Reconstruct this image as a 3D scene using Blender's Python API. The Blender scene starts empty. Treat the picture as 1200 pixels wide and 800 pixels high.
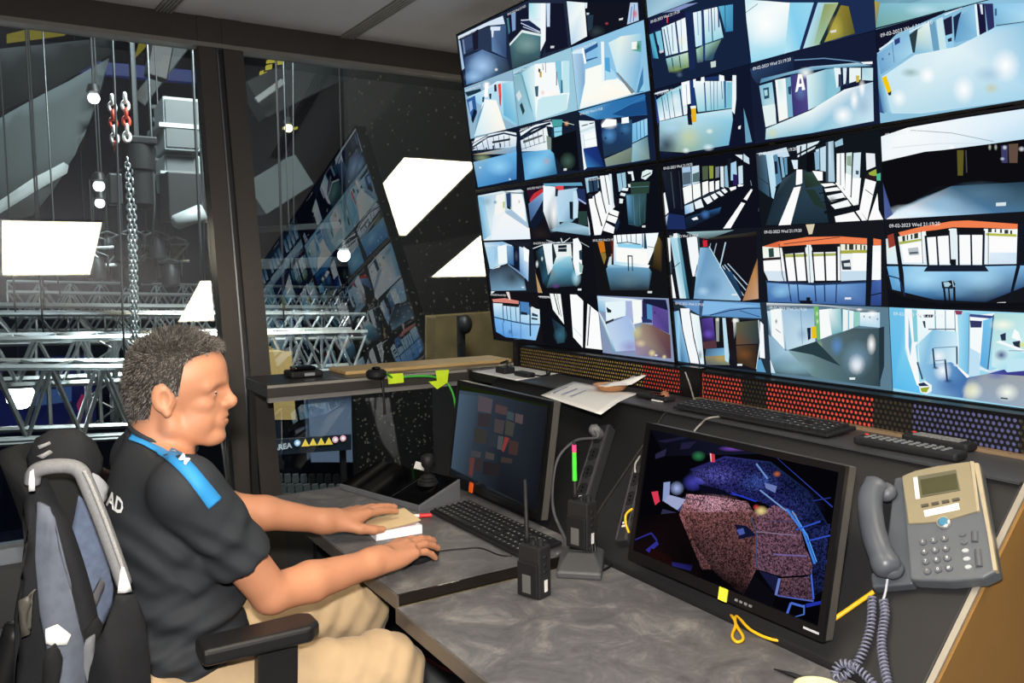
import bpy, bmesh, math, random
import numpy as np
from mathutils import Vector, Matrix
random.seed(7)
sc = bpy.context.scene
COL = sc.collection

# ------------------------------------------------------------------ camera
FPX = 980.0
CAM = np.array([0.0, 0.0, 1.40])
def _basis():
    yaw = math.atan(618 / FPX); p = math.atan(88 / FPX); roll = 0.008
    f0 = np.array([math.sin(yaw), math.cos(yaw), 0]); r0 = np.array([math.cos(yaw), -math.sin(yaw), 0]); u0 = np.array([0, 0, 1.0])
    f = f0 * math.cos(p) - u0 * math.sin(p); u = f0 * math.sin(p) + u0 * math.cos(p)
    c, s = math.cos(roll), math.sin(roll)
    return f, r0 * c - u * s, r0 * s + u * c
FWD, RGT, UPV = _basis()
cam_data = bpy.data.cameras.new('camera'); cam_data.sensor_width = 36; cam_data.lens = FPX / 1200 * 36
cam_data.clip_start = 0.02; cam_data.clip_end = 200
cam = bpy.data.objects.new('camera', cam_data); COL.objects.link(cam)
cam.matrix_world = Matrix(((RGT[0], UPV[0], -FWD[0], CAM[0]), (RGT[1], UPV[1], -FWD[1], CAM[1]), (RGT[2], UPV[2], -FWD[2], CAM[2]), (0, 0, 0, 1)))
sc.camera = cam

# ------------------------------------------------------------------ world, lights, exposure
world = bpy.data.worlds.new('night'); sc.world = world; world.use_nodes = True
world.node_tree.nodes['Background'].inputs[0].default_value = (0.010, 0.011, 0.014, 1)
world.node_tree.nodes['Background'].inputs[1].default_value = 0.5
vs = sc.view_settings
vs.view_transform = 'Standard'; vs.look = 'None'; vs.exposure = 0.0; vs.gamma = 1.0; vs.use_curve_mapping = False
PANEL_L = 14.0      # luminance of the ceiling light panels
def area_light(name, loc, target, size, power, col=(1, 1, 1), sy=None):
    L = bpy.data.lights.new(name, 'AREA'); L.energy = power; L.color = col; L.size = size
    if sy: L.shape = 'RECTANGLE'; L.size_y = sy
    o = bpy.data.objects.new(name, L); COL.objects.link(o); o.location = loc
    d = Vector(target) - Vector(loc); o.rotation_euler = d.to_track_quat('-Z', 'Y').to_euler(); return o
# the photographer's flash, above the lens
_fl = CAM - RGT * 0.02 + UPV * 0.13
area_light('camera_flash', _fl, _fl + FWD * 1.0 + UPV * 0.0, 0.07, 50.0, (1.0, 0.94, 0.86), 0.05)
# area lights added beyond the glass to light the trusses, and stage light
area_light('arena_fill_light', (-1.5, 9.5, 6.5), (0.5, 8.5, 1.5), 1.5, 330, (0.85, 0.95, 1.0))
area_light('arena_truss_fill', (1.8, 4.3, 3.6), (1.0, 8.5, 0.8), 0.8, 300, (0.88, 0.96, 1.0))
area_light('arena_stage_light', (-3.0, 14.0, 5.0), (-2.0, 18.0, 0.5), 2.0, 500, (0.25, 0.35, 1.0))
area_light('arena_warm_fill', (2.2, 4.6, 3.6), (2.4, 6.2, 0.9), 0.6, 70, (1.0, 0.78, 0.45))  # unseen warm light added to brighten the plywood case and tan panel

# ------------------------------------------------------------------ pixel of the 1200x800 frame -> point on a real plane
def ray(x, y):
    return FWD + RGT * (x - 600) / FPX - UPV * (y - 400) / FPX
def hit(x, y, n, c):
    n = np.asarray(n, float); r = ray(x, y); t = (c - n @ CAM) / (n @ r); return CAM + r * t
def ZP(x, y, z): return hit(x, y, (0, 0, 1), z)
def XP(x, y, c): return hit(x, y, (1, 0, 0), c)
def YP(x, y, c): return hit(x, y, (0, 1, 0), c)

# ------------------------------------------------------------------ materials
def lin(h):
    h = h.lstrip('#'); v = [int(h[i:i + 2], 16) / 255 for i in (0, 2, 4)]
    return tuple(c / 12.92 if c <= 0.04045 else ((c + 0.055) / 1.055) ** 2.4 for c in v)
MATS = {}
def mat(name, col, rough=0.5, metal=0.0, spec=0.5, var=0.06, nscale=30.0, bump=0.0, bscale=None, emit=None, es=1.0, coat=0.0, sheen=0.0, trans=0.0, ior=1.45):
    if name in MATS: return MATS[name]
    m = bpy.data.materials.new(name); m.use_nodes = True; nt = m.node_tree; N = nt.nodes; L = nt.links
    b = N['Principled BSDF']
    c = lin(col) if isinstance(col, str) else col
    tc = N.new('ShaderNodeTexCoord'); nz = N.new('ShaderNodeTexNoise'); nz.inputs['Scale'].default_value = nscale; nz.inputs['Detail'].default_value = 4
    L.new(tc.outputs['Object'], nz.inputs['Vector'])
    mx = N.new('ShaderNodeMix'); mx.data_type = 'RGBA'
    mx.inputs[6].default_value = tuple(max(0, x * (1 - var * 2)) for x in c) + (1,)
    mx.inputs[7].default_value = tuple(min(1, x * (1 + var * 2)) for x in c) + (1,)
    L.new(nz.outputs[0], mx.inputs[0]); L.new(mx.outputs[2], b.inputs['Base Color'])
    b.inputs['Roughness'].default_value = rough; b.inputs['Metallic'].default_value = metal
    b.inputs['Specular IOR Level'].default_value = spec; b.inputs['Coat Weight'].default_value = coat
    b.inputs['Sheen Weight'].default_value = sheen; b.inputs['Transmission Weight'].default_value = trans; b.inputs['IOR'].default_value = ior
    if bump > 0:
        bp = N.new('ShaderNodeBump'); bp.inputs['Strength'].default_value = bump; bp.inputs['Distance'].default_value = 0.002
        n2 = N.new('ShaderNodeTexNoise'); n2.inputs['Scale'].default_value = bscale or nscale * 6; n2.inputs['Detail'].default_value = 3
        L.new(tc.outputs['Object'], n2.inputs['Vector']); L.new(n2.outputs[0], bp.inputs['Height']); L.new(bp.outputs[0], b.inputs['Normal'])
    if emit:
        e = lin(emit) if isinstance(emit, str) else emit
        b.inputs['Emission Color'].default_value = e + (1,); b.inputs['Emission Strength'].default_value = es
    MATS[name] = m; return m
def nodes(name):
    m = bpy.data.materials.new(name); m.use_nodes = True; m.node_tree.nodes.clear(); MATS[name] = m
    o = m.node_tree.nodes.new('ShaderNodeOutputMaterial'); return m, m.node_tree.nodes, m.node_tree.links, o
def screen_material(name, strength, gloss=0.04):
    # what a screen shows: colours drawn on it, given off as light, under a faint glossy front
    m, N, L, out = nodes(name)
    at = N.new('ShaderNodeAttribute'); at.attribute_name = 'picture'
    e = N.new('ShaderNodeEmission'); e.inputs[1].default_value = strength; L.new(at.outputs['Color'], e.inputs[0])
    t = N.new('ShaderNodeBsdfTransparent'); mx = N.new('ShaderNodeMixShader')
    L.new(at.outputs['Alpha'], mx.inputs[0]); L.new(t.outputs[0], mx.inputs[1]); L.new(e.outputs[0], mx.inputs[2]); L.new(mx.outputs[0], out.inputs[0])
    return m
def desk_material():
    m, N, L, out = nodes('desk_laminate')
    b = N.new('ShaderNodeBsdfPrincipled'); L.new(b.outputs[0], out.inputs[0])
    tc = N.new('ShaderNodeTexCoord')
    n1 = N.new('ShaderNodeTexNoise'); n1.inputs['Scale'].default_value = 10.0; n1.inputs['Detail'].default_value = 9; n1.inputs['Roughness'].default_value = 0.74; n1.inputs['Distortion'].default_value = 0.8
    n2 = N.new('ShaderNodeTexNoise'); n2.inputs['Scale'].default_value = 60; n2.inputs['Detail'].default_value = 4
    L.new(tc.outputs['Object'], n1.inputs[0]); L.new(tc.outputs['Object'], n2.inputs[0])
    r = N.new('ShaderNodeValToRGB'); r.color_ramp.elements[0].position = 0.28; r.color_ramp.elements[0].color = lin('#4a494d') + (1,)
    r.color_ramp.elements[1].position = 0.72; r.color_ramp.elements[1].color = lin('#9a9795') + (1,)
    e = r.color_ramp.elements.new(0.52); e.color = lin('#6a696c') + (1,)
    L.new(n1.outputs[0], r.inputs[0])
    mx = N.new('ShaderNodeMix'); mx.data_type = 'RGBA'; mx.blend_type = 'MULTIPLY'; mx.inputs[0].default_value = 0.35
    L.new(r.outputs[0], mx.inputs[6]); L.new(n2.outputs[0], mx.inputs[7]); L.new(mx.outputs[2], b.inputs['Base Color'])
    b.inputs['Roughness'].default_value = 0.42; b.inputs['Specular IOR Level'].default_value = 0.4
    return m
def glass_material(name='partition_glass', refl=0.085, tint=(0.86, 0.9, 0.9)):
    m, N, L, out = nodes(name)
    g = N.new('ShaderNodeBsdfGlossy'); g.inputs['Roughness'].default_value = 0.0; g.inputs[0].default_value = (0.95, 0.97, 1, 1)
    t = N.new('ShaderNodeBsdfTransparent'); t.inputs[0].default_value = tint + (1,)
    fr = N.new('ShaderNodeFresnel'); fr.inputs[0].default_value = 1.5
    ad = N.new('ShaderNodeMath'); ad.operation = 'MULTIPLY_ADD'; ad.inputs[1].default_value = 1.5; ad.inputs[2].default_value = refl - 0.06; ad.use_clamp = True
    L.new(fr.outputs[0], ad.inputs[0])
    mx = N.new('ShaderNodeMixShader'); L.new(ad.outputs[0], mx.inputs[0]); L.new(t.outputs[0], mx.inputs[1]); L.new(g.outputs[0], mx.inputs[2]); L.new(mx.outputs[0], out.inputs[0])
    return m
def emit_mat(name, col, s):
    if name in MATS: return MATS[name]
    m, N, L, out = nodes(name)
    e = N.new('ShaderNodeEmission'); e.inputs[0].default_value = (lin(col) if isinstance(col, str) else col) + (1,); e.inputs[1].default_value = s
    L.new(e.outputs[0], out.inputs[0]); return m

# ------------------------------------------------------------------ object helpers
def empty(name, loc=(0, 0, 0), M=None, label=None, cat=None, group=None):
    o = bpy.data.objects.new(name, None); COL.objects.link(o); o.empty_display_size = 0.05
    if M is not None: o.matrix_world = M
    else: o.location = loc
    return tag(o, label, cat, group)
def tag(o, label=None, cat=None, group=None, kind=None):
    if label: o['label'] = label
    if cat: o['category'] = cat
    if group: o['group'] = group
    if kind: o['kind'] = kind
    return o
def frame(o, x, z):
    """matrix with origin o, local x axis, local z axis (y = z cross x)"""
    x = Vector(x).normalized(); z = Vector(z).normalized(); y = z.cross(x).normalized(); z = x.cross(y).normalized()
    return Matrix(((x[0], y[0], z[0], o[0]), (x[1], y[1], z[1], o[1]), (x[2], y[2], z[2], o[2]), (0, 0, 0, 1)))
def link(name, me, m, parent=None):
    o = bpy.data.objects.new(name, me); COL.objects.link(o)
    if m is not None and not me.materials: me.materials.append(m)
    if parent is not None: o.parent = parent
    return o
class MB:
    """collects shapes for ONE mesh"""
    def __init__(s): s.v = []; s.f = []
    def add(s, vs, fs):
        n = len(s.v); s.v += [tuple(float(c) for c in p) for p in vs]; s.f += [tuple(i + n for i in f) for f in fs]; return s
    def box(s, lo, hi, M=None):
        x0, y0, z0 = lo; x1, y1, z1 = hi
        vs = [(x0, y0, z0), (x1, y0, z0), (x1, y1, z0), (x0, y1, z0), (x0, y0, z1), (x1, y0, z1), (x1, y1, z1), (x0, y1, z1)]
        if M is not None: vs = [tuple(M @ Vector(p)) for p in vs]
        return s.add(vs, [(0, 3, 2, 1), (4, 5, 6, 7), (0, 1, 5, 4), (1, 2, 6, 5), (2, 3, 7, 6), (3, 0, 4, 7)])
    def prism(s, poly, a, b, axis='z', M=None):
        """polygon (2D) extruded from a to b along axis; 'y': poly=(x,z), 'x': poly=(y,z)"""
        n = len(poly)
        def p3(p, t): return {'z': (p[0], p[1], t), 'y': (p[0], t, p[1]), 'x': (t, p[0], p[1])}[axis]
        vs = [p3(p, a) for p in poly] + [p3(p, b) for p in poly]
        if M is not None: vs = [tuple(M @ Vector(p)) for p in vs]
        fs = [tuple(range(n))[::-1], tuple(range(n, 2 * n))] + [(i, (i + 1) % n, n + (i + 1) % n, n + i) for i in range(n)]
        return s.add(vs, fs)
    def bar(s, a, b, w, h=None, up=(0, 0, 1)):
        a, b = Vector(a), Vector(b); h = h or w; d = (b - a).normalized(); u = Vector(up)
        if abs(d.dot(u)) > 0.98: u = Vector((1, 0, 0))
        sx = d.cross(u).normalized() * w / 2; sy = sx.cross(d).normalized() * h / 2
        vs = [a - sx - sy, a + sx - sy, a + sx + sy, a - sx + sy, b - sx - sy, b + sx - sy, b + sx + sy, b - sx + sy]
        return s.add(vs, [(3, 2, 1, 0), (4, 5, 6, 7), (0, 1, 5, 4), (1, 2, 6, 5), (2, 3, 7, 6), (3, 0, 4, 7)])
    def tube(s, pts, r, n=8, closed=False, rr=None):
        pts = [Vector(p) for p in pts]; m = len(pts); base = len(s.v); prev = None; rings = []
        for i, p in enumerate(pts):
            if closed: d = pts[(i + 1) % m] - pts[i - 1]
            else: d = pts[min(i + 1, m - 1)] - pts[max(i - 1, 0)]
            d = d.normalized() if d.length > 1e-9 else Vector((0, 0, 1))
            if prev is None:
                u = Vector((0, 0, 1)) if abs(d.z) < 0.9 else Vector((1, 0, 0)); u = (u - d * u.dot(d)).normalized()
            else:
                u = prev - d * prev.dot(d); u = u.normalized() if u.length > 1e-6 else d.orthogonal().normalized()
            prev = u; w = d.cross(u); q = rr[i] if rr else r
            rings.append([p + (u * math.cos(2 * math.pi * k / n) + w * math.sin(2 * math.pi * k / n)) * q for k in range(n)])
        vs = [p for rg in rings for p in rg]; fs = []
        for i in range(m if closed else m - 1):
            j = (i + 1) % m
            for k in range(n): fs.append((i * n + k, i * n + (k + 1) % n, j * n + (k + 1) % n, j * n + k))
        if not closed: fs += [tuple(range(n))[::-1], tuple(range((m - 1) * n, m * n))]
        return s.add(vs, fs)
    def cyl(s, a, b, r, r2=None, n=16):
        return s.tube([a, b], r, n, rr=[r, r if r2 is None else r2])
    def lathe(s, prof, n=20, M=None):
        vs = []; fs = []
        for (r, z) in prof:
            for k in range(n):
                a = 2 * math.pi * k / n; p = Vector((r * math.cos(a), r * math.sin(a), z)); vs.append(tuple(M @ p if M is not None else p))
        for i in range(len(prof) - 1):
            for k in range(n): fs.append((i * n + k, i * n + (k + 1) % n, (i + 1) * n + (k + 1) % n, (i + 1) * n + k))
        fs += [tuple(range(n))[::-1], tuple(range((len(prof) - 1) * n, len(prof) * n))]
        return s.add(vs, fs)
    def ellipsoid(s, c, r, n=14, m=9):
        vs = []; fs = []
        for i in range(m + 1):
            t = math.pi * i / m
            for k in range(n):
                a = 2 * math.pi * k / n; vs.append((c[0] + r[0] * math.sin(t) * math.cos(a), c[1] + r[1] * math.sin(t) * math.sin(a), c[2] - r[2] * math.cos(t)))
        for i in range(m):
            for k in range(n): fs.append((i * n + k, i * n + (k + 1) % n, (i + 1) * n + (k + 1) % n, (i + 1) * n + k))
        return s.add(vs, fs)
    def mesh(s, name, smooth=False):
        me = bpy.data.meshes.new(name); me.from_pydata(s.v, [], s.f); me.update()
        if smooth:
            me.polygons.foreach_set('use_smooth', [True] * len(me.polygons))
        return me
    def build(s, name, m, parent=None, smooth=False, bevel=0.0, seg=2, auto=None):
        me = s.mesh(name, smooth)
        if bevel > 0:
            bm = bmesh.new(); bm.from_mesh(me); bmesh.ops.remove_doubles(bm, verts=bm.verts, dist=1e-6)
            ed = [e for e in bm.edges if len(e.link_faces) == 2 and e.calc_face_angle(0) > 0.5]
            bmesh.ops.bevel(bm, geom=ed, offset=bevel, segments=seg, affect='EDGES', profile=0.5, clamp_overlap=True)
            bm.to_mesh(me); bm.free()
        if auto: me.polygons.foreach_set('use_smooth', [True] * len(me.polygons)); me.set_sharp_from_angle(angle=auto)
        return link(name, me, m, parent)
def struct(o): o['kind'] = 'structure'; return o
def copy_tree(o, parent=None):
    c = o.copy(); COL.objects.link(c); c.parent = parent
    if parent is not None: c.matrix_parent_inverse = o.matrix_parent_inverse.copy()
    for ch in list(o.children): copy_tree(ch, c)
    return c
def smooth_path(pts, n=6):
    """Catmull-Rom through pts"""
    P = [np.array(p, float) for p in pts]; out = []
    for i in range(len(P) - 1):
        p0 = P[max(i - 1, 0)]; p1 = P[i]; p2 = P[i + 1]; p3 = P[min(i + 2, len(P) - 1)]
        for k in range(n):
            t = k / n; out.append(0.5 * ((2 * p1) + (-p0 + p2) * t + (2 * p0 - 5 * p1 + 4 * p2 - p3) * t * t + (-p0 + 3 * p1 - 3 * p2 + p3) * t ** 3))
    out.append(P[-1]); return out
def text_mesh(txt, size, extrude=0.0, align='CENTER', bold=0.0):
    cu = bpy.data.curves.new('lettering', 'FONT'); cu.body = txt; cu.size = size; cu.extrude = extrude; cu.offset = bold; cu.align_x = align; cu.align_y = 'CENTER'; cu.resolution_u = 2
    o = bpy.data.objects.new('lettering_tmp', cu); COL.objects.link(o)
    me = bpy.data.meshes.new_from_object(o.evaluated_get(bpy.context.evaluated_depsgraph_get()))
    bpy.data.objects.remove(o); bpy.data.curves.remove(cu); return me
def paint_mesh(name, layers, to_local, step, m, parent):
    """drawing on a screen: list of (colours, points, alphas); to_local maps a point to the screen's local frame"""
    vs = []; fs = []; cols = []
    for i, (cs, pts, al) in enumerate(layers):
        n = len(vs); off = -step * i
        for p in pts:
            q = to_local(p); vs.append((q[0], q[1] + off, q[2]))
        if al is None:
            fs.append(tuple(range(n, n + len(pts)))); cols += [c + (1.0,) for c in cs]
        else:                                                     # soft blob: fan around the first point
            k = len(pts) - 1
            for j in range(k):
                a, b = 1 + j, 1 + (j + 1) % k
                fs.append((n, n + a, n + b)); cols += [cs[0] + (al[0],), cs[1] + (al[1],), cs[1] + (al[1],)]
    me = bpy.data.meshes.new(name); me.from_pydata(vs, [], fs); me.update()
    ca = me.color_attributes.new('picture', 'FLOAT_COLOR', 'CORNER'); ca.data.foreach_set('color', np.array(cols, np.float32).ravel())
    return link(name, me, m, parent)
def parse_drawing(txt, ox, oy, sc_):
    """p colour pts | g c1,c2,.. pts | o colour cx cy rx ry [alpha] | l colour width pts"""
    out = []
    for ln in txt.strip().splitlines():
        for st in ln.split(';'):
            w = st.split()
            if not w: continue
            k = w[0]
            if k in 'pg':
                v = [float(t) for t in w[2:]]; pts = [(ox + v[i] / sc_, oy + v[i + 1] / sc_) for i in range(0, len(v), 2)]
                cs = [lin(c) for c in w[1].split(',')]
                if len(cs) == 1: cs = cs * len(pts)
                while len(cs) < len(pts): cs.append(cs[-1])
                out.append((cs[:len(pts)], pts, None))
            elif k == 'o':
                cx, cy, rx, ry = [float(t) for t in w[2:6]]; a = float(w[6]) if len(w) > 6 else 1.0
                pts = [(ox + cx / sc_, oy + cy / sc_)] + [(ox + (cx + rx * math.cos(t * math.pi / 6)) / sc_, oy + (cy + ry * math.sin(t * math.pi / 6)) / sc_) for t in range(12)]
                c = lin(w[1]); out.append(([c, c], pts, (a, 0.0)))
            elif k == 'l':
                wd = float(w[2]) / 2; v = [float(t) for t in w[3:]]; pp = [(v[i], v[i + 1]) for i in range(0, len(v), 2)]
                for a, b in zip(pp[:-1], pp[1:]):
                    dx, dy = b[0] - a[0], b[1] - a[1]; q = math.hypot(dx, dy) or 1; nx, ny = -dy / q * wd, dx / q * wd
                    out.append(([lin(w[1])] * 4, [(ox + x / sc_, oy + y / sc_) for x, y in ((a[0] + nx, a[1] + ny), (b[0] + nx, b[1] + ny), (b[0] - nx, b[1] - ny), (a[0] - nx, a[1] - ny))], None))
    return out
# ================================================================== the booth
CEIL = 2.325
GT = math.radians(10.5)                                   # the glass leans outwards
def GY(z): return 3.161 + math.tan(GT) * (z - 1.4)
GN = np.array([0, -math.cos(GT), math.sin(GT)]); GC = float(GN @ np.array([0, GY(0), 0]))
M_frame = mat('dark_window_frame', '#3b3735', 0.35, 0.3, 0.5, 0.05)
M_frame_in = mat('window_frame_gasket', '#1c1c20', 0.4, 0.0)
M_ceil = mat('ceiling_plaster', '#b2afb0', 0.9, 0, 0.2, 0.03, 8, 0.1)
M_wall = mat('dark_booth_wall', '#3a3b40', 0.8, 0, 0.3, 0.08, 12, 0.1)
M_floor = mat('grey_vinyl_floor', '#5d6064', 0.6, 0, 0.4, 0.12, 40, 0.1)
XL, XR, YB = -1.7, 4.3, -2.6
struct(MB().box((XL, YB, -0.06), (XR, 3.2, 0)).build('floor', M_floor))
struct(MB().box((XL - .1, YB - .1, 0), (XL, 3.05, CEIL)).build('wall_left', M_wall))
struct(MB().box((XL, YB - .1, 0), (XR, YB, CEIL)).build('wall_back', M_wall))
struct(MB().box((XR, YB, 0), (XR + .1, 3.3, CEIL)).build('wall_right', M_wall))
# ceiling with slots: light panels recessed, slot diffusers let in
PANELS = [((0.0925, 0.656), (0.576, 1.480)), ((1.243, -0.39), (1.722, 0.54)), ((1.957, 1.335), (2.44, 2.416)), ((2.99, 0.52), (3.6, 1.45))]
def ceiling():
    xs = sorted({XL - .1, XR + .1} | {p[i][0] for p in PANELS for i in (0, 1)}); ys = sorted({YB - .1, GY(CEIL) + 0.02} | {p[i][1] for p in PANELS for i in (0, 1)})
    mb = MB()
    for i in range(len(xs) - 1):
        for j in range(len(ys) - 1):
            cx, cy = (xs[i] + xs[i + 1]) / 2, (ys[j] + ys[j + 1]) / 2
            if any(p[0][0] < cx < p[1][0] and p[0][1] < cy < p[1][1] for p in PANELS): continue
            mb.add([(xs[i], ys[j], CEIL), (xs[i + 1], ys[j], CEIL), (xs[i + 1], ys[j + 1], CEIL), (xs[i], ys[j + 1], CEIL)], [(0, 3, 2, 1)])
    mb.box((XL - .1, YB - .1, CEIL + 0.1), (XR + .1, GY(CEIL) + 0.02, CEIL + 0.14))
    return struct(mb.build('ceiling', M_ceil))
ceiling()
M_panel = emit_mat('light_panel_diffuser', (1.0, 0.86, 0.63), PANEL_L)
M_white = mat('white_metal', '#d8d8d6', 0.4)
PLAB = ['ceiling light panel above the seated man', 'ceiling light panel above the near end of the desk', 'ceiling light panel behind the left screens of the video wall', 'ceiling light panel far behind the right screens of the video wall']
for (a, b), lb in zip(PANELS, PLAB):
    r = empty('ceiling_light', ((a[0] + b[0]) / 2, (a[1] + b[1]) / 2, CEIL), label=lb, cat='ceiling light', group='square light panels of the ceiling')
    w, h = (b[0] - a[0]) / 2, (b[1] - a[1]) / 2
    MB().box((-w, -h, 0.004), (w, h, 0.012)).build('diffuser', M_panel, r)
    mb = MB()
    for s in (-1, 1):
        mb.box((s * w - 0.008, -h, -0.003), (s * w + 0.008, h, 0.03)); mb.box((-w, s * h - 0.008, -0.003), (w, s * h + 0.008, 0.03))
    mb.build('trim', M_white, r)
# slot diffusers in the ceiling
M_slot = mat('slot_diffuser_grey', '#8d8a86', 0.5, 0.3); M_black = mat('black_plastic', '#141416', 0.45, 0, 0.5, 0.1, 60); 
def slot(px0, px1, lb):
    a = ZP(*px0, CEIL); b = ZP(*px1, CEIL); d = (b - a)
    b = b + d * 0.8
    r = empty('slot_diffuser', a, label=lb, cat='air vent', group='slot diffusers in the ceiling')
    L = b - a; n = np.array([-L[1], L[0], 0]); n /= np.linalg.norm(n)
    for k in range(5):
        o = n * (k - 2) * 0.012
        MB().bar(o + [0, 0, -.004], L + o + [0, 0, -.004], 0.005, 0.008).build('slat', M_slot, r)
    MB().bar(np.array([0, 0, -.001]), L + [0, 0, -.001], 0.06, 0.002).build('backing', mat('vent_backing_grey', '#5b5856', 0.7), r)  # plain darker grey strip behind the slats
slot((398, 49), (468, 4), 'grey linear slot vent in the ceiling between window beam and video wall')
slot((186, 18), (200, 3), 'short grey linear slot vent above the window post')

# ------------------------------------------------------------------ leaning glass partition
def gp(x, z, d=0.0): return (x, GY(z) - d, z)              # d = towards the room
win = struct(empty('window_1', (0, GY(0.53), 0.53)))
def wpart(name, mb, m): 
    o = mb.build(name, m); o.parent = win; o.matrix_parent_inverse = Matrix.Translation(win.location).inverted(); return o
def slab(x0, x1, z0, z1, d0, d1):
    vs = [gp(x0, z0, d1), gp(x1, z0, d1), gp(x1, z0, d0), gp(x0, z0, d0), gp(x0, z1, d1), gp(x1, z1, d1), gp(x1, z1, d0), gp(x0, z1, d0)]
    return MB().add(vs, [(0, 3, 2, 1), (4, 5, 6, 7), (0, 1, 5, 4), (1, 2, 6, 5), (2, 3, 7, 6), (3, 0, 4, 7)])
SILL_T, SILL_B, HEAD_B = 0.547, 0.50, 2.222
wpart('head_beam', slab(XL, XR, HEAD_B, CEIL, -0.03, 0.05), M_frame)
wpart('head_lip', slab(XL, XR, HEAD_B - 0.012, HEAD_B + 0.004, -0.02, 0.062), mat('window_bead_grey', '#6b6865', 0.4, 0.3))
wpart('post', slab(0.712, 0.772, 0, CEIL, -0.03, 0.055), M_frame)
wpart('post', slab(0.800, 0.872, 0, CEIL, -0.03, 0.055), M_frame)
wpart('post_gasket', slab(0.772, 0.800, 0, CEIL, -0.03, 0.03), M_frame_in)
wpart('post_cover_strip', slab(0.779, 0.785, 0, CEIL, 0.03, 0.036), mat('steel_strip', '#7c7f86', 0.3, 0.9))
wpart('sill_rail', slab(XL, XR, SILL_B, SILL_T, -0.03, 0.05), mat('sill_rail_blue_grey', '#62676f', 0.4, 0.4))
wpart('lower_panel', slab(XL, XR, 0.0, SILL_B, -0.02, 0.02), mat('lower_panel_black', '#26272a', 0.5))
for z in (0.16, 0.28): wpart('lower_rail', slab(XL, XR, z, z + 0.03, 0.02, 0.035), mat('lower_rail_grey', '#3c4046', 0.5))
M_glass = glass_material()
for x0, x1 in ((XL, 0.712), (0.872, XR)):
    o = wpart('pane', slab(x0, x1, SILL_T, HEAD_B, -0.001, 0.001), M_glass)
    o.data.polygons  # thin pane
# ================================================================== video wall
WO = np.array([1.684, 2.80, 1.114]); WT = 0.1305; DW, DH = 1.0201, 0.5751
WX = np.array([0, -1, 0.0]); WZ = np.array([-math.sin(WT), 0, math.cos(WT)]); WYN = np.array([math.cos(WT), 0, math.sin(WT)])
WC = float(WYN @ WO)
def wall_uv(px):
    P = hit(px[0], px[1], WYN, WC) - WO; return float(P @ WX), float(P @ WZ)
M_bezel = mat('display_bezel_black', '#0b0b0e', 0.35)
M_panelblk = mat('display_panel_dark', '#05060c', 0.2, 0, 0.4, emit='#0a0f22', es=0.5)
M_view = screen_material('camera_pictures', 1.0)
FR = dict(A=(530, 0, 8), B=(640, 0, 8), C=(540, 70, 8), D=(640, 70, 8), E=(540, 140, 8), F=(640, 110, 8), G=(550, 200, 8), H=(650, 190, 8), I=(560, 270, 8), J=(660, 260, 8), K=(560, 330, 8), L=(660, 330, 8),
          M=(745, 0, 8), N=(750, 80, 8), O=(850, 0, 6.667), P=(860, 60, 6.667), Q=(1000, 0, 6), R=(760, 170, 8), S=(870, 150, 6.667), T=(1010, 120, 5.716), U=(770, 260, 8), V=(870, 250, 6.667), W=(1020, 240, 6.667), X=(780, 345, 8), Y=(880, 345, 6.667), Z=(1020, 350, 5.927))
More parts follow.
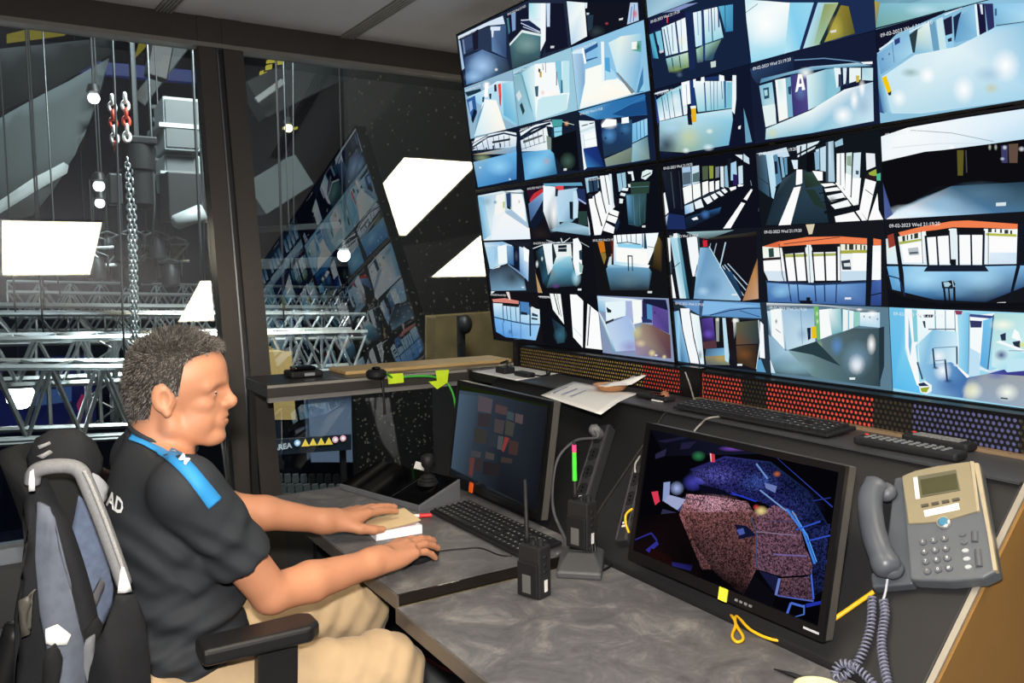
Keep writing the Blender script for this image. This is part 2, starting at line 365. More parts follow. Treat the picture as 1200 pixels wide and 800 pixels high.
# (display column, display row, tile row, tile column): frame of the drawing, base colour, drawing, time stamp position
TILES = {
(0,0,0,0): ('A', '#1c2840', '''
p d5e4f2 40 380 40 345 330 205 470 148 490 225 330 240 160 315 70 355
p 29364f 80 380 180 300 360 250 372 485 200 470 110 510; p 38486a 85 370 180 330 190 440 115 480; p 1b1a2e 185 310 240 270 240 460 195 470
g 54719a,3e5880,31456a,6487b4 360 245 500 232 505 545 370 480; p dbe8f6 355 250 448 250 445 285 385 288 380 350 368 350 362 285 355 280
p a9c4e2 45 380 70 380 112 640 85 660; p 6f86b0 90 370 105 370 122 500 105 510
g 2a3a5a,5f80ac,2a3c58,26323a,5c88bc,547fb0 110 540 280 465 510 555 550 740 300 760 130 795
o a4c8ee 280 620 150 130; o 9cc4ea 200 720 100 70; o ffffff 410 652 20 18'''),
(0,0,0,1): ('A', '#20293f', '''
p 14182c 490 150 690 40 720 180 640 290 510 395; p 3f7686 490 180 525 165 540 300 510 330; p 7e9cc8 550 130 590 110 590 280 560 295
g 9fdcec,e8f5f8,f4fafa,d8eef4 715 30 830 30 830 300 715 200
p 1c2648 640 200 720 190 825 270 825 300 720 290 650 250; l d8e2f4 10 640 190 830 180; l c8d4ec 9 640 215 820 300; l c8d4ec 7 660 250 820 310
p dfecec 510 420 650 280 830 320 825 345 660 310 520 440
g 3c606c,5a8688,4a7684,35505c,2f4650 515 440 650 305 830 340 820 545 540 660
o 8fb2ae 700 420 140 100 .6
p f3f8fb 830 30 875 30 872 380 825 480; p 141a30 875 380 885 400 840 530 815 540
p 121628 915 30 1040 30 1085 440 870 500 880 260 915 250; p c8dcf2 880 30 915 30 912 250 885 250
p d8d8dc 920 430 955 430 950 450 918 452'''),
(0,0,0,2): ('B', '#0e1222', '''
g cfe8f6,f8fbf6,f4f8f2,b8d8f0,e8f4f8 160 25 355 25 380 340 210 430 185 230
p 12141f 380 25 780 25 750 230 420 350 385 300; p 25384a 380 140 440 140 430 260 390 300; p dcecf6 355 25 382 25 380 75 362 80; p c8dce8 375 120 400 120 398 135 378 140
o 3a4a50 470 300 90 70 .7; o c04050 565 220 20 16; p d8dce0 680 175 720 165 715 185 680 192
p b6cde6 785 25 855 25 865 190 755 230; l 5a78b8 8 800 60 785 210; l 5a78b8 8 825 40 815 200; o d84048 830 130 30 50 .9'''),
(0,0,1,0): ('C', '#8fb4cc', '''
p 1c3444 20 310 180 270 190 300 60 345
g 9fd2ee,c4e4f4,eaf6fa,a6d6ea,8cc8e2 60 350 200 290 340 200 520 190 520 630
p 2f5a98 50 375 130 335 150 500 110 600; p 9cc0ea 70 400 100 380 110 460 85 490; p 101c30 120 460 150 480 110 600 95 560
g f2fbfb,fbf8ee,fdf6ea,c8e8f4 210 370 330 380 420 660 120 720
o ffffff 240 240 45 45; p ffffff 225 215 255 215 250 350 215 350
g 8ecbe4,b2e0f0,7cc0dc,64b0d4 385 225 480 205 525 600 400 520
p 6a9cbc 120 720 160 520 220 400 130 690
p ec5040 345 230 372 222 378 330 355 340; p c84848 355 340 378 330 372 440 360 420; p 281c38 310 235 330 230 335 295 312 300
p 2c4a60 200 350 220 345 215 400 198 395; p 20303c 262 320 285 315 282 370 268 365'''),
(0,0,1,1): ('C', '#9cc8dc', '''
g 4c8494,3a7088,a8d8e8,7cc0d4 470 150 600 70 690 40 640 120
g 88b4c0,84b4c4,9ccde0,88bed6 480 160 560 130 700 590 530 620
p 6ea2b0 555 130 590 150 660 330 690 540 640 430
g a2d6e6,e0f2f4,e8f4f4,aedcea 570 120 700 40 720 360 690 560
p f6fafa 690 40 1010 10 1015 320 990 470 700 580 690 250
g ffffff,fdf6ee,f4f2e8,bfe4f2 740 300 900 300 1000 450 710 570
p c9e9f1 700 580 720 380 760 350 1000 320 990 470
p 84c4dc 880 10 940 10 950 310 930 320 890 120; l 6a5a58 8 895 110 895 240; p bfe6ee 950 10 1015 10 1012 310 950 310
p 3d6f86 935 190 950 190 955 310 935 315
p c0a030 735 110 755 110 755 165 738 165; p 43404c 725 80 745 90 740 120 725 115; p 3a6074 690 250 725 245 722 345 700 345; o e87070 765 310 25 30 .5
p 243e44 550 425 570 400 598 480 580 520; p d0e0e4 515 330 545 285 570 340 540 395
l 8c8c98 6 790 20 795 120; l 7a7078 6 765 40 770 100'''),
(0,0,1,2): ('D', '#8fc4e4', '''
g b6d6ec,8fb8dc,7ea6cc,98d0e8 220 -60 340 -140 360 210 220 470
p d8eef6 225 -70 340 -110 345 -60 225 -50
p f8fbf4 365 90 520 40 540 200 640 150 830 315 310 460 360 220
g fbfaf2,fefdf4,fff8ec,e8f4f6 340 380 560 220 800 320 320 460
p a8d8ee 545 20 640 120 660 180 555 190; p 50a4d8 545 -20 590 -20 600 120 550 100
g d0eaf0,e8f2ea,9ccfe6,78b4d8,84bcdc,c4e6f2 580 -160 700 -220 890 -250 880 60 830 310 660 120
p 2c5890 350 -90 480 -160 480 -20 370 20; p 86bfe6 370 -60 480 -120 480 -30 370 0; p eaf6fa 510 -170 540 -170 545 205 520 205
p fbfdfd 330 -110 350 -110 375 30 355 40
p 63a89c 800 -160 890 -180 890 -70 800 -90; p f2f8f0 800 -165 850 -170 850 -100 800 -95; o 207850 860 -120 25 45; p 3f7cac 845 310 905 60 910 300; p 8fd0ec 870 300 920 200 920 290
p 7a8890 650 120 670 120 830 300 800 320'''),
(0,0,2,0): ('E', '#101a2c', '''
p e6f2f8 130 170 300 130 420 110 515 125 520 170 100 270; l 1c2c48 16 100 265 250 165 400 128 520 155; l 2a3a54 10 90 235 250 145
g c4d6ea,e2ecf4,e6eef4,c8dcec 100 290 300 160 520 165 515 260
l 30405c 6 140 230 165 330; l 30405c 6 195 195 225 310; l 30405c 6 240 175 265 295; l 3a4a66 5 300 160 320 280; l 3a4a66 5 350 150 365 270; l 3a4a66 5 400 150 410 260; l 3a4a66 5 450 150 455 250
p 2a3440 290 205 460 175 460 195 295 225; p 202c48 178 290 195 285 198 345 184 350; p 202c48 230 265 245 262 246 310 234 312; p 24304c 295 245 310 240 312 285 297 287; p 303c58 360 225 375 222 376 262 362 264
g b8a06a,8fb0b8,88b8d8,6aa0cc 105 330 300 290 515 250 520 320
g 88b4d0,70b4e4,6cb8e8,3878b8,285c9c,4a90c8 110 400 320 350 520 300 520 560 340 600 160 635
o 90d0f4 360 440 140 100; o a8c090 200 360 90 45 .6; o ffffff 180 450 14 14 .8; o ffffff 458 560 14 12 .9'''),
(0,0,2,1): ('E', '#161f30', '''
p eef6fa 530 110 700 40 840 0 860 70 780 60 560 160; l 16243c 22 535 175 680 85 840 35; l 20304c 14 535 125 690 45 850 10
g d8e6f0,f0f6f8,eef4f4,c2d6e6 545 200 800 70 840 290 565 300
l 40506c 5 585 160 610 280; l 40506c 5 625 140 650 260; l 40506c 5 670 120 690 240; l 40506c 5 715 100 735 230; l 40506c 5 765 80 780 220; p 555a60 580 200 760 140 765 155 585 225; l 44546c 5 560 280 800 205
p 7a8c84 800 150 845 170 845 290 810 280
p 4aa0a0 850 0 950 0 945 60 860 70; p 8fd4e8 870 75 945 65 945 155 875 165; p 183848 850 75 868 75 868 165 850 160; l 245060 6 870 120 945 110
g 3e88c0,7cc2ea,58a8d8,286890,4c98cc,64aee0 570 310 830 280 870 320 900 510 720 545 585 570
p 0c0e16 850 175 1080 100 1110 480 960 470 860 300; o 5a8070 1000 390 80 90 .5; o ffb070 990 38 26 26; o 90d4f4 720 430 160 110 .8; o d09890 800 390 50 40 .5
p d8e0e4 962 460 992 456 990 478 962 480; l b8d8c8 6 950 20 1060 50'''),
(0,0,2,2): ('F', '#14203a', '''
g 6fb8e0,2f74b0,2a6cac,2c6ba4,3a80b8 285 170 640 60 920 0 945 195 470 240
p 1c4c84 600 190 780 100 930 60 945 190 760 215; l 3c88c4 5 600 195 930 20
p eaf5fa 285 255 450 255 475 490 330 515 300 350; p cfe4e8 300 350 450 290 455 320 310 370; l 243448 9 330 300 390 285; l 243448 9 400 280 445 270
p f8fbfb 345 380 460 350 470 480 355 505; l a8c8e0 5 345 380 360 510; l bcd4e4 4 350 440 465 410
p f0f8fb 310 520 350 515 380 690 325 720; g 1e3884,1a2c70,16306c,3a80c0 345 520 480 490 540 680 375 690
g 1e3a6a,2a567c,1e3858,22384c 510 320 800 240 800 500 540 590
p 101830 465 250 510 260 545 660 480 500; o ffffff 590 280 85 60; p ffffff 515 290 560 235 655 240 655 295 520 315; p f4fbff 705 225 770 215 775 270 705 280; o 5a9cd8 590 390 80 90 .8; o 4888c0 740 330 60 60 .6
o 16202c 555 415 16 20; o 16202c 714 370 14 16
g 8a9a88,78887c,5f6e66,7e9490 545 610 800 500 800 640 560 680
g 7ec2e8,a6daf2,90cef0,68b0dc 805 280 945 230 950 390 805 460; l 2c5c94 6 845 265 850 430; l 2c5c94 6 880 255 885 420; l 2c5c94 6 915 245 920 400
g 9cc4d0,5c8490,748a84,80b0c0 805 470 950 400 970 610 800 640; l 1c2c40 5 810 462 955 385'''),
(0,1,0,0): ('G', '#12171f', '''
g 8fc4e0,c8dce4,9fb8cc,a4c8e0,e0eef4 75 235 300 190 500 200 570 640 130 655
g 7ab8da,8cc4e0,bfe0ee,64a8d0 80 250 130 240 200 600 130 650
g e4eef4,f6f6f6,f8f4f4,e8f2fa 220 420 340 390 560 540 570 640 200 650 
p f4f4f0 250 230 330 210 330 390 230 420; p f6f8f8 395 220 490 210 520 330 530 480 400 370 
p a6c0d8 330 380 400 370 550 520 550 540 340 400; p 2a3f68 340 210 385 205 388 340 350 345; p 10181c 350 330 385 345 385 365 350 350
p c0c880 310 290 330 290 328 350 312 350; o 5a8ca8 240 295 22 22; o 789cb0 160 290 60 50 .6; p e0eaf0 75 235 300 195 480 175 510 195 300 215; l 546878 8 330 200 510 215; o c06878 465 290 12 20 .8'''),
(0,1,0,1): ('G', '#14131c', '''
p c03038 560 280 590 220 680 165 690 200 570 300; p 30102a 530 190 640 160 560 270
g 5678a4,90b4d8,6c94c4,35507c 550 310 690 200 690 280 570 480; p 101a2c 560 500 690 270 720 400 600 560
g f4faff,e8f2fa,8fb8cc,2a3c48,f0f8fc 690 140 800 150 850 560 760 580 690 380
p e04850 800 140 880 135 880 180 810 190; p 2a2c4c 880 160 990 140 1020 230 900 250
g c2dcec,a8cce2,88b0c8,6c98b4,b0d4ea 800 190 1010 160 1020 420 960 480 830 480
p 14202c 935 290 970 290 970 460 940 450; p 24303c 805 170 830 170 825 240 800 240
p c4e2f2 970 190 1020 190 1020 440 970 450; p 22305c 1000 170 1080 170 1090 300 1020 290; l a4b4e4 14 1010 260 1090 310; p 120c18 1020 300 1100 320 1110 520 1010 510; p 27403c 1020 380 1100 380 1105 510 1020 510
g 8cb4c8,7aa4b8,a8cce0,5c8498 760 560 900 470 1120 530 1130 610
o ffffff 790 400 45 170 .9; o 2a2420 660 600 110 90 .7; p f2f8fa 1105 420 1150 500 1145 600 1125 600; p 60a0c0 690 120 1050 110 1060 140 700 145'''),
(0,1,0,2): ('H', '#0d0f18', '''
p 9cc4d8 280 150 400 130 410 240 300 290; p 28405a 310 160 400 140 405 270 320 280; p fafcfc 315 350 400 290 420 270 520 420 430 680 370 685 340 500
p f4f8fa 420 130 500 120 560 420 520 460 470 500; l 10141f 12 350 170 380 380 440 600; l 10141f 10 405 140 450 360 480 480; l 10141f 8 465 120 510 400; p 101420 520 120 545 110 600 420 565 430; p dcecf4 505 110 530 110 555 420 540 430; p 1c2230 310 300 350 300 355 340 330 345
p fafcfc 520 435 600 465 590 510 510 480; p fafcfc 500 490 590 520 575 580 485 545; p fafcfc 480 565 560 610 550 670 450 640
p 1c2c44 560 590 590 520 610 560 580 650
p 9cc4d8 580 110 660 95 670 230 600 280; l 244058 6 620 100 640 250; p e8f4f6 680 90 730 85 745 170 725 175 715 110 690 110
p e8f4f8 640 240 690 245 680 270 625 265; p e8f4f8 620 285 665 295 655 320 610 310; p e8f4f8 605 340 640 345 635 385 605 385; p e8f4f6 685 205 715 205 712 235 690 235
g 3c5c68,2c4c50,20382c,1e3c48,44707c 665 300 860 290 850 560 790 605 690 580; p 2a4238 705 190 890 180 880 290 715 300; l 54808c 6 710 235 880 225; l 5a8890 5 735 310 745 580; l 4a7078 5 790 310 800 590; l 3a5860 5 840 300 840 570
g 68a4c8,3c6c88,1c3c50 670 310 730 310 745 590 690 575
p dcecec 820 90 860 70 915 75 910 110 850 165 810 150; l 203038 10 820 140 900 100; p d8dcdc 818 594 850 592 850 610 818 612'''),
(0,1,1,0): ('I', '#171b24', '''
g c4dff0,8cbce0,c0dcec,e0f0f8,9ccce8 55 110 230 105 320 140 270 310 110 360
p f0f8fa 180 150 270 130 270 300 190 320; p f4fafc 130 360 210 330 160 400; p a8d0ea 90 200 150 180 150 360 110 360
g 8fb8d8,6a9cc8,2a5484,3c74a8 265 140 330 150 335 330 275 310
p 101830 330 165 385 170 385 370 335 340; o 46506c 358 240 20 60; g c0dcf0,f6fafc,88b4dc,5c8cc0 385 150 475 180 470 480 390 380
p f8fbfc 425 150 478 190 470 300 430 280
p 7ea4cc 275 310 440 420 440 450 290 340
g 3c4c60,2c3440,24282e,7aa4c0,6e94b0,44586c 110 370 280 320 430 440 450 560 125 580 105 420
o 242a30 320 440 120 110 .8; o ecf4f8 420 533 20 12; p 1a202c 275 100 480 120 480 150 330 140'''),
(0,1,1,1): ('I', '#0f1117', '''
l d8e6ee 8 500 170 620 130 770 110; l d8e6ee 10 775 65 790 120 860 65; l a8b8c0 6 640 90 740 120 960 110 1040 155
g 1a2830,2a5468,1c3a48,203c4c 540 200 600 150 650 420 610 500; p eef6fa 605 130 690 125 720 320 655 420; p 1c2c30 690 140 710 135 725 310 700 320
p e8f0f0 705 130 870 125 880 260 740 270; p 182430 750 140 830 135 830 200 750 200; l e8f0f4 5 750 170 830 165
g f0fafa,a4d8e8,4c8ca8,20303a,2a3038,78b8d0 730 250 870 240 900 380 930 520 640 540 700 340
p f8fbfc 890 80 935 70 970 140 975 400 920 430 890 300; p 203848 945 190 970 180 975 280 950 270; p 8fb4b0 945 290 985 330 975 400 950 390; o b8e8f8 920 440 50 90 .9
o f4f8f8 553 315 16 40; o f4f8f8 600 265 12 26; p b89468 520 330 540 400 605 590 545 590 530 420; o 6a3a8c 730 520 40 30 .8; o 807050 700 400 30 90 .4; p e0e8ec 935 545 970 545 968 562 935 562; o 2c5c74 640 420 50 120 .8'''),
(0,1,1,2): ('J', '#121317', '''
p c8741c 320 190 375 180 410 280 345 290; p 8c7438 345 290 415 290 380 400; p 5c1c14 440 180 470 180 495 360 470 390; p 1a1818 380 190 440 180 470 380 410 400; p 8a6458 445 300 460 300 450 400 440 400; p c8d8e0 430 330 450 320 450 400 410 415
g ffffff,f4fcfc,e0f4fa,fafafa,b0dcf0 470 120 890 98 830 370 790 440 470 400
p fbfbf8 490 240 790 260 780 400 490 370; p 8fd0ec 505 200 740 210 740 250 510 235; l 26445c 9 500 200 600 190 720 212; l 26445c 7 495 120 505 195; l 26445c 6 540 115 548 190; l 26445c 6 590 110 600 190; l 26445c 6 630 108 635 190; l 26445c 6 680 105 682 200; l 26445c 9 740 105 745 240; p 1c3c54 755 110 770 108 785 250 755 250
p f4fcff 775 105 888 98 845 240 790 220; l 606870 6 790 230 850 240
g 5a6c58,6c5830,241c12 850 240 890 130 930 200 920 470 820 420; p 181c1c 790 400 850 260 840 420
g a4d4ee,6ca0c0,2c4450,24282c,243038,5c90b0 430 400 800 430 830 470 800 640 440 640 400 440
l 30404c 11 607 315 610 460; l 30404c 9 645 320 648 460; l 30404c 12 600 318 648 320; o 6a8890 610 540 150 90 .5; p d8dcdc 790 648 832 648 830 668 790 668'''),
(0,1,2,0): ('K', '#141217', '''
p d48478 130 165 250 155 380 180 380 210 290 200 140 190; p e8d8d0 260 90 290 90 305 170 290 170
g dcf0f8,c4e2f4,e6f4fa,b4dcf0,88c0e8 140 200 380 215 575 260 580 400 150 340
p 181818 225 195 385 215 380 240 230 225; p 4a80b8 385 185 475 195 480 310 395 310; p 1c2430 400 280 460 290 460 315 400 305
g 70b0e8,9ccdf2,8cc4f0,4c90d8,5ca0e4 150 340 580 400 540 550 260 520 170 470
l 1c2c48 10 145 330 330 375 470 400 585 402; l 20304c 9 135 200 160 460; l 20304c 7 230 220 240 380; l 30405c 6 265 230 275 360; l 30405c 6 300 220 310 370; l 30405c 6 350 230 360 380; l 20304c 8 390 190 395 390; l 1c2c48 12 485 210 490 510; p 2c3c50 505 290 560 310 560 330 505 320; p 2c3440 500 335 560 345 555 360 500 352
p dce8ec 500 230 570 265 570 300 500 270; l 3c64a0 7 230 380 240 500; l 3c64a0 7 310 380 320 520; l 4c74b0 6 400 400 400 540; o 203860 300 470 24 30 .7; p e8eef0 120 90 160 88 125 115'''),
(0,1,2,1): ('K', '#0e0f14', '''
p f6faf8 670 110 770 105 805 400 700 260; l 2c3440 9 710 110 760 310; l 485060 5 735 110 780 330; o a8b888 745 150 20 30 .7
p fbfcfc 860 115 925 118 985 180 980 620 890 520; l b8c8d0 4 890 430 975 520
p fbfcfc 1025 205 1135 290 1160 380 1210 460 1220 645 1005 620; l 30384c 10 1050 230 1025 600; l c8d8dc 6 1150 380 1165 640
g 182430,2c4c5c,20404c,2c3c48 690 340 810 430 810 570 740 580; o 3a6c80 770 500 70 80 .8; l d8dce0 7 565 138 670 142; p f8fcff 1160 370 1200 390 1250 500 1290 660 1200 650'''),
(0,1,2,2): ('L', '#8494b4', '''
g bfe0f0,e8f4f8,d8e6f0,90b0d8,7ab4d8 315 135 600 160 740 175 740 380 320 270
p e4f4f8 390 190 580 180 580 320 400 370; p 1c2430 400 235 420 250 450 270 445 290 410 290; p 283038 390 380 470 345 470 365 395 400; p f6faf6 645 180 735 170 735 380 655 400; p a8b4dc 580 180 640 180 650 400 600 400
g c0d4ea,a4bce4,d4dcec,98bce0,bfd4ec 400 400 600 320 660 400 740 640 480 655
p 2a2858 735 175 830 180 830 380 740 385; p 4c90c0 780 210 830 200 830 360 785 370; p 1a1c3c 740 160 960 170 980 270 760 200
g 5a4890,5c4c94,4a3c80,6a54a4 830 220 980 270 990 490 835 410; o 2a1c50 855 290 12 18; p 283468 730 330 830 360 830 385 740 385
g 8c8478,7a5c58,64443c,54384c,9488a8,b0a08c 740 390 840 410 1000 500 1010 720 680 690 660 480
o d8c8a0 720 580 60 40; o e8d898 830 670 40 40; o f0e0a8 945 705 25 25; o c8c898 690 470 60 80 .8; o 8a6cb8 620 610 120 80 .6; o ffffff 868 690 20 12; g e0f2f8,f8fcfc,60a4bc 320 270 390 380 490 655 470 655 360 380; p e8f0f4 320 140 400 150 730 170 640 160'''),
(1,0,1,0): ('M', '#16233f', '''
g 5c7078,2c3c4c,1c2838 60 30 250 30 240 80 100 130; o c8d8a0 110 60 80 50 .8; p 8090c0 240 100 460 30 580 25 400 100
p 16183a 70 220 290 130 450 100 460 150 120 310
g 62b4d0,48a0c4,4cb0c4,2c6ca0 110 330 160 310 210 550 160 545; p 7cc4dc 180 300 230 285 260 480 220 500; p 181c38 190 390 215 430 225 520 215 540; p d0c8d8 215 480 255 465 258 490 225 500
g d4f0f8,f4fafc,ecf8fb,c8eaf4,a4d8ec 240 260 460 165 490 475 280 530
l 2c4470 9 260 270 310 530; l 2c4470 7 290 250 330 520; l 2c4470 6 335 230 350 480; l 1c3460 16 370 200 405 510; l 5c84a0 5 420 180 430 470; o f8e8c0 430 380 50 60 .4
g 94c8d0,c8e0c0,7c9858,486048 280 550 490 490 495 630 310 680; l 24384c 9 335 540 355 670; l 24384c 9 405 520 420 640; o 90a850 370 650 80 40 .6
l 203458 7 270 530 490 475; p 2c3e74 80 280 105 290 155 630 135 640
p 182850 460 120 530 110 560 640 500 660
g f0f8fc,d8f0f8,b0e0f0,c0e8f4 535 120 610 100 630 430 560 440; p 20386c 612 90 635 85 655 560 625 570; l 5c90b8 6 575 110 585 330
g f0fafc,f4fafc,98d4e4,9cd8e4 635 95 760 65 820 350 650 410; l 24406c 10 705 75 720 400; l 44709c 6 680 80 685 300; l 44709c 6 735 70 740 290; p 2a5084 765 65 780 60 785 250 772 260
g 60b4d0,489cc4,3484b0 775 60 910 40 910 290 840 300 ; l 2c5888 8 835 50 840 300
g a8d4c0,84b080,3c5868 565 460 630 430 630 580 575 590; g 9cccc0,6c9078,34546c 650 420 800 370 740 500 720 560 650 570; l 203458 7 560 445 830 355
o 50687c 410 700 34 30; p c8d8d0 700 580 750 570 750 625 705 635; p e04850 288 150 300 150 300 215 290 215'''),
(1,0,1,1): ('O', '#1b2c50', '''
g c8ecf4,fbfdfa,f8fcf6,a8e0f0,98d8f0,e4f6f8 80 20 480 20 690 20 580 385 200 490 105 170
o ffffff 310 190 210 200; g 88d0ee,9cd8f0,80ccee,b8e6f4 500 20 690 20 590 370 460 420
l 6888a0 5 110 30 130 140; l 6888a0 5 90 120 250 30; p 1e2c54 688 20 718 20 600 385 575 390
g a8d8f0,b0cca0,9cb894,b8e4f0 720 20 880 20 740 345 605 380; g 8c9c58,a8b080,98c0a0 770 30 880 30 750 330 690 340
p 1c2c34 880 25 905 25 770 335 730 345; g 8c7c30,7c7428,5c5c28,a4a048 900 40 960 50 1010 260 770 330; o c8b850 860 230 70 120 .6; p d8dcd0 818 240 865 230 862 250 820 258'''),
(1,0,1,2): ('Q', '#6fa4b4', '''
g 5c8ca0,8cc0d4,a8d8e8,7cb0c4 110 -60 1300 -420 1300 40 110 215; p 2c4458 110 -60 1300 -420 1300 -330 112 -10; g 88b8cc,b4dcea,6c9cb0 300 -90 700 -210 720 -60 320 40; p 201a20 0 20 105 20 110 215 30 230; o c04030 95 190 30 40; g b8a030,90905c,6a8c8c 108 20 190 20 150 200 112 210
g 7cb8c8,a0d4e4,88c4d8,5c8c98,70a49c 185 22 800 22 620 75 400 140 130 205; o c0e4f0 480 70 140 50 .8; l 2c3c4c 6 420 140 520 105; l 4c6870 5 540 110 600 85; l 182038 10 120 210 400 140 640 75'''),
(1,0,2,0): ('N', '#10162c', '''
l dcecf6 14 95 250 180 225 260 205; p 2a4488 95 255 150 290 180 500 125 530 105 390
g 6cb8d0,88ccdc,98d4e4,f0f8fc,eaf6fa 150 295 270 215 440 130 440 430 180 495
l 284470 7 200 270 230 480; l 284470 6 250 240 280 470; l 284470 6 290 215 325 460; l 1c3c70 14 370 190 400 440; p f8fbfd 385 130 465 110 475 330 400 350; l 5484a8 5 430 150 440 360; l 5484a8 4 225 270 250 400; o f8fcfc 330 300 60 90 .6
p 1c3870 460 110 500 105 525 350 475 360; p fafcfc 495 100 520 100 520 180 500 180
g f4fafb,e0f0f4,78c0d4,94d4e0,c0e4e4 500 120 860 120 880 370 540 410
l 24508c 12 600 110 615 400; l 4478a0 6 655 120 665 390; l 4478a0 6 690 120 690 390; l 4478a0 5 720 120 725 380; l 4478a0 7 760 120 770 290; p 3470a0 780 120 805 115 805 370 790 375; p 7cc0d4 810 130 860 130 865 360 810 360; p f4fafc 570 80 600 80 605 130 565 150; p f4fafc 740 60 785 70 790 120 740 120; p eef6fb 865 65 900 65 900 290 885 430 860 400
p 1c3464 600 90 740 70 740 110 610 115
g a8d4e4,bfe4f0,c8e8f2,8cc8e0,70b4d4,98b4a0,405868 180 500 440 440 860 380 870 500 830 720 420 790 160 780
o e8f4e8 650 590 40 30; o c8d098 460 640 120 120 .7; o 203048 250 720 110 110 .8; o e8f4f8 430 770 40 30; o d8ecf4 640 740 60 40; o b0dcf0 300 560 130 60 .7
p e8b420 478 380 522 372 530 500 485 508; p f0f4f0 470 355 522 350 525 372 475 380; p 181830 440 420 478 430 490 530 450 530; p 10142a 830 730 870 480 900 490 985 730; p f0f4f4 920 545 945 535 940 570 920 570
p 6aa0bc 970 370 1000 480 1050 690 990 700'''),
(1,0,2,1): ('P', '#151d36', '''
g 2c4468,1c2c4c,16203c,20304c 80 150 460 40 470 150 160 260; l 6c94b8 8 470 70 700 55 900 75 1060 100; g 4c88a8,98c4dc,b8dce8,5890b0 210 215 600 120 960 90 1080 115 700 135 400 190 200 250; p f4f8fa 990 85 1080 80 1080 100 1010 100
g 80bcd4,90ccdc,d8ecec,a8d0d8 195 270 300 240 330 565 245 595; p e0f0f0 220 430 320 410 328 560 245 590; p 2c5068 225 290 270 280 275 365 235 375; p a8d4e0 232 305 258 300 262 345 238 350; l 1c2c50 8 300 240 340 560
p f4f8f4 320 225 400 210 425 520 350 550; g c8e8e8,f4fafa 340 230 400 220 415 400 350 420; p 7cb4cc 400 210 440 200 460 510 420 520; p 284068 420 280 445 270 445 340 425 335
g 403c78,584c88,4c4484,383470 440 190 560 170 580 460 460 510; o 6888c0 520 320 60 80 .6
p ffffff 500 180 530 178 555 300 530 305 528 275 505 280 495 315 478 320; p 584c88 512 215 522 215 528 252 508 255; o f0fafa 560 170 70 50
g e0f4f4,88c0d4,7cb8cc,c8e8f0 565 190 720 140 730 390 580 460; g 84bcd0,a0d0e0,88c4d8 720 140 830 130 830 310 730 390
p e8f4f8 780 130 830 130 840 240 800 290; p 303c58 815 180 835 180 845 270 815 280; p d8ecf2 850 130 880 130 875 250 855 260; p 24304c 875 225 898 225 895 265 870 265; p e8f4f4 900 130 990 130 990 220 900 250; p c8b850 950 190 980 190 975 240 955 245; g a4d0e0,c4e4ec 1000 130 1085 130 1085 230 1000 225
g c8e6f0,f0f8f8,f4fafa,b4d0e4,c8e4f0,88c4dc,9cccd8 250 605 600 460 860 300 1085 240 1092 545 600 640 245 690
o ffffff 850 500 90 90; o ffffff 940 380 40 90; o ffffff 1000 290 30 80; o d0d8b0 300 640 60 50 .8; o 9cb0cc 1010 430 70 90 .6
p 5c98b4 85 500 110 560 140 690 90 715; o d04048 170 325 14 16; p 141c34 30 200 190 270 240 690 150 690 70 500'''),
(1,0,2,2): ('Q', '#8cc0dc', '''
p 12142a 120 210 640 80 840 25 640 90 300 240 170 370 125 380; l e0eef6 12 180 350 280 280; l e0eef6 9 390 225 500 170; l e0eef6 9 640 105 760 50
g 74a8d4,90c4e4,a8d8ec,6ca0cc 155 385 390 245 415 370 190 525; l 5484b0 5 270 300 285 440; o 203050 203 415 10 14; o 203050 250 380 10 12; p 2c3c78 285 280 325 262 325 300 290 318
p 2c3c44 390 245 450 200 440 370 415 370; g d8e8d8,e8f4f4,a4d0e4,84bcd8 450 215 530 150 560 360 430 370; p 6ca0c0 530 160 570 150 610 360 560 360; p c8e4ec 580 140 625 120 655 350 605 365
p 20203c 630 140 690 110 695 235 645 250; p 94ccec 645 255 695 235 705 330 655 345; p 243040 660 275 690 262 690 290 665 295
g 5c94c0,98cce8,88c0e0,6ca8d0 705 120 855 60 880 265 715 300; p 1c2848 700 120 760 80 740 140 710 300
p eaf4fa 850 30 865 30 885 260 870 265; p 1a1838 865 25 920 25 935 240 888 262; p d8e4f0 885 30 905 30 910 100 898 100; p 2c3060 920 25 980 25 990 190 945 225
g 88c4e8,a4d4f0,b8e2f4,7cb4d4 980 25 1300 20 1300 150 1000 180; l 3c6484 14 1000 60 1000 110; l 284058 6 1000 180 1300 140
g c8e8f4,d4ecf4,e4f4f8,a8d8f0,84bfe0,a4d4ec,c0e0ec 200 540 430 385 720 330 1000 190 1300 155 1300 700 480 798 270 798
o ffffff 1070 460 110 130; o ffffff 775 630 85 110; o ffffff 520 530 60 70; o f8fcfc 320 690 60 70; o 7c9c98 400 510 80 40 .7; o c8c898 970 620 60 45 .8; o 8cb4d0 950 520 120 70 .5
p f0c810 198 550 230 530 268 640 240 655; p 203440 240 655 266 640 265 668 250 672
g 5c94bc,84bcdc,b0dcf0,4c84ac 140 400 180 480 270 790 205 790 140 640; p 34548c 140 620 205 780 220 798 140 798'''),
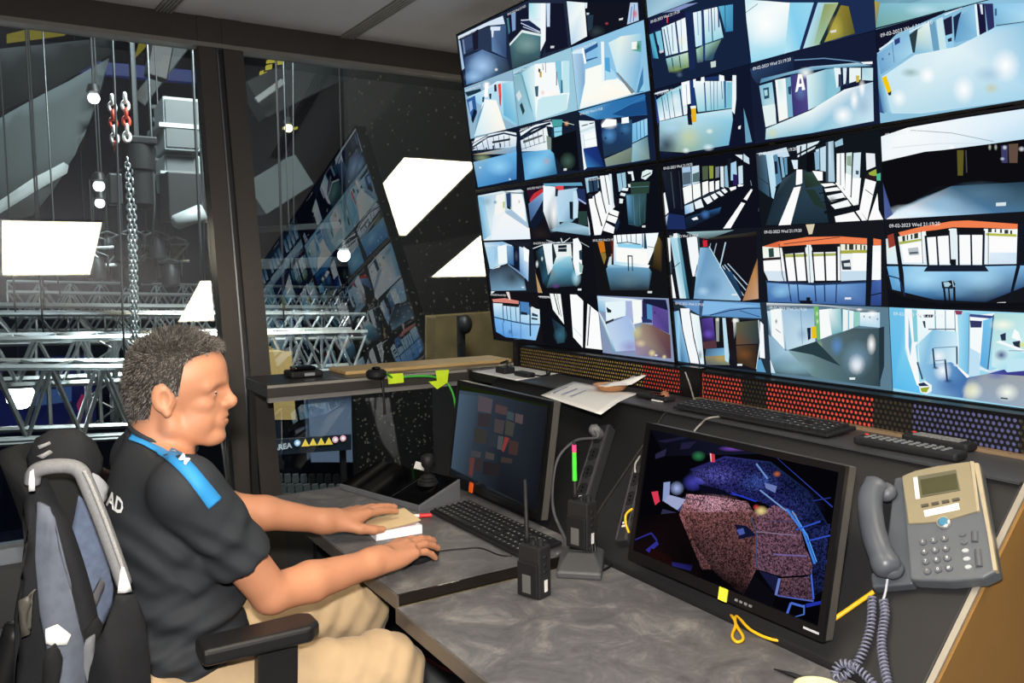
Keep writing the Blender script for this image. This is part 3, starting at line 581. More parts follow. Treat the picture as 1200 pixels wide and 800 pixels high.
(1,1,0,0): ('R', '#0d101a', '''
g 1c2430,0c0e18,0c1020 80 250 300 220 330 640 200 650; l 3c464c 10 205 250 240 590; l 30383c 6 280 240 310 600
p f4fafc 105 460 150 440 185 630 125 660; g e0ecfa,5878b0 120 675 185 645 165 760 130 770; p 1c2c5c 190 640 330 660 350 790 150 790
p a4c4e0 310 210 390 200 400 370 320 390; p 546878 315 260 390 250 395 360 320 375; p c8dcec 400 200 470 190 475 350 405 370; p 506c70 410 270 470 250 475 340 410 350
p f6faf8 318 400 400 370 408 520 335 555; p f6faf8 410 370 480 355 488 480 418 515; p f8faf8 500 350 555 335 560 445 505 475; p f8faf8 568 345 608 335 612 430 570 440; p f4f8fa 625 340 660 330 660 410 625 420; p dceaf2 670 200 700 200 705 400 675 390
p 4c5c48 500 200 555 195 555 320 505 330; p 8c9a40 565 195 605 195 605 310 570 315; p 788490 625 205 660 200 660 300 625 310
g a8d0f0,d4e6f4,c4dcf0,74a8d8 335 570 415 540 425 620 340 650; p e8f2f8 425 535 490 505 515 580 440 600; p f0f6fa 510 500 570 475 600 525 550 555; p f0f6fa 580 470 620 450 650 490 615 515; p f0f6fa 630 445 665 430 705 470 680 480; p f0f6fa 680 420 710 405 740 435 715 455
l 283c54 6 330 560 700 405; p 4a86c8 350 690 460 650 470 700 380 720; g 14243c,2c5c94,16243c,101828 340 680 680 580 660 640 360 790; o 4478b8 530 650 50 50 .9; p e8f0f8 400 690 450 670 465 695 420 705
p 141a24 740 130 780 120 755 430 740 430; p 90b8d0 710 200 735 190 750 400 715 390
p a8d0e8 770 170 820 150 830 330 770 330; p 281c58 790 270 840 280 840 370 790 380; p c8e0ec 840 200 880 190 885 360 845 370; p f8fafa 755 400 820 385 820 410 770 430; p f8fafa 835 370 890 370 880 385 840 390; p e0ecf4 810 90 880 90 880 140; p c8dcec 890 80 940 120 945 180 890 150
p fcfcfc 960 410 975 420 920 520 890 505; p fcfcfc 870 535 905 545 770 790 700 790; l 8c98a0 5 955 330 965 380; l 505c68 6 1080 520 1060 550; l 505c68 6 1040 580 1030 620'''),
(1,1,0,1): ('S', '#11161d', '''
g 303840,4c6c84,3c6078,243440 70 215 180 205 210 540 80 480; l 1c2c38 6 80 380 200 440; p c8dcec 75 205 200 185 340 150 365 220 320 230 190 210
g b8dcf0,d0e8f2,b4dcf0 180 210 235 200 265 440 240 555 225 540; p 5888a8 240 210 270 205 305 420 260 450; p 18243c 245 260 268 260 275 355 252 360; p 84b4d0 290 225 310 220 330 380 310 390; p 6898b8 320 235 345 230 350 360 335 370; p 101820 255 455 285 450 285 525 260 525
g 3a4c58,2a3a44,1e2a30,2c4454,1c2c38 310 400 440 320 500 330 620 450 670 740 180 760 240 560
p fdfdfd 420 325 465 325 465 430 445 440 415 445; p fdfdfd 400 465 455 455 375 765 280 765; p d8ecf8 380 250 430 250 430 320 400 320
g 283c34,34504c,2c4034,202c28 470 350 560 340 620 440 490 470; p 22342e 490 480 560 480 660 640 560 600
p d8e8f0 420 140 600 100 560 160 430 230; l 101820 12 455 140 450 230; l 101820 10 500 120 500 300; l 0c1018 14 420 210 560 140 650 100; p c0dcec 570 170 650 140 650 340 600 330; l 2c4454 8 600 150 605 330; p 0c0c14 500 200 555 190 550 330 500 340; p 8cb4d0 560 190 600 180 600 320 570 330
g c8dcec,90b4c8,a8c8d8 665 110 710 100 720 420 670 420; p 344854 650 110 670 110 670 420 650 420; p 9cc0d4 720 110 780 80 785 130 725 150
p fcfcfc 545 335 625 340 625 410 590 410
p fafcfc 735 200 795 195 800 480 735 430; l 3c4c54 6 765 200 765 450; p d4e8e4 810 195 855 190 845 530 805 500; p 90a894 815 220 850 215 850 300 815 290; p d4e6f0 868 195 925 190 905 600 850 555; p fafcfc 805 350 850 370 840 530 800 500; p fafcfc 860 390 925 390 905 600 852 550; p 405468 885 330 910 335 905 365 885 360
p fcfcfc 610 435 705 430 730 445 640 460; p fcfcfc 640 475 740 462 770 490 650 500; p f4f8fa 660 530 780 505 805 545 690 575; p f4f8fa 690 600 820 560 850 605 740 650; p fcfcfc 720 690 870 655 920 730 730 742; p fafcfa 725 430 745 425 900 600 870 610; p fafafa 885 650 915 640 970 720 935 725; l 101418 9 600 510 770 490; l 101418 9 630 580 800 545; l 101418 22 640 660 900 610; o 283c48 700 555 50 30 .6
p e8eef4 965 195 1035 200 1040 300 970 330; p 9cac40 985 350 1045 320 1050 370 1000 380; p 50b890 1045 360 1080 350 1080 410 1050 410; p 281c20 970 360 1050 380 1040 410 970 390
p fcfcfc 960 395 1045 420 975 720 915 640; p fcfcfc 1055 510 1065 640 1100 715 985 725; l 404850 6 960 480 1030 530'''),
(1,1,0,2): ('T', '#101116', '''
g e8f4fa,fafcfc,e0f0fa,d4ecfa,eaf6fa,b8dcf0,f0f6fa 85 235 300 170 700 100 1300 10 1300 200 1080 270 420 330 105 400
p 12121a 10 245 85 235 90 340 15 340; p eef4f4 15 215 85 205 85 235 15 240; l a0acb4 5 320 185 600 205 880 262; l d8e0e4 5 200 305 500 275 800 275; o ffffff 600 305 26 22
p 0c0c11 100 400 420 335 880 275 1300 215 1300 560 500 560 200 760 130 600
p f4f8f8 25 340 90 345 100 420 30 440; p 8c9c40 60 460 105 430 110 490 80 490; p 48b090 100 480 130 480 130 530 100 530
p 5c5824 635 320 680 320 675 490 640 490; l 4c4850 7 695 320 700 470; p 604c40 980 280 1045 275 1040 405 985 405; p 3c3c64 930 290 975 285 975 405 935 405; o e0e8f8 955 302 18 18; o c8d0e8 940 378 18 14; o d8dce4 1068 312 24 20; o b8c0b0 855 300 12 24; o b8c0b0 895 300 12 24
g 101318,3a5c74,1c2c38,46687c,4a78a0,b8dcf4,ffffff,d4ecfa 250 700 600 560 1300 520 1300 770 900 780 500 780 160 785 200 755
o dff2ff 330 745 200 70; o 5c8098 800 610 260 90 .6; o 8cb8d8 520 680 180 70 .8; g 5a6ea0,3c4c88,4a5c94 105 530 135 540 205 750 150 785 115 660
p fcfcfc 10 560 95 540 80 640 35 790 0 740; p fcfcfc 60 760 105 630 150 785 50 795; p d8e4e8 897 672 965 668 963 692 897 695'''),
(1,1,1,0): ('U', '#14171f', '''
p f6fafa 65 150 120 150 125 360 85 380; p f6fafa 105 500 135 490 175 720 115 720; g a4d4e4,c8e8f0,8cc4d8,e4f4f8 120 150 200 110 300 720 210 720; g 78b0c4,386880,3c7890 180 120 220 110 300 720 270 720; p f0f8fa 150 110 185 105 190 150 150 150; l 283840 7 140 440 210 380
p 10141c 205 105 275 100 340 720 300 725; p 3c4c58 80 380 130 370 135 470 100 510
p f4f8fa 275 150 370 130 400 440 340 560 310 400; l 485c6c 9 385 140 405 430; l 203038 7 375 400 350 520; p 10181c 330 510 360 510 360 590 335 590
g a0c4c8,7ca0a4,3c4c50,2a3438 270 95 720 75 480 160 380 150
g 8cbcd8,6898bc,a0c8e4,74a4cc,8cb8dc 400 240 480 240 780 740 340 720 370 440
o 4c7ca4 520 600 110 110 .6; o b8d8f0 430 650 70 50 .7; p d02838 425 175 465 170 470 230 430 235; p 8c1c28 430 150 440 150 440 180 430 180
p 131119 480 170 930 100 930 340 820 600 600 400; g 3c3c34,2c2824,1c1818 480 150 930 90 930 130 500 170
l b4d0e0 12 640 190 585 430; l 90acbc 9 555 200 525 320; l 8ca8bc 7 500 200 490 260; l c0dcf0 9 485 230 600 430 780 730; l b8d4e8 9 610 410 810 690; l b8d4e8 8 630 400 830 640; l b0cce0 9 660 390 845 590
g 1c3c5c,2c5478,1c344c 620 440 700 470 800 680 780 720; g b88044,8c5c38,c8a080,a87c5c 905 440 940 340 950 720 800 740; p d8e4e8 695 675 750 672 750 690 700 690'''),
(1,1,1,1): ('V', '#17181e', '''
p d86840 150 260 290 215 290 320 190 330; p f08050 290 220 500 185 760 180 970 195 970 240 760 235 500 245 290 260; p e87848 1020 195 1080 205 1080 250 1020 250; l 503028 6 320 240 760 185
g e8f0e0,f0f4ec,e8f0f0,f4fafa,fafcfc 125 260 300 270 750 260 1080 250 1080 520 200 530 140 400
p 2c4844 200 275 240 270 245 340 205 345; p f0f0e0 760 240 970 245 970 300 760 300; p 343830 800 240 815 240 815 285 800 285; p 343830 830 240 865 240 865 285 830 285; p 343830 880 245 892 245 892 285 880 285; p 343830 918 245 930 245 930 285 918 285; p 343830 945 250 958 250 958 285 945 285; p a8a840 760 290 970 285 970 310 760 315
p fcfcfc 155 380 330 370 330 450 160 450; p 2c2024 140 350 300 340 300 360 150 370; p a8b064 310 320 740 310 740 330 320 345; p fcfcfc 340 345 735 330 735 440 345 450; p fcfcfc 860 310 975 310 975 440 860 445; p fcfcfc 1020 300 1080 300 1080 420 1020 430; p c4dcec 770 450 970 450 970 520 770 530; p d4e4f0 150 450 330 450 340 530 200 520
p 15161c 305 265 490 250 490 305 315 320; p 15161c 540 250 735 240 735 300 545 305
l 161a24 16 320 300 350 530; l 161a24 14 400 300 425 540; l 161a24 14 485 300 505 540; l 161a24 12 545 290 565 540; l 161a24 14 640 300 650 540; l 161a24 16 735 240 738 540; l 303840 6 285 240 310 480 330 540; l 303840 5 765 240 765 530; p e8f4f8 500 245 535 245 555 540 515 540; l 283440 4 515 250 530 540
p 303c48 770 370 840 360 850 440 780 440; p d8e0e0 790 390 840 385 845 415 795 415
g 5c8cc0,88b8e8,74a4dc,4c78b4,3c5c98,3c68a4 190 540 400 555 740 555 980 540 980 720 200 700
l 24385c 16 180 530 560 555 980 535; l 1c2c50 9 360 550 380 690; l 1c2c50 9 430 550 440 690; l 1c2c50 9 565 560 575 690; l 1c2c50 9 640 550 645 690; l 24345c 9 735 550 730 700; p 12161f 975 190 1020 190 1005 720 960 720; g 3c5ca0,4c6cb0,2c4484 1010 530 1085 515 1085 720 1000 720; l 141c34 9 1000 640 1090 620; o 90c8e8 300 610 90 60 .8
p 101420 445 680 545 680 545 705 450 705; p 101420 500 655 530 655 530 680 500 680; p d8ccb0 495 85 565 82 545 160 520 165; p e0e4ec 800 655 850 655 850 672 800 672'''),
(1,1,1,2): ('W', '#15161c', '''
p f08050 215 215 400 170 630 128 760 122 1150 150 1150 190 900 180 640 175 400 215 230 245
g e8f0e0,f4f8f4,fafcfa,f8fcfc,e8f4fa,d8ecf6 90 270 400 210 640 185 1150 190 1150 470 90 470
p 943c30 130 240 185 220 190 320 140 340; p c8dcec 80 270 130 260 130 320 90 340; p 343830 245 245 268 240 268 290 248 290; p 343830 280 238 292 235 292 275 282 278; p 343830 312 232 326 230 326 268 314 270; p 343830 338 225 370 218 370 260 340 265; p a8b450 220 290 395 265 395 280 225 310
p 343830 920 185 945 185 945 215 920 215; p 343830 968 190 980 190 980 215 968 215; p 343830 1010 190 1025 190 1025 220 1010 220; p 343830 1045 195 1075 195 1075 225 1045 225; p 343830 1090 200 1105 200 1105 230 1090 230; p b8bc50 900 220 1140 230 1140 250 900 240
p fcfcfc 240 310 410 290 420 450 260 450; p fcfcfc 930 250 1140 250 1140 370 930 370; g e0eef8,d0e4f4 930 375 1140 375 1140 460 930 460; p b8c0c4 290 340 370 330 380 390 300 395; p 505c68 300 370 370 365 370 380 305 385
p 131419 430 205 610 185 615 240 435 255; p 131419 670 180 885 178 885 235 675 235
p fafcfc 445 260 515 250 525 460 455 460; p fafcfc 530 245 610 240 615 460 540 460; p e4f0f4 620 190 665 185 690 470 630 440; p fafcfc 695 240 780 235 780 460 700 460; p fafcfc 795 235 875 235 870 460 800 460
l 161c2c 18 430 240 450 470; l 161c2c 14 515 235 530 470; l 161c2c 12 612 200 625 460; l 161c2c 14 685 210 690 470; l 161c2c 14 785 230 790 470; l 161c2c 18 885 200 880 470; l 404c58 5 395 200 410 460; l 404c58 5 920 180 920 460; p 14161f 625 425 668 425 668 490 625 490
g 70b4e4,a0d4f0,98cef0,70a8d8,386090,1c2c48,2c4c74,5898cc 90 480 400 480 920 480 1300 470 1300 600 900 760 500 740 170 660
o b0e0f8 420 580 240 110 .9; o a8d8f4 850 570 220 110 .8; o 88b8dc 640 640 200 100 .5
p 182030 450 470 890 470 925 520 415 520; l 141c30 14 90 468 440 475; l 141c30 14 890 472 1300 465; p 15171d 180 220 210 215 260 540 270 720 240 700 215 470; p 131722 1150 150 1200 130 1170 480 1100 740 1080 740 1140 480
l 1c3058 10 110 550 225 575 270 710; l 1c2434 9 85 300 120 600; p 1a2434 555 600 590 598 645 585 665 620 640 655 560 650; p a8ccd8 570 605 610 602 630 620 610 640 580 640; l 10141c 16 575 650 590 790; l 10141c 12 612 650 620 770; l 10141c 18 655 640 658 780; l c8dce8 6 640 585 650 640; p e8ecec 990 762 1058 758 1056 780 992 782
p 0e1016 80 600 140 660 260 720 560 770 1300 760 1300 820 60 820'''),
(1,1,2,0): ('X', '#23303c', '''
g 5c84b4,6c98c8,6ca4d8,5c90c4 45 55 320 55 880 80 895 225 330 200; p 84b8e4 330 60 620 80 890 110 600 130 420 185 330 190; l 1c3458 9 410 195 600 150 760 130 890 130; l 1c3458 6 690 150 880 210; p 3c5478 315 60 355 55 335 215 310 210; l 142038 9 45 130 130 150
g 6ca4cc,a0d0ec,74b0d8,3c709c,8cc4e8 60 160 125 150 220 640 150 630 90 620
p f4f8fa 135 130 220 130 310 650 230 640 160 330; g f8fbfc,e8f4f8,c8e4f0,f0f8fa 225 170 310 200 370 655 315 650; l 24344c 9 125 150 160 350 225 640; l 24344c 9 225 160 260 400 320 650; o 4c6870 320 570 25 60 .8
p 16161f 320 225 880 235 880 720 360 660; g 44347c,5c44a0,3c2c70,2c1c38 330 230 440 215 465 430 345 440; o 6c50c0 400 370 60 50; p 54343c 345 445 470 430 480 500 360 510
g 3c5c7c,6ca4d0,84c0e4,48708c 375 510 560 500 595 570 370 580; g 8c805c,a09468,7c8470,506068 370 580 560 570 600 660 380 660; o c0a050 520 600 70 40 .7
p 8c9890 465 225 500 220 500 440 475 440; o f0f0e0 485 235 22 24; p 14141c 500 225 535 220 555 500 500 470; p b8dcec 530 220 560 220 595 570 590 640 555 620; p 1c1418 565 220 630 225 640 520 590 500; g f4f4ec,88b0b8,305060 630 225 680 230 690 300 640 420; o f8f8f0 655 245 40 30
g 5c5c48,34403c,2c3c44,6c4c34 660 260 870 240 870 460 660 470; g 5c4430,2c2420,3c2c20 660 480 860 470 840 700 670 640; o 7c4c24 740 560 90 60 .7; l d8e4ec 9 870 240 885 450 850 700; p f4fafc 885 250 915 280 930 600 880 590; p 5c9cc4 860 620 890 600 940 730 850 720; p 1c1820 590 500 640 520 665 630 600 600; p e4ecec 670 650 718 650 718 668 672 668'''),
(1,1,2,1): ('Y', '#5c7c90', '''
g e4ecf0,c8d4dc,6c8494,30485c 80 65 500 75 1000 120 1000 150 600 100 90 95
g c4e0ec,e8f4f4,8cb8d0,7cacc8 90 130 240 110 270 430 160 360; p f4f8f8 150 120 230 110 260 430 160 320; o 406070 195 210 12 24; l 6c8490 5 190 270 230 300
g a4c4dc,88b0d0,c8e0ec,b8d4e4 235 120 490 110 500 370 275 435; l 6890b0 4 385 110 400 390; p f6fafa 530 120 630 110 630 315 540 350; g f0f8f8,90c8d0,74b4bc,80bcc4 600 115 700 110 710 290 630 315; p e8f4f4 715 115 800 130 800 260 715 290; p 88b8d8 755 110 765 110 765 275 755 280; p 90ccc4 800 135 850 135 850 240 805 255
g f4fafa,c8e0ec,b4d8ec 850 140 1005 140 1005 260 850 245; o 203048 882 172 9 12; o 203048 927 178 9 12; o 203048 987 192 9 12; o ffffff 845 118 30 14; o ffffff 945 150 50 30
p 70b868 488 95 525 95 540 350 515 355; o d0f0c0 515 150 12 26; o d0f0c0 518 210 12 24; p e8c018 470 255 505 245 512 340 475 345; p 141c38 435 262 465 258 465 345 445 360; o 7ca0c0 400 310 55 70 .7
g 8cb0c8,a4c8dc,6c8c98,506870,44606c,7ca4b8 100 310 270 440 510 365 640 660 190 615 110 500
g 88a8b0,5c7478,44585c,3c5058,2c4048,506c74,68888c 290 440 520 365 800 265 1005 265 1010 720 700 680 480 640
o 5c90d0 670 400 60 90 .8; o 98c090 535 410 30 70 .7; o ffffff 825 545 75 90; o ffffff 825 545 45 60; o ffffff 940 390 40 90; o 90b8d8 830 500 140 160 .5; p 283c44 290 435 510 365 700 560 480 470; o 8cb4c0 340 570 180 70 .7
p 24343c 1000 260 1040 250 1040 560 1000 715; o 405458 930 600 90 110 .6; g fafcfc,c0dcec 110 500 190 615 150 610 120 560; p f4f8fa 85 200 95 200 105 490 75 490; p e8f0f0 768 648 815 648 812 665 770 665'''),
(1,1,2,2): ('Z', '#9cd8ee', '''
g 70c0e4,74c4ec,80d0ec,68c4f0,64c0f0,58b8ec 85 60 240 65 240 330 330 600 350 660 110 615
p f4f8fa 235 70 320 75 330 300 310 330 340 590 320 580 240 340; p 74b8d8 262 120 285 300 275 400 262 330; p 84ccd8 285 75 320 80 330 300 300 300; p fcfcfc 230 330 330 580 340 610 320 600
g f4fafc,f8fcfc,e8f6fa,c8e6f4,d8f0f8 320 75 600 80 620 480 400 520 330 430
p 242c44 365 110 435 110 430 130 370 130; l 48586c 4 330 110 350 130; l 5c98b4 7 447 80 450 210; l 5c98b4 6 518 80 520 250; l 5c98b4 6 583 85 588 240; l 445c74 7 400 212 590 212; p 2c3444 360 155 378 155 382 205 372 200
g b4e0f0,88c4e4,c8eaf6,e0f2f8,84b8dc 330 310 430 215 600 230 620 470 350 560
g 8cc4e4,5c94c8,3c68a8,4874ac,84b4dc 340 460 560 440 680 540 640 690 420 660; o f4fcff 500 500 70 80; o ffffff 470 400 60 60 .8; o 3c64a4 560 600 120 70 .7
l 2c4058 12 432 345 445 480; l 2c4058 11 598 330 600 465; l 2c4058 13 517 420 532 575; l 6c90a8 6 435 342 600 332; l 6c90a8 6 440 432 520 425; o 2c4460 452 480 26 14; o e8f4f8 598 462 30 12; o 2c4878 540 572 36 18; l 384c64 12 325 440 360 560
p f0f6f8 330 585 380 570 425 600 425 640 390 662 345 650; p 203050 330 590 370 580 405 605 340 608; p 98a830 345 620 410 612 390 650 355 648
g a4dcf0,74c0e8,68b8e4,9cd8f0 620 100 690 95 680 530 610 480; p f4fafc 690 120 860 100 860 140 780 150 780 440 690 420; p 343864 690 150 775 155 770 200 695 200; l 3c4c88 20 690 115 860 130; p c0e0f4 690 340 760 380 760 550 680 530; p fcfcfc 610 470 690 540 670 550 605 480; l 708498 5 688 110 680 520; g 74c0e8,80c8ec,60ace0 785 150 850 130 820 500 760 460; p dcecf4 760 470 830 500 900 480 890 495 830 515 755 490; p 8c3c5c 585 80 640 85 630 110 595 110; l 4c6078 9 855 110 815 490
g b0dcd8,c4ecf0,8cd0ec,a4dcec,c8eaf2,78bcd8 860 100 1300 110 1300 420 950 510 840 470; o fcfce8 920 180 100 50 .9; p 2c3454 900 250 940 235 940 290 910 290; p f8fcfc 980 270 1000 210 1030 230 1050 300; p 243044 985 300 1040 290 1040 340 1000 330; o e0e060 1055 320 24 30; p f4fafc 870 300 900 290 1060 350 1300 380 1300 420 1060 370; l 8ca8b8 6 960 360 1300 365
o 3c4484 910 390 55 45; p bfe6f2 940 420 1300 400 1300 500 950 510; p 3c3c8c 820 520 930 490 950 510 1300 480 1300 550 900 560; g 5878ac,98a0a8,a0a8a4,a0b0c0,8ca4bc 680 545 820 520 1300 550 1300 790 640 690
o f8fcf0 710 640 80 70; o f8fcf0 950 650 90 70; o d8d8a0 700 630 60 90 .6; o 5460b0 880 530 90 40 .7; l 303848 9 905 688 955 694'''),
}
STAMP = {}
def draw_display(cx, ry, label):
    o = WO + WX * cx * (DW + 0.003) + WZ * (1 - ry) * (DH + 0.003)
    M = frame(o, WX, WZ); Mi = np.array(M.inverted())
    r = empty('video_wall_display', M=M, label=label, cat='display', group='displays of the video wall')
    MB().box((0.004, 0.008, 0.004), (DW - 0.004, 0.05, DH - 0.004)).build('housing', M_bezel, r)
    mb = MB(); b = 0.0045
    for lo, hi in (((0, -0.003, 0), (DW, 0.008, b)), ((0, -0.003, DH - b), (DW, 0.008, DH)), ((0, -0.003, b), (b, 0.008, DH - b)), ((DW - b, -0.003, b), (DW, 0.008, DH - b))): mb.box(lo, hi)
    mb.build('bezel', M_bezel, r)
    MB().box((b, 0.002, b), (DW - b, 0.008, DH - b)).build('screen', M_panelblk, r)
    tw, th = (DW - 2 * b) / 3, (DH - 2 * b) / 3
    for tr in range(3):
        for tcn in range(3):
            x0, z1 = b + tcn * tw, DH - b - tr * th
            x1, z0 = x0 + tw, z1 - th
            key = (cx, ry, tr, tcn)
            if key in TILES:
                fr, base, txt = TILES[key]; ox, oy, s = FR[fr]
            else:
                fr, base, txt, (ox, oy, s) = None, ['#1b2c48', '#24384c', '#182438'][tcn], '', (0, 0, 1)
            def loc(p, x0=x0, x1=x1, z0=z0, z1=z1):
                if p[0] == 'L': return (p[1], 0.0015, p[2])
                P = hit(p[0], p[1], WYN, WC - 0.0)   # the drawing was taken down in picture coordinates on the wall's plane
                q = Mi @ np.array([P[0], P[1], P[2], 1.0])
                return (min(max(q[0], x0 + .0008), x1 - .0008), 0.0015, min(max(q[2], z0 + .0008), z1 - .0008))
            g = 0.0008
            layers = [([lin(base)] * 4, [('L', x0 + g, z0 + g), ('L', x1 - g, z0 + g), ('L', x1 - g, z1 - g), ('L', x0 + g, z1 - g)], None)]
            layers += parse_drawing(txt, ox, oy, s)
            if not txt:        # tiles cut off by the picture's edge
                for k in range(4):
                    xa, xb = x0 + tw * (0.1 + 0.2 * k), x0 + tw * (0.24 + 0.2 * k)
                    layers.append(([lin('#8fc0dc'), lin('#d8ecf4'), lin('#5c90b8'), lin('#3c6488')], [('L', xa, z0 + th * .35), ('L', xb, z0 + th * .38), ('L', xb, z1 - th * .2), ('L', xa, z1 - th * .22)], None))
                layers.append(([lin('#9cc4d8'), lin('#6c98b4'), lin('#c8e0ea'), lin('#84b0c8')], [('L', x0 + g, z0 + g), ('L', x1 - g, z0 + g), ('L', x1 - g, z0 + th * .3), ('L', x0 + g, z0 + th * .25)], None))
            v = paint_mesh('camera_view', layers, loc, 0.00003, M_view, r)
            me = text_mesh('09-02-2023 Wed 21:19:20', 0.0105, align='LEFT')
            t = link('time_stamp', me, M_stamp, v); t.matrix_local = Matrix.Translation((x0 + 0.012, -0.0015, z1 - 0.014)) @ Matrix.Rotation(math.pi / 2, 4, 'X')
    return r
M_stamp = emit_mat('screen_lettering', '#e8ecf0', 1.0)
draw_display(0, 0, 'upper left display of the video wall with nine corridor camera pictures')
draw_display(1, 0, 'upper right display of the video wall with a yellow bin and a letter A')
draw_display(0, 1, 'lower left display of the video wall above the paper sheets')
draw_display(1, 1, 'lower right display of the video wall with orange roofs and doorways')
# support frame behind the displays
sup = empty('display_support_frame', (WO[0] + 0.1, WO[1] - 1.02, 0), label='black steel frame that carries the video wall', cat='frame')
bpy.context.view_layer.update()
def spart(name, mb):
    o = mb.build(name, M_bezel); o.parent = sup; o.matrix_parent_inverse = sup.matrix_world.inverted(); return o
for u in (0.12, 0.70, 1.34, 1.92):
    a = WO + WX * u + WYN * 0.062 + WZ * 0.02; b = a + WZ * 1.10
    spart('rail', MB().bar(a, b, 0.05, 0.02, up=tuple(WYN))); spart('upright', MB().bar(a + WYN * .01, (a[0] + .01, a[1], 0), 0.05, 0.05))
spart('cross_beam', MB().bar(WO + WX * 0.02 + WYN * 0.062 + WZ * 0.03, WO + WX * 2.02 + WYN * 0.062 + WZ * 0.03, 0.04, 0.022))
# ================================================================== console and desks
FD, ND = 0.745, 0.723                                      # heights of the far and the near desk top
M_desk = desk_material()
M_edge = mat('desk_edge_band', '#5d5855', 0.25, 0.2, 0.6, 0.05)
M_con = mat('console_black', '#161618', 0.5, 0, 0.45, 0.08, 20, 0.05, 200)
M_con2 = mat('console_black_near', '#202022', 0.5, 0, 0.45, 0.08, 20, 0.05, 200)
M_oak = mat('oak_veneer', '#8d6a3c', 0.5, 0, 0.4, 0.12, 6, 0.05)
CY0, CYS, CY1 = 0.690, 1.570, 2.36                         # near end, seam, far end of the console
LEDGE = 1.035
def desk(name, x0, x1, y0, y1, z, th, lb):
    r = empty(name, ((x0 + x1) / 2, (y0 + y1) / 2, 0), label=lb, cat='desk')
    cx, cy = (x0 + x1) / 2, (y0 + y1) / 2
    MB().box((x0 - cx, y0 - cy, z - th), (x1 - cx, y1 - cy, z)).build('desktop', M_desk, r, bevel=0.002)
    return r, cx, cy
r, cx, cy = desk('desk', 0.672, 1.165, 1.505, 2.372, FD, 0.030, 'grey stone-look desk in front of the seated man')
MB().box((0.672 - cx, 1.4995 - cy, FD - 0.030), (1.165 - cx, 1.505 - cy, FD - 0.0005)).build('end_band', mat('glossy_edge_strip', '#2a2622', 0.12, 0.6, 0.8), r)
MB().box((0.668 - cx, 1.4995 - cy, FD - 0.031), (0.672 - cx, 2.372 - cy, FD - 0.001)).build('front_band', M_edge, r)
MB().box((1.10 - cx, 1.52 - cy, 0), (1.14 - cx, 2.35 - cy, FD - .03)).build('modesty_panel', M_con, r)
MB().box((0.78 - cx, 2.31 - cy, 0), (1.10 - cx, 2.345 - cy, FD - .03)).build('side_panel', M_con, r)
r, cx, cy = desk('desk', 0.665, 1.165, 0.50, 1.492, ND, 0.030, 'grey stone-look desk under the radios, nearest the camera')
MB().box((0.661 - cx, 0.50 - cy, ND - 0.031), (0.665 - cx, 1.492 - cy, ND - 0.001)).build('front_band', M_edge, r)
MB().box((0.665 - cx, 1.492 - cy, ND - 0.030), (1.165 - cx, 1.496 - cy, ND - 0.0005)).build('end_band', mat('bright_edge_strip', '#b9a98a', 0.2, 0.7), r)
MB().box((0.80 - cx, 1.20 - cy, 0), (1.09 - cx, 1.235 - cy, ND - .03)).build('side_panel', M_con, r)
MB().box((1.10 - cx, 0.52 - cy, 0), (1.14 - cx, 1.48 - cy, ND - .03)).build('modesty_panel', M_con, r)
# console modules: profile in x,z, sloping up from the desk to a ledge
prof = [(1.19, 0.0), (1.69, 0.0), (1.69, LEDGE - 0.004), (1.455, LEDGE - 0.004), (1.168, 0.735), (1.168, 0.66), (1.19, 0.66)]
def module(y0, y1, m, lb, side):
    r = empty('console_module', (1.44, (y0 + y1) / 2, 0), label=lb, cat='console')
    h = (y1 - y0) / 2
    MB().prism([(x - 1.44, z) for x, z in prof], -h + 0.002, h - 0.002, 'y').build('body', m, r, bevel=0.003)
    MB().box((1.44 - 1.44, -h + 0.002, LEDGE - 0.004), (1.69 - 1.44, h - 0.002, LEDGE)).build('ledge_top', mat('ledge_dark_laminate', '#3a3a3d', 0.4, 0, 0.4, 0.1, 25), r)
    if side:
        MB().prism([(x - 1.44 + 0.006, z) for x, z in prof], -h - 0.014, -h + 0.0015, 'y').build('end_panel', M_oak, r)
        a = Vector((1.455 - 1.44, -h - 0.006, LEDGE)); b = Vector((1.168 - 1.44, -h - 0.006, 0.737))
        MB().bar(a, b, 0.010, 0.004).build('edge_strip', mat('worn_edge', '#9a948a', 0.4, 0.3), r)
    return r
module(CY0 + 0.014, CYS, M_con2, 'near black console module with sloped front behind the telephone', True)
module(CYS, CY1 + 0.04, M_con, 'far black console module with sloped front behind the dark monitor', False)
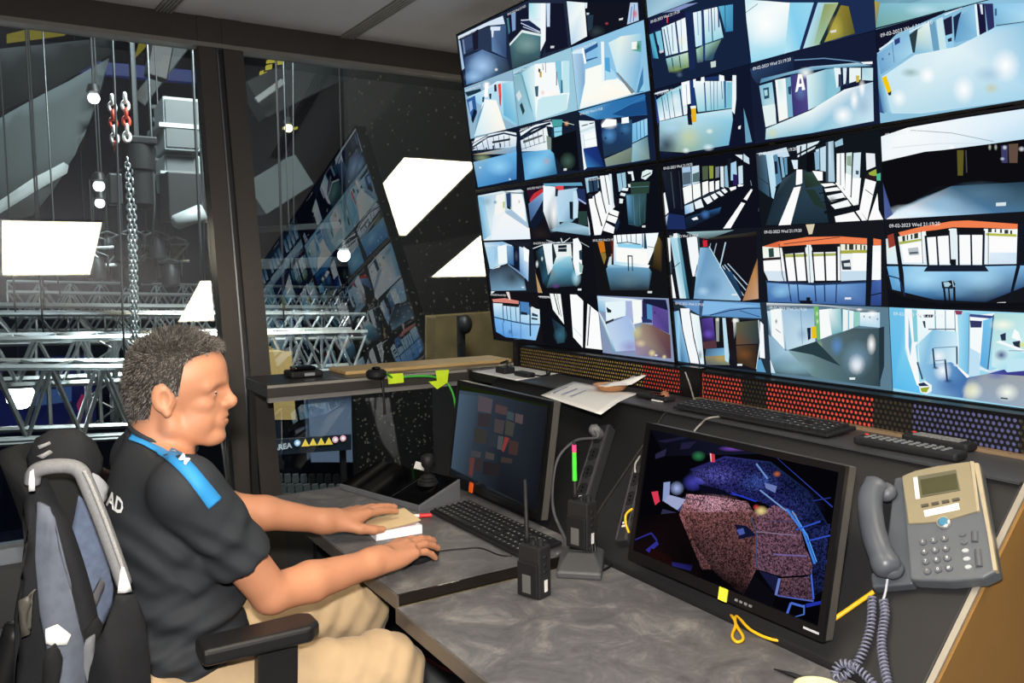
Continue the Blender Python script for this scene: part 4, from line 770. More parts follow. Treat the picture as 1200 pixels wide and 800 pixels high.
# perforated panel along the back of the ledge, coloured print behind the holes, gold stretch painted as reflected light
def perf(y0, y1, lb, secs):
    r = empty('perforated_panel', (1.64, y0, LEDGE), label=lb, cat='panel', group='perforated panels under the video wall')
    L = y1 - y0; h = 0.072; p = 0.0112; rows = 6; z0 = 0.004
    n = int(L / p); mb = MB(); e = p / 2; R = p * 0.36
    for i in range(n):
        for j in range(rows):
            cyy = (i + 0.5) * p + (e if j % 2 else 0); cz = z0 + (j + 0.5) * p * 1.02
            if cyy + e > L: continue
            sq = [(cyy - e, cz - e), (cyy, cz - e), (cyy + e, cz - e), (cyy + e, cz), (cyy + e, cz + e * 1.04), (cyy, cz + e * 1.04), (cyy - e, cz + e * 1.04), (cyy - e, cz)]
            ci = [(cyy + R * math.cos(a), cz + R * math.sin(a)) for a in [math.radians(x) for x in (225, 270, 315, 0, 45, 90, 135, 180)]]
            vs = [(0, a, b) for a, b in sq] + [(0, a, b) for a, b in ci] + [(0.0015, a, b) for a, b in ci]
            fs = [(k, 8 + k, 8 + (k + 1) % 8, (k + 1) % 8) for k in range(8)] + [(8 + k, 16 + k, 16 + (k + 1) % 8, 8 + (k + 1) % 8) for k in range(8)]
            mb.add(vs, fs)
    tag(mb.build('perforated_sheet', mat('perforated_sheet_black', '#17171a', 0.45, 0.3), r), kind='stuff')
    t = z0 + rows * p * 1.02 + 0.001
    MB().box((-0.004, 0, t), (0.003, L, t + 0.006)).box((-0.004, 0, 0), (0.003, L, z0)).build('frame', M_bezel, r)
    for a, b, c, nm in secs:
        a, b = max(a, y0) - y0, min(b, y1) - y0
        MB().box((0.004, a, z0), (0.005, b, t)).build('print', mat('print_' + nm, c, 0.6, var=0.05), r)
def yat(px, py=465): return float(XP(px, py, 1.64)[1])
yr = [yat(609, 420), yat(752, 440), yat(798, 450)]
perf(yr[2], yr[0], 'gold and red perforated panel left of the black post under the video wall', [(yr[1], yr[0], '#b79a5a', 'gold'), (yr[2], yr[1], '#e0503f', 'red')])
y2 = [yat(822, 450), yat(868, 460), yat(897, 465), yat(1022, 478), yat(1068, 492), yat(1193, 515)]
perf(y2[5] - 0.25, y2[0], 'red, black and navy perforated panel right of the black post under the video wall', [(y2[1], y2[0], '#e0503f', 'red'), (y2[2], y2[1], '#3a3326', 'dark'), (y2[3], y2[2], '#e0503f', 'red'), (y2[4], y2[3], '#3f372a', 'dark'), (y2[5], y2[4], '#585a8c', 'navy'), (y2[5] - 0.25, y2[5], '#3f372a', 'dark')])
MB().box((1.634, y2[0] + 0.001, LEDGE), (1.66, yr[2] - 0.001, LEDGE + 0.085)).build('black_stile', M_bezel)
tag(bpy.data.objects['black_stile'], 'black post between the two perforated panels', 'post')
MB().box((1.632, yr[0] + 0.002, LEDGE), (1.665, yr[0] + 0.03, LEDGE + 0.10)).build('black_stile_end', M_bezel)
tag(bpy.data.objects['black_stile_end'], 'black post at the far left end of the gold perforated panel', 'post')
# cover between perforated panel and displays
MB().box((1.646, 0.72, LEDGE + 0.079), (1.70, 2.52, LEDGE + 0.0795)).build('cap_strip', M_bezel)
tag(bpy.data.objects['cap_strip'], 'thin black strip above the perforated panels', 'strip')
# wooden lip in front of the perforated panel
MB().box((1.615, y2[5] - 0.2, LEDGE), (1.633, y2[0], LEDGE + 0.007)).build('ledge_lip', mat('lip_brown', '#7a6650', 0.45))
tag(bpy.data.objects['ledge_lip'], 'brown strip along the foot of the red perforated panel', 'trim')

# ------------------------------------------------------------------ side shelf by the glass
sh = empty('side_shelf', (1.0, 2.72, 0), label='dark shelf along the glass carrying small black devices', cat='shelf')
MB().box((0.735 - 1, 2.615 - 2.72, LEDGE - 0.004), (1.68 - 1, 2.86 - 2.72, LEDGE)).build('shelf_top', mat('shelf_top_dark', '#2c2c2e', 0.3, 0, 0.5), sh)
MB().box((0.735 - 1, 2.605 - 2.72, LEDGE - 0.040), (1.68 - 1, 2.86 - 2.72, LEDGE - 0.005)).build('shelf_board', mat('shelf_board_dark', '#35322f', 0.45), sh)
MB().box((0.735 - 1, 2.603 - 2.72, LEDGE - 0.010), (1.45 - 1, 2.606 - 2.72, LEDGE - 0.001)).build('edge_strip', mat('shelf_edge_grey', '#8a8680', 0.4), sh)
MB().box((0.745 - 1, 2.63 - 2.72, LEDGE - 0.060), (1.45 - 1, 2.65 - 2.72, LEDGE - 0.041)).build('rail', M_slot, sh)
MB().box((0.737 - 1, 2.83 - 2.72, 0), (0.757 - 1, 2.86 - 2.72, LEDGE - 0.041)).build('leg', M_con, sh)
MB().box((1.44 - 1, 2.60 - 2.72, 0), (1.68 - 1, 2.86 - 2.72, LEDGE - 0.041)).build('pedestal', M_con, sh)
wb = MB().box((1.03, 2.70, LEDGE), (1.70, 2.865, LEDGE + 0.012)).build('wooden_board', mat('pale_wood', '#b89a68', 0.45, 0, 0.4, 0.08, 10), bevel=0.002)
tag(wb, 'pale wooden board lying on the shelf below the glass', 'board')
MB().box((1.455, CY1 + 0.045, LEDGE - 0.035), (1.69, 2.598, LEDGE)).build('console_link', M_con)
tag(bpy.data.objects['console_link'], 'black filler top joining the console to the shelf by the glass', 'shelf')

# ------------------------------------------------------------------ monitors
M_scr_off = mat('dark_monitor_glass', '#07080a', 0.06, 0, 0.6, emit='#1a2129', es=0.5)
M_plast = mat('monitor_plastic_black', '#0e0e10', 0.3)
M_side = mat('monitor_side_grey', '#4a4845', 0.4)
def monitor(base, yaw, tilt, w, h, label, screen_m):
    d = Vector((math.sin(yaw), -math.cos(yaw), 0)); nr = Vector((-math.cos(yaw), -math.sin(yaw), 0)); up = Vector((0, 0, math.cos(tilt))) - nr * math.sin(tilt)
    r = empty('monitor', M=frame(base, d, up), label=label, cat='monitor')
    b, bt = 0.012, 0.022
    MB().box((-w / 2, 0.006, 0), (w / 2, 0.032, h)).build('housing', M_side, r, bevel=0.003)
    mb = MB()
    for lo, hi in (((-w / 2, 0, 0), (w / 2, 0.010, bt)), ((-w / 2, 0, h - b), (w / 2, 0.010, h)), ((-w / 2, 0, bt), (-w / 2 + b, 0.010, h - b)), ((w / 2 - b, 0, bt), (w / 2, 0.010, h - b))): mb.box(lo, hi)
    mb.build('bezel', M_plast, r)
    MB().box((-w / 2 + b, 0.004, bt), (w / 2 - b, 0.006, h - b)).build('screen', screen_m, r)
    return r
mr = monitor((1.145, 1.106, 0.772), 0.02, 0.176, 0.487, 0.296, 'near monitor showing the crowded arena beside the telephone', M_scr_off)
ml = monitor((1.142, 1.940, 0.765), 0.0, 0.138, 0.487, 0.302, 'far dark monitor with an orange tag on its bezel, behind the keyboard', M_scr_off)
for r in (mr, ml):
    # carried from behind by a short arm on the sloped console
    Mi = r.matrix_world.inverted(); bx, by, bz = r.matrix_world.translation
    o = MB().box((bx + 0.055, by - 0.04, bz + 0.10), (1.300, by + 0.04, bz + 0.15)).build('mount_arm', M_plast); o.parent = r; o.matrix_parent_inverse = Mi
o = MB().box((-0.105, -0.003, -0.004), (-0.087, 0.0, 0.024)).build('orange_tag', mat('orange_tag', '#f0641e', 0.5), ml); o['label'] = 'orange tag on the bezel'
o = MB().box((0.016, -0.0025, -0.002), (0.036, 0.0, 0.022)).build('yellow_note', mat('yellow_note', '#e2e23a', 0.6), mr); o['label'] = 'yellow sticky note on the bezel'
mb = MB()
for k in range(4): mb.box((0.055 + k * 0.011, -0.002, 0.008), (0.061 + k * 0.011, 0, 0.012))
mb.build('buttons', mat('button_grey', '#77777a', 0.5), mr)
MB().box((0.205, -0.001, 0.010), (0.236, 0, 0.0135)).build('maker_mark', mat('maker_mark_silver', '#b8bcc4', 0.4), mr)
# picture on the near monitor, taken down on its plane
Mr = np.array(mr.matrix_world); Mri = np.array(mr.matrix_world.inverted()); MN = Mr[:3, 1]; MC = float(MN @ (Mr[:3, 3] + MN * 0.004))
def mon_loc(p):
    P = hit(p[0], p[1], MN, MC); q = Mri @ np.array([P[0], P[1], P[2], 1.0])
    return (min(max(q[0], -0.231), 0.231), 0.0035, min(max(q[2], 0.0225), 0.283))
ARENA = '''
p 050509 0 -40 1240 240 1240 1300 -40 760
g 0a0a14,1a1a2c,14162a,0b0b14 90 40 420 90 700 160 200 200; p 26243e 150 190 210 160 200 200 150 215; p 1e1c36 290 130 370 120 330 160 280 165; p 1c1a34 160 120 300 70 330 85 200 130
g 1c1c4c,2a2a6a,1a2a50,101a34,16204a 330 270 520 200 760 230 960 380 1100 600 900 560 700 430 480 380
g 2c2c70,3838a0,24284c,1c1c40 370 280 480 250 720 330 700 440 530 400 380 350
p 0a0a1c 385 350 520 380 540 415 400 395
p 3a3aa8 495 290 510 250 525 255 515 310; p 3c3cb8 545 300 560 250 575 255 565 320; p 3434a0 610 330 625 290 635 295 630 350; p 2c2c90 470 350 530 370 530 390 480 375; p 3a3ac0 540 380 580 395 575 410 545 400; p 2c3090 640 380 690 400 680 440 640 420
o c0a0ff 470 345 24 16 .6; o 6868e0 400 320 50 30 .6; o 5050d0 350 340 60 50 .6; o 6070e0 660 350 60 40 .4; o 4858d0 760 300 70 40 .4; o 8050c0 560 160 80 18 .8
p 6878b0 735 340 800 360 790 395 740 370; l 6c8ccc 10 690 240 750 320; l 7494cc 9 710 380 850 490; l 3c7cd8 14 850 480 940 600 1000 770; l 58a0f0 7 880 490 960 620 1010 760; l 3050c0 10 900 590 1030 545; l 3050c0 10 960 650 1080 620; l 2c3c98 7 800 190 1090 470; l 22307a 6 860 460 1080 420; l 304090 8 760 250 950 400; l 2438a0 12 1000 790 1090 760
p c83848 440 185 465 190 468 235 445 230; p f0c8c8 440 185 447 187 449 230 445 230; p d03850 130 390 165 385 175 440 150 460; o d07030 800 295 24 18 .8; o 50d080 380 200 40 30 .3
p 8898c8 195 340 230 335 225 420 190 440; o a8b8f0 265 370 40 40 .9; p 9aa2c8 225 405 315 430 270 485 200 440; p 3c4470 315 430 320 445 275 495 270 485; p 2c2c48 190 480 270 500 280 520 180 510'''
ARENA2 = '''
g 050508,0c0608,120a0c 0 0 280 0 400 360 380 440 0 300
p 2c2c88 100 200 160 150 170 170 120 215; l 2a2a80 9 30 140 130 110 160 150; p 24246c 220 260 350 280 340 310 240 290; p 1c0a08 130 190 230 230 240 300 110 250; l 804030 5 110 250 230 300
p 161a38 700 310 800 340 820 440 780 420; l 6878c0 14 810 350 790 440; l 5060b0 10 800 440 990 470; l 4060c8 10 975 300 990 460; l 4868c8 12 850 540 870 480 940 500; l 4870c0 8 850 540 890 580 940 540 940 490; l 2030a0 20 950 495 1040 480; l 2436a8 16 980 300 1080 270; l 3040a0 12 810 440 970 340
p 0a0a10 660 320 790 440 760 560 560 480'''
CROWD = '0 0'
lay = parse_drawing(ARENA, 735, 490, 4.52) + parse_drawing(ARENA2, 735, 600, 4.52)
paint_mesh('arena_picture', lay, mon_loc, 0.00002, M_view, mr)
# the crowd: speckled patches of the picture
def crowd_mat():
    m, N, L, out = nodes('crowd_picture')
    tc = N.new('ShaderNodeTexCoord'); vo = N.new('ShaderNodeTexVoronoi'); vo.inputs['Scale'].default_value = 420
    L.new(tc.outputs['Object'], vo.inputs['Vector']); at = N.new('ShaderNodeAttribute'); at.attribute_name = 'picture'
    sp = N.new('ShaderNodeSeparateColor'); L.new(vo.outputs['Color'], sp.inputs[0])
    rp = N.new('ShaderNodeMapRange'); rp.inputs[1].default_value = 0.15; rp.inputs[2].default_value = 0.95; rp.inputs[3].default_value = 0.18; rp.inputs[4].default_value = 1.5; L.new(sp.outputs[0], rp.inputs[0])
    mx = N.new('ShaderNodeVectorMath'); mx.operation = 'SCALE'; L.new(at.outputs['Color'], mx.inputs[0]); L.new(rp.outputs[0], mx.inputs[3])
    e = N.new('ShaderNodeEmission'); L.new(mx.outputs[0], e.inputs[0]); e.inputs[1].default_value = 1.0
    t = N.new('ShaderNodeBsdfTransparent'); ms = N.new('ShaderNodeMixShader'); L.new(at.outputs['Alpha'], ms.inputs[0]); L.new(t.outputs[0], ms.inputs[1]); L.new(e.outputs[0], ms.inputs[2]); L.new(ms.outputs[0], out.inputs[0]); return m
C1 = '''
g 141432,262660,1a2250,101a3a,0e1430,161e4a,1c2258,222258 340 290 520 210 760 235 960 390 1080 600 1020 780 870 490 500 385
g b08490,a87888,8c6470,7a5050,5c3838,70484c,8c5858 320 400 440 410 640 440 690 520 690 800 400 800 280 510
g 8c6070,805868,6c4c5c,704c58,845c68 690 520 780 460 860 480 1000 800 690 800
o d0a0b0 460 450 150 60 .5
o 6868d0 480 300 160 60 .5; o 5070d0 700 340 120 60 .4; o 2c3470 900 480 160 120 .4'''
C2 = '''
g 7a4c4c,704848,684448,24181c,2c1c1e,54383a 290 0 690 0 690 300 620 440 480 330 370 180
g 704c5c,684858,5c4050,604454 690 0 900 0 985 330 820 340 690 300
g 5c4048,54404c,50384a 820 350 975 340 985 465 810 440
g 1c2450,242c60,141c40 970 100 1080 60 1060 420 1000 440'''
lay = parse_drawing(C1, 735, 490, 4.52) + parse_drawing(C2, 735, 600, 4.52)
def mon_loc2(p): q = mon_loc(p); return (q[0], q[1] - 0.0022, q[2])
paint_mesh('crowd_picture', lay, mon_loc2, 0.00002, crowd_mat(), mr)
OV = '''
p 101430 575 560 640 570 690 620 600 640; p 4858a0 585 590 620 580 630 610 600 620; l 40486c 7 660 520 690 600 690 790; l 7c6c88 6 690 600 900 620; l 6c5c94 9 780 720 960 730; l 403048 5 300 420 420 440; l 281c28 5 380 470 420 410; o f0d890 715 490 40 30; o d04040 690 470 20 16; l 4c3c5c 6 770 545 900 545\no 060406 330 760 150 260 .9; o 060406 420 920 190 150 .95; o 0a0608 560 960 160 120 .8; o 0a0810 700 950 110 110 .7; l 3c7cd8 12 850 480 940 600 1000 770; l 58a0f0 6 880 490 960 620 1010 760; l 3050c0 8 900 590 1030 545; l 3050c0 8 960 650 1080 620; l 6c8ccc 9 690 240 750 320; l 7494cc 8 710 380 850 490; p 6878b0 735 340 800 360 790 395 740 370; p 9aa2c8 225 405 315 430 270 485 200 440; o d07030 800 295 24 18 .8; p 0a0a1c 385 350 520 380 560 410 400 395; l 2438c0 8 560 395 690 440'''
_pd = paint_mesh('picture_details', parse_drawing(OV, 735, 490, 4.52), lambda p: (mon_loc(p)[0], mon_loc(p)[1] - 0.0026, mon_loc(p)[2]), 0.00002, M_view, mr)
_pd['kind'] = 'stuff'

# dim gradient and small dim squares drawn on the far monitor's screen
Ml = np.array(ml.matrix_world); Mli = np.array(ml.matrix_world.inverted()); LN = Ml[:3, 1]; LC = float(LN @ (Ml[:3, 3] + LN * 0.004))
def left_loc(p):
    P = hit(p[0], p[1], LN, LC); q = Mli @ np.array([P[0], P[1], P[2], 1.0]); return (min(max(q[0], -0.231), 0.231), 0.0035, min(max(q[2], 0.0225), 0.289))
DIM_SQUARES = '''
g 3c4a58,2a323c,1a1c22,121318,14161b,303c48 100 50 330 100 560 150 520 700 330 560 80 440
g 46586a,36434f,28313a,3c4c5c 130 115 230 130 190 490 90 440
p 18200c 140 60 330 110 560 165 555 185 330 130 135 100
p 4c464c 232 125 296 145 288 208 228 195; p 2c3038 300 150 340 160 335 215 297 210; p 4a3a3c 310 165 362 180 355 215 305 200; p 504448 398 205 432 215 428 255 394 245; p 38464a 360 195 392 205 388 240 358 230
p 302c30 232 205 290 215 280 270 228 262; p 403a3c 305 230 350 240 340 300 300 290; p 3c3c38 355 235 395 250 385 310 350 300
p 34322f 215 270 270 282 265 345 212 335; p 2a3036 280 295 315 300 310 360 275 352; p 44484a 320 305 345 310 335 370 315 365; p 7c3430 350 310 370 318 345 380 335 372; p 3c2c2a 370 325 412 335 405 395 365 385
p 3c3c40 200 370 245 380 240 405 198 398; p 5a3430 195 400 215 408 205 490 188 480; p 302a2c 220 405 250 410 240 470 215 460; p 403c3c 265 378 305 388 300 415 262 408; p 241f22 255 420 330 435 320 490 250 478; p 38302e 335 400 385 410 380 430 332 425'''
paint_mesh('dim_squares', parse_drawing(DIM_SQUARES, 500, 430, 3.81), left_loc, 0.00002, M_view, ml)
# ================================================================== things on the desks and the console
M_rub = mat('matte_black_rubber', '#17171a', 0.6, 0, 0.4, 0.1, 80)
M_cable = mat('black_cable', '#101012', 0.45); M_cable_g = mat('grey_cable', '#55565a', 0.5)
M_paper = mat('white_paper', '#d9d7d6', 0.8, 0, 0.2, 0.02, 15); M_chrome = mat('steel', '#b9bbc0', 0.25, 1.0)
M_key = mat('key_black', '#1c1c1f', 0.5); M_keyt = mat('key_letters', '#c4c4c4', 0.6)
SU = Vector((0.287, 0, 0.296)).normalized(); SNv = Vector((-SU.z, 0, SU.x)); SNn = np.array(SNv)
SC = float(SNn @ np.array([1.168, 0, 0.735])) + 0.0
def SLP(x, y, off=0.0): return hit(x, y, SNn, SC + off)
def put_child(o, r):
    o.parent = r; o.matrix_parent_inverse = r.matrix_world.inverted(); return o
# ---- keyboards
def keyboard(M, w, d, lb, rows=6, cols=21):
    r = empty('keyboard', M=M, label=lb, cat='keyboard')
    MB().prism([(-d / 2, 0.004), (d / 2, 0.008), (d / 2, 0.017), (-d / 2, 0.010)], -w / 2, w / 2, 'x').build('body', M_rub, r, bevel=0.002)
    mb = MB(); mt = MB(); random.seed(3)
    for j in range(rows):
        c = 0
        while c < cols:
            k = 6 if (j == 0 and c == 4) else (2 if random.random() < 0.08 and c < cols - 1 else 1)
            if c in (14, 17) and j in (2, ): c += 1; continue
            x0 = -w / 2 + 0.008 + c * (w - 0.016) / cols; x1 = x0 + (w - 0.016) / cols * k - 0.0025
            y0 = -d / 2 + 0.008 + j * (d - 0.016) / rows; y1 = y0 + (d - 0.016) / rows - 0.0025
            z = 0.010 + (j + 0.5) / rows * 0.007
            mb.prism([(x0, y0), (x1, y0), (x1, y1), (x0, y1)], z, z + 0.006); c += k
            mt.add([(x0 + .004, y0 + .006, z + .0063), (x0 + .008, y0 + .006, z + .0063), (x0 + .008, y0 + .0095, z + .0063), (x0 + .004, y0 + .0095, z + .0063)], [(0, 1, 2, 3)])
    tag(mb.build('keys', M_key, r), kind='stuff'); tag(mt.build('key_letters', M_keyt, r), kind='stuff')
    return r
keyboard(frame((1.040, 1.752, FD), (0.02, -1, 0), (0, 0, 1)), 0.42, 0.125, 'black keyboard on the far desk below the dark monitor')
k2 = [ZP(803, 478, LEDGE), ZP(985, 512, LEDGE)]
kd = k2[1] - k2[0]; kc = (k2[0] + k2[1]) / 2
keyboard(frame((kc[0] + 0.005, kc[1], LEDGE), kd, (0, 0, 1)), float(np.linalg.norm(kd)), 0.10, 'black keyboard on the console ledge below the red perforated panel', rows=5)
# ---- notepad and red pen under the far hand
P0 = ZP(441, 634, FD); P1 = ZP(495, 625, FD); dx = P1 - P0; 
Mn = frame((P0[0], P0[1], FD), dx, (0, 0, 1)); wn = float(np.linalg.norm(dx)); dn = 0.135; tn = 0.022
np_ = empty('notepad', M=Mn, label='thick white notepad with a cream cover under the left hand', cat='notepad')
MB().box((0, 0, 0), (wn, dn, tn)).build('pages', mat('page_block', '#e4e6ee', 0.8, 0, 0.2, 0.02), np_, bevel=0.001)
mb = MB(); g = [(i / 8, -0.004 + 0.0) for i in range(9)]
vs = []; 
for i in range(9):
    t = i / 8; z = tn + 0.0015 + 0.006 * max(0, t - 0.5) ** 1.5 * 2
    vs += [(t * (wn + 0.004), -0.003 + 0.02 * t, z), (t * (wn + 0.004), dn + 0.001, z + 0.001 * t)]
mb.add(vs, [(2 * i, 2 * i + 2, 2 * i + 3, 2 * i + 1) for i in range(8)]); mb.add([(x, y, z + 0.0012) for x, y, z in vs], [(2 * i, 2 * i + 2, 2 * i + 3, 2 * i + 1) for i in range(8)])
mb.build('cover', mat('cream_cover', '#e0c79c', 0.7), np_)
MB().bar((0.004, 0.0035, tn - 0.001), (wn * .9, 0.012, tn + 0.0005), 0.002, 0.001).build('binding_edge', mat('magenta_binding', '#a03c6c', 0.6), np_)
pn = ZP(506, 606, FD); pm = ZP(480, 604, FD)
rp = empty('red_marker', (pn[0], pn[1], FD + 0.006), label='red marker pen lying beside the notepad', cat='pen')
dm = Vector((-0.066, 0.03, 0))
MB().cyl((0, 0, 0), tuple(dm * 0.45), 0.0055).build('cap', mat('red_plastic', '#d0252c', 0.4), rp, smooth=False)
MB().cyl(tuple(dm * 0.45), tuple(dm), 0.0045).build('barrel', mat('marker_barrel', '#e0e0e0', 0.5), rp)
# ---- surveillance control panel with joystick
A = np.array([0.862, 2.335]); B = np.array([0.958, 1.992]); ax = B - A; wl = float(np.linalg.norm(ax)); 
Mc = frame((A[0], A[1], FD), (ax[0], ax[1], 0), (0, 0, 1)); dc = 0.155
cp = empty('camera_control_panel', M=Mc, label='black wedge control panel with a joystick on the far desk', cat='control panel')
MB().prism([(0, 0.0), (dc, 0.0), (dc, 0.060), (0, 0.016)], 0, wl, 'x').build('body', mat('control_panel_grey', '#8a8d94', 0.35, 0.6), cp, bevel=0.003)
sl = 0.044 / dc
def ctop(x, y, o=0.0): return (x, y, 0.016 + y * sl + o)
def plate(x0, x1, y0, y1, o0, o1):
    return MB().add([ctop(x0, y0, o0), ctop(x1, y0, o0), ctop(x1, y1, o0), ctop(x0, y1, o0), ctop(x0, y0, o1), ctop(x1, y0, o1), ctop(x1, y1, o1), ctop(x0, y1, o1)], [(0, 3, 2, 1), (4, 5, 6, 7), (0, 1, 5, 4), (1, 2, 6, 5), (2, 3, 7, 6), (3, 0, 4, 7)])
M_gloss = mat('glossy_black_glass', '#060607', 0.08, 0, 0.5)
plate(0.006, wl * 0.655, 0.004, dc - 0.004, -0.001, 0.002).build('touch_screen', M_gloss, cp)
plate(wl * 0.665, wl - 0.006, 0.004, dc - 0.004, -0.001, 0.002).build('joystick_plate', M_gloss, cp)
plate(wl * 0.655, wl * 0.665, 0.002, dc - 0.003, -0.001, 0.003).build('divider', M_chrome, cp)
jx, jy = wl * 0.80, dc * 0.62; jb = ctop(jx, jy, 0.002)
jm = Matrix.Translation(jb)
j = MB().lathe([(0.030, 0), (0.030, 0.006), (0.024, 0.010), (0.026, 0.013), (0.019, 0.018), (0.021, 0.021), (0.013, 0.027), (0.009, 0.03)], 20, jm).build('joystick_boot', M_rub, cp, auto=0.6)
MB().lathe([(0.009, 0.028), (0.010, 0.045), (0.017, 0.055), (0.020, 0.068), (0.017, 0.080), (0.008, 0.086)], 18, jm).build('joystick_knob', M_rub, cp, smooth=True)
MB().cyl((wl - 0.014, dc - 0.02, 0.0), (wl - 0.014, dc - 0.02, 0.004), 0.006).build('foot', M_chrome, cp)
# white folded card and socket behind the control panel
for px, lb, nm, s in (((492, 549), 'white folded card behind the joystick', 'card', (0.045, 0.004, 0.05)), ((541, 566), 'small white card between control panel and dark monitor', 'card', (0.028, 0.004, 0.035))):
    p = ZP(px[0], px[1] + 14, FD + 0.0)
    p[0] = min(p[0], 1.10)
    o = MB().box((-s[0] / 2, 0, 0), (s[0] / 2, s[1], s[2]), Matrix.Rotation(0.3, 4, 'Y')).build('paper_card', M_paper, bevel=0.0008); o.location = (p[0], p[1] + 0.0, FD + 0.007); o.rotation_euler = (0, 0, -0.6); tag(o, lb, nm)
p = ZP(499, 612, FD)
# ---- computer mouse under the near hand
MSC = ZP(493, 655, FD)
ms = empty('computer_mouse', M=frame((MSC[0], MSC[1], FD), (0.92, 0.38, 0), (0, 0, 1)), label='black computer mouse under the right hand', cat='mouse')
mb = MB(); mb.ellipsoid((0, 0, 0.008), (0.056, 0.030, 0.026)); 
for i, v in enumerate(mb.v): mb.v[i] = (v[0], v[1], max(v[2], 0.001))
mb.build('shell', M_rub, ms, smooth=True)
MB().cyl((0.028, -0.004, 0.029), (0.028, 0.004, 0.029), 0.009, n=12).build('wheel', M_key, ms)
def cable(name, lb, pts, r, m, n=6, sub=7, cat='cable'):
    o = MB().tube(smooth_path(pts, sub), r, n).build(name, m, smooth=True); return tag(o, lb, cat)
cable('mouse_cable', 'thin black mouse cable curving over the far desk to the keyboard', [ZP(508, 648, FD + .006), ZP(520, 645, FD + .002), ZP(540, 643, FD + .002), ZP(563, 642, FD + .002), ZP(585, 650, FD + .002), ZP(600, 651, FD + .002)], 0.0018, M_cable)
# ---- two-way radios
def radio(M, lb, stick):
    r = empty('two_way_radio', M=M, label=lb, cat='radio')
    MB().prism([(-0.019, -0.028), (0.019, -0.028), (0.021, -0.02), (0.021, 0.02), (0.019, 0.028), (-0.019, 0.028)], 0, 0.108).build('body', mat('radio_black', '#222224', 0.45, 0, 0.5), r, bevel=0.003)
    MB().box((-0.026, -0.026, 0.004), (-0.0192, 0.026, 0.075)).build('battery', M_rub, r, bevel=0.002)
    MB().cyl((0.0, -0.017, 0.106), (0, -0.017, 0.122), 0.0075, 0.0065, 14).build('knob', M_rub, r)
    MB().cyl((0.0, 0.002, 0.106), (0, 0.002, 0.116), 0.006, 0.005, 14).build('knob', M_rub, r)
    a = MB().tube([(0, 0.019, 0.104), (0, 0.019, 0.125), (0.0, 0.0195, 0.13), (-0.001, 0.021, 0.24)], 0.004, 10, rr=[0.0065, 0.006, 0.0045, 0.0035]).build('antenna', M_rub, r, smooth=True)
    mb = MB()
    for k in range(5): mb.box((0.0212, -0.014, 0.052 + k * 0.006), (0.0222, 0.014, 0.0545 + k * 0.006))
    tag(mb.build('speaker_grille', M_key, r), kind='stuff')
    for k in range(3): MB().ellipsoid((0.0, -0.0285, 0.055 + k * 0.015), (0.007, 0.002, 0.005)).build('side_button', M_rub, r, smooth=True)
    MB().box((-0.004, -0.0297, 0.014), (0.005, -0.0283, 0.038)).build('label_sticker', M_paper, r)
    MB().box((-0.0265, -0.010, 0.012), (-0.026, 0.012, 0.05)).build('barcode_label', mat('grey_label', '#5a5b5a', 0.7), r)
    MB().tube([(0.024, 0.012, 0.1), (0.028, 0.02, 0.112), (0.02, 0.03, 0.112), (0.01, 0.031, 0.1), (0.008, 0.031, 0.03)], 0.0025, 6).build('belt_clip', M_rub, r, smooth=True)
    if stick:
        MB().cyl((-0.0003, 0.0198, 0.150), (-0.0009, 0.0207, 0.215), 0.0058, 0.0052, 10).build('green_sleeve', mat('green_sleeve', '#49d83a', 0.5), a)
        MB().cyl((-0.0009, 0.0207, 0.215), (-0.001, 0.021, 0.232), 0.0055, n=10).build('pink_sleeve', mat('pink_sleeve', '#e0477c', 0.5), a)
    return r
Pq = ZP(627, 697, ND)
radio(frame((Pq[0], Pq[1], ND), (0.95, 0.30, 0), (0.02, 0.02, 1)), 'black two-way radio standing upright on the near desk', False)
Pc = ZP(677, 678, ND)
ch = empty('radio_charger', M=frame((Pc[0] + .035, Pc[1] + .035, ND), (0.74, -0.67, 0), (0, 0, 1)) @ Matrix.Diagonal((1.15, 1.1, 1.0, 1)), label='dark grey desktop charger holding the radio with the green antenna', cat='charger')
mbx = MB(); lo = [(-0.043, -0.05), (0.043, -0.05), (0.043, 0.05), (-0.043, 0.05)]
mbx.add([(x, y, 0) for x, y in lo] + [(-0.043, -0.05, 0.016), (0.043, -0.05, 0.016), (0.043, 0.05, 0.034), (-0.043, 0.05, 0.034), (-0.026, 0.0, 0.040), (0.026, 0.0, 0.040), (0.026, 0.045, 0.042), (-0.026, 0.045, 0.042)],
        [(3, 2, 1, 0), (0, 1, 5, 4), (1, 2, 6, 5), (2, 3, 7, 6), (3, 0, 4, 7), (4, 5, 9, 8), (5, 6, 10, 9), (6, 7, 11, 10), (7, 4, 8, 11), (8, 9, 10, 11)])
mbx.build('base', mat('charger_grey', '#434447', 0.5), ch, bevel=0.004)
MB().box((-0.024, 0.008, 0.040), (0.024, 0.044, 0.044)).build('pocket_rim', M_rub, ch, bevel=0.001)
Pr = ch.matrix_world @ Vector((0, 0.026, 0.0445))
radio(frame(Pr, (0.95, 0.30, 0), (0.0, 0.0, 1)), 'black two-way radio with a green and pink antenna sleeve in the charger', True)
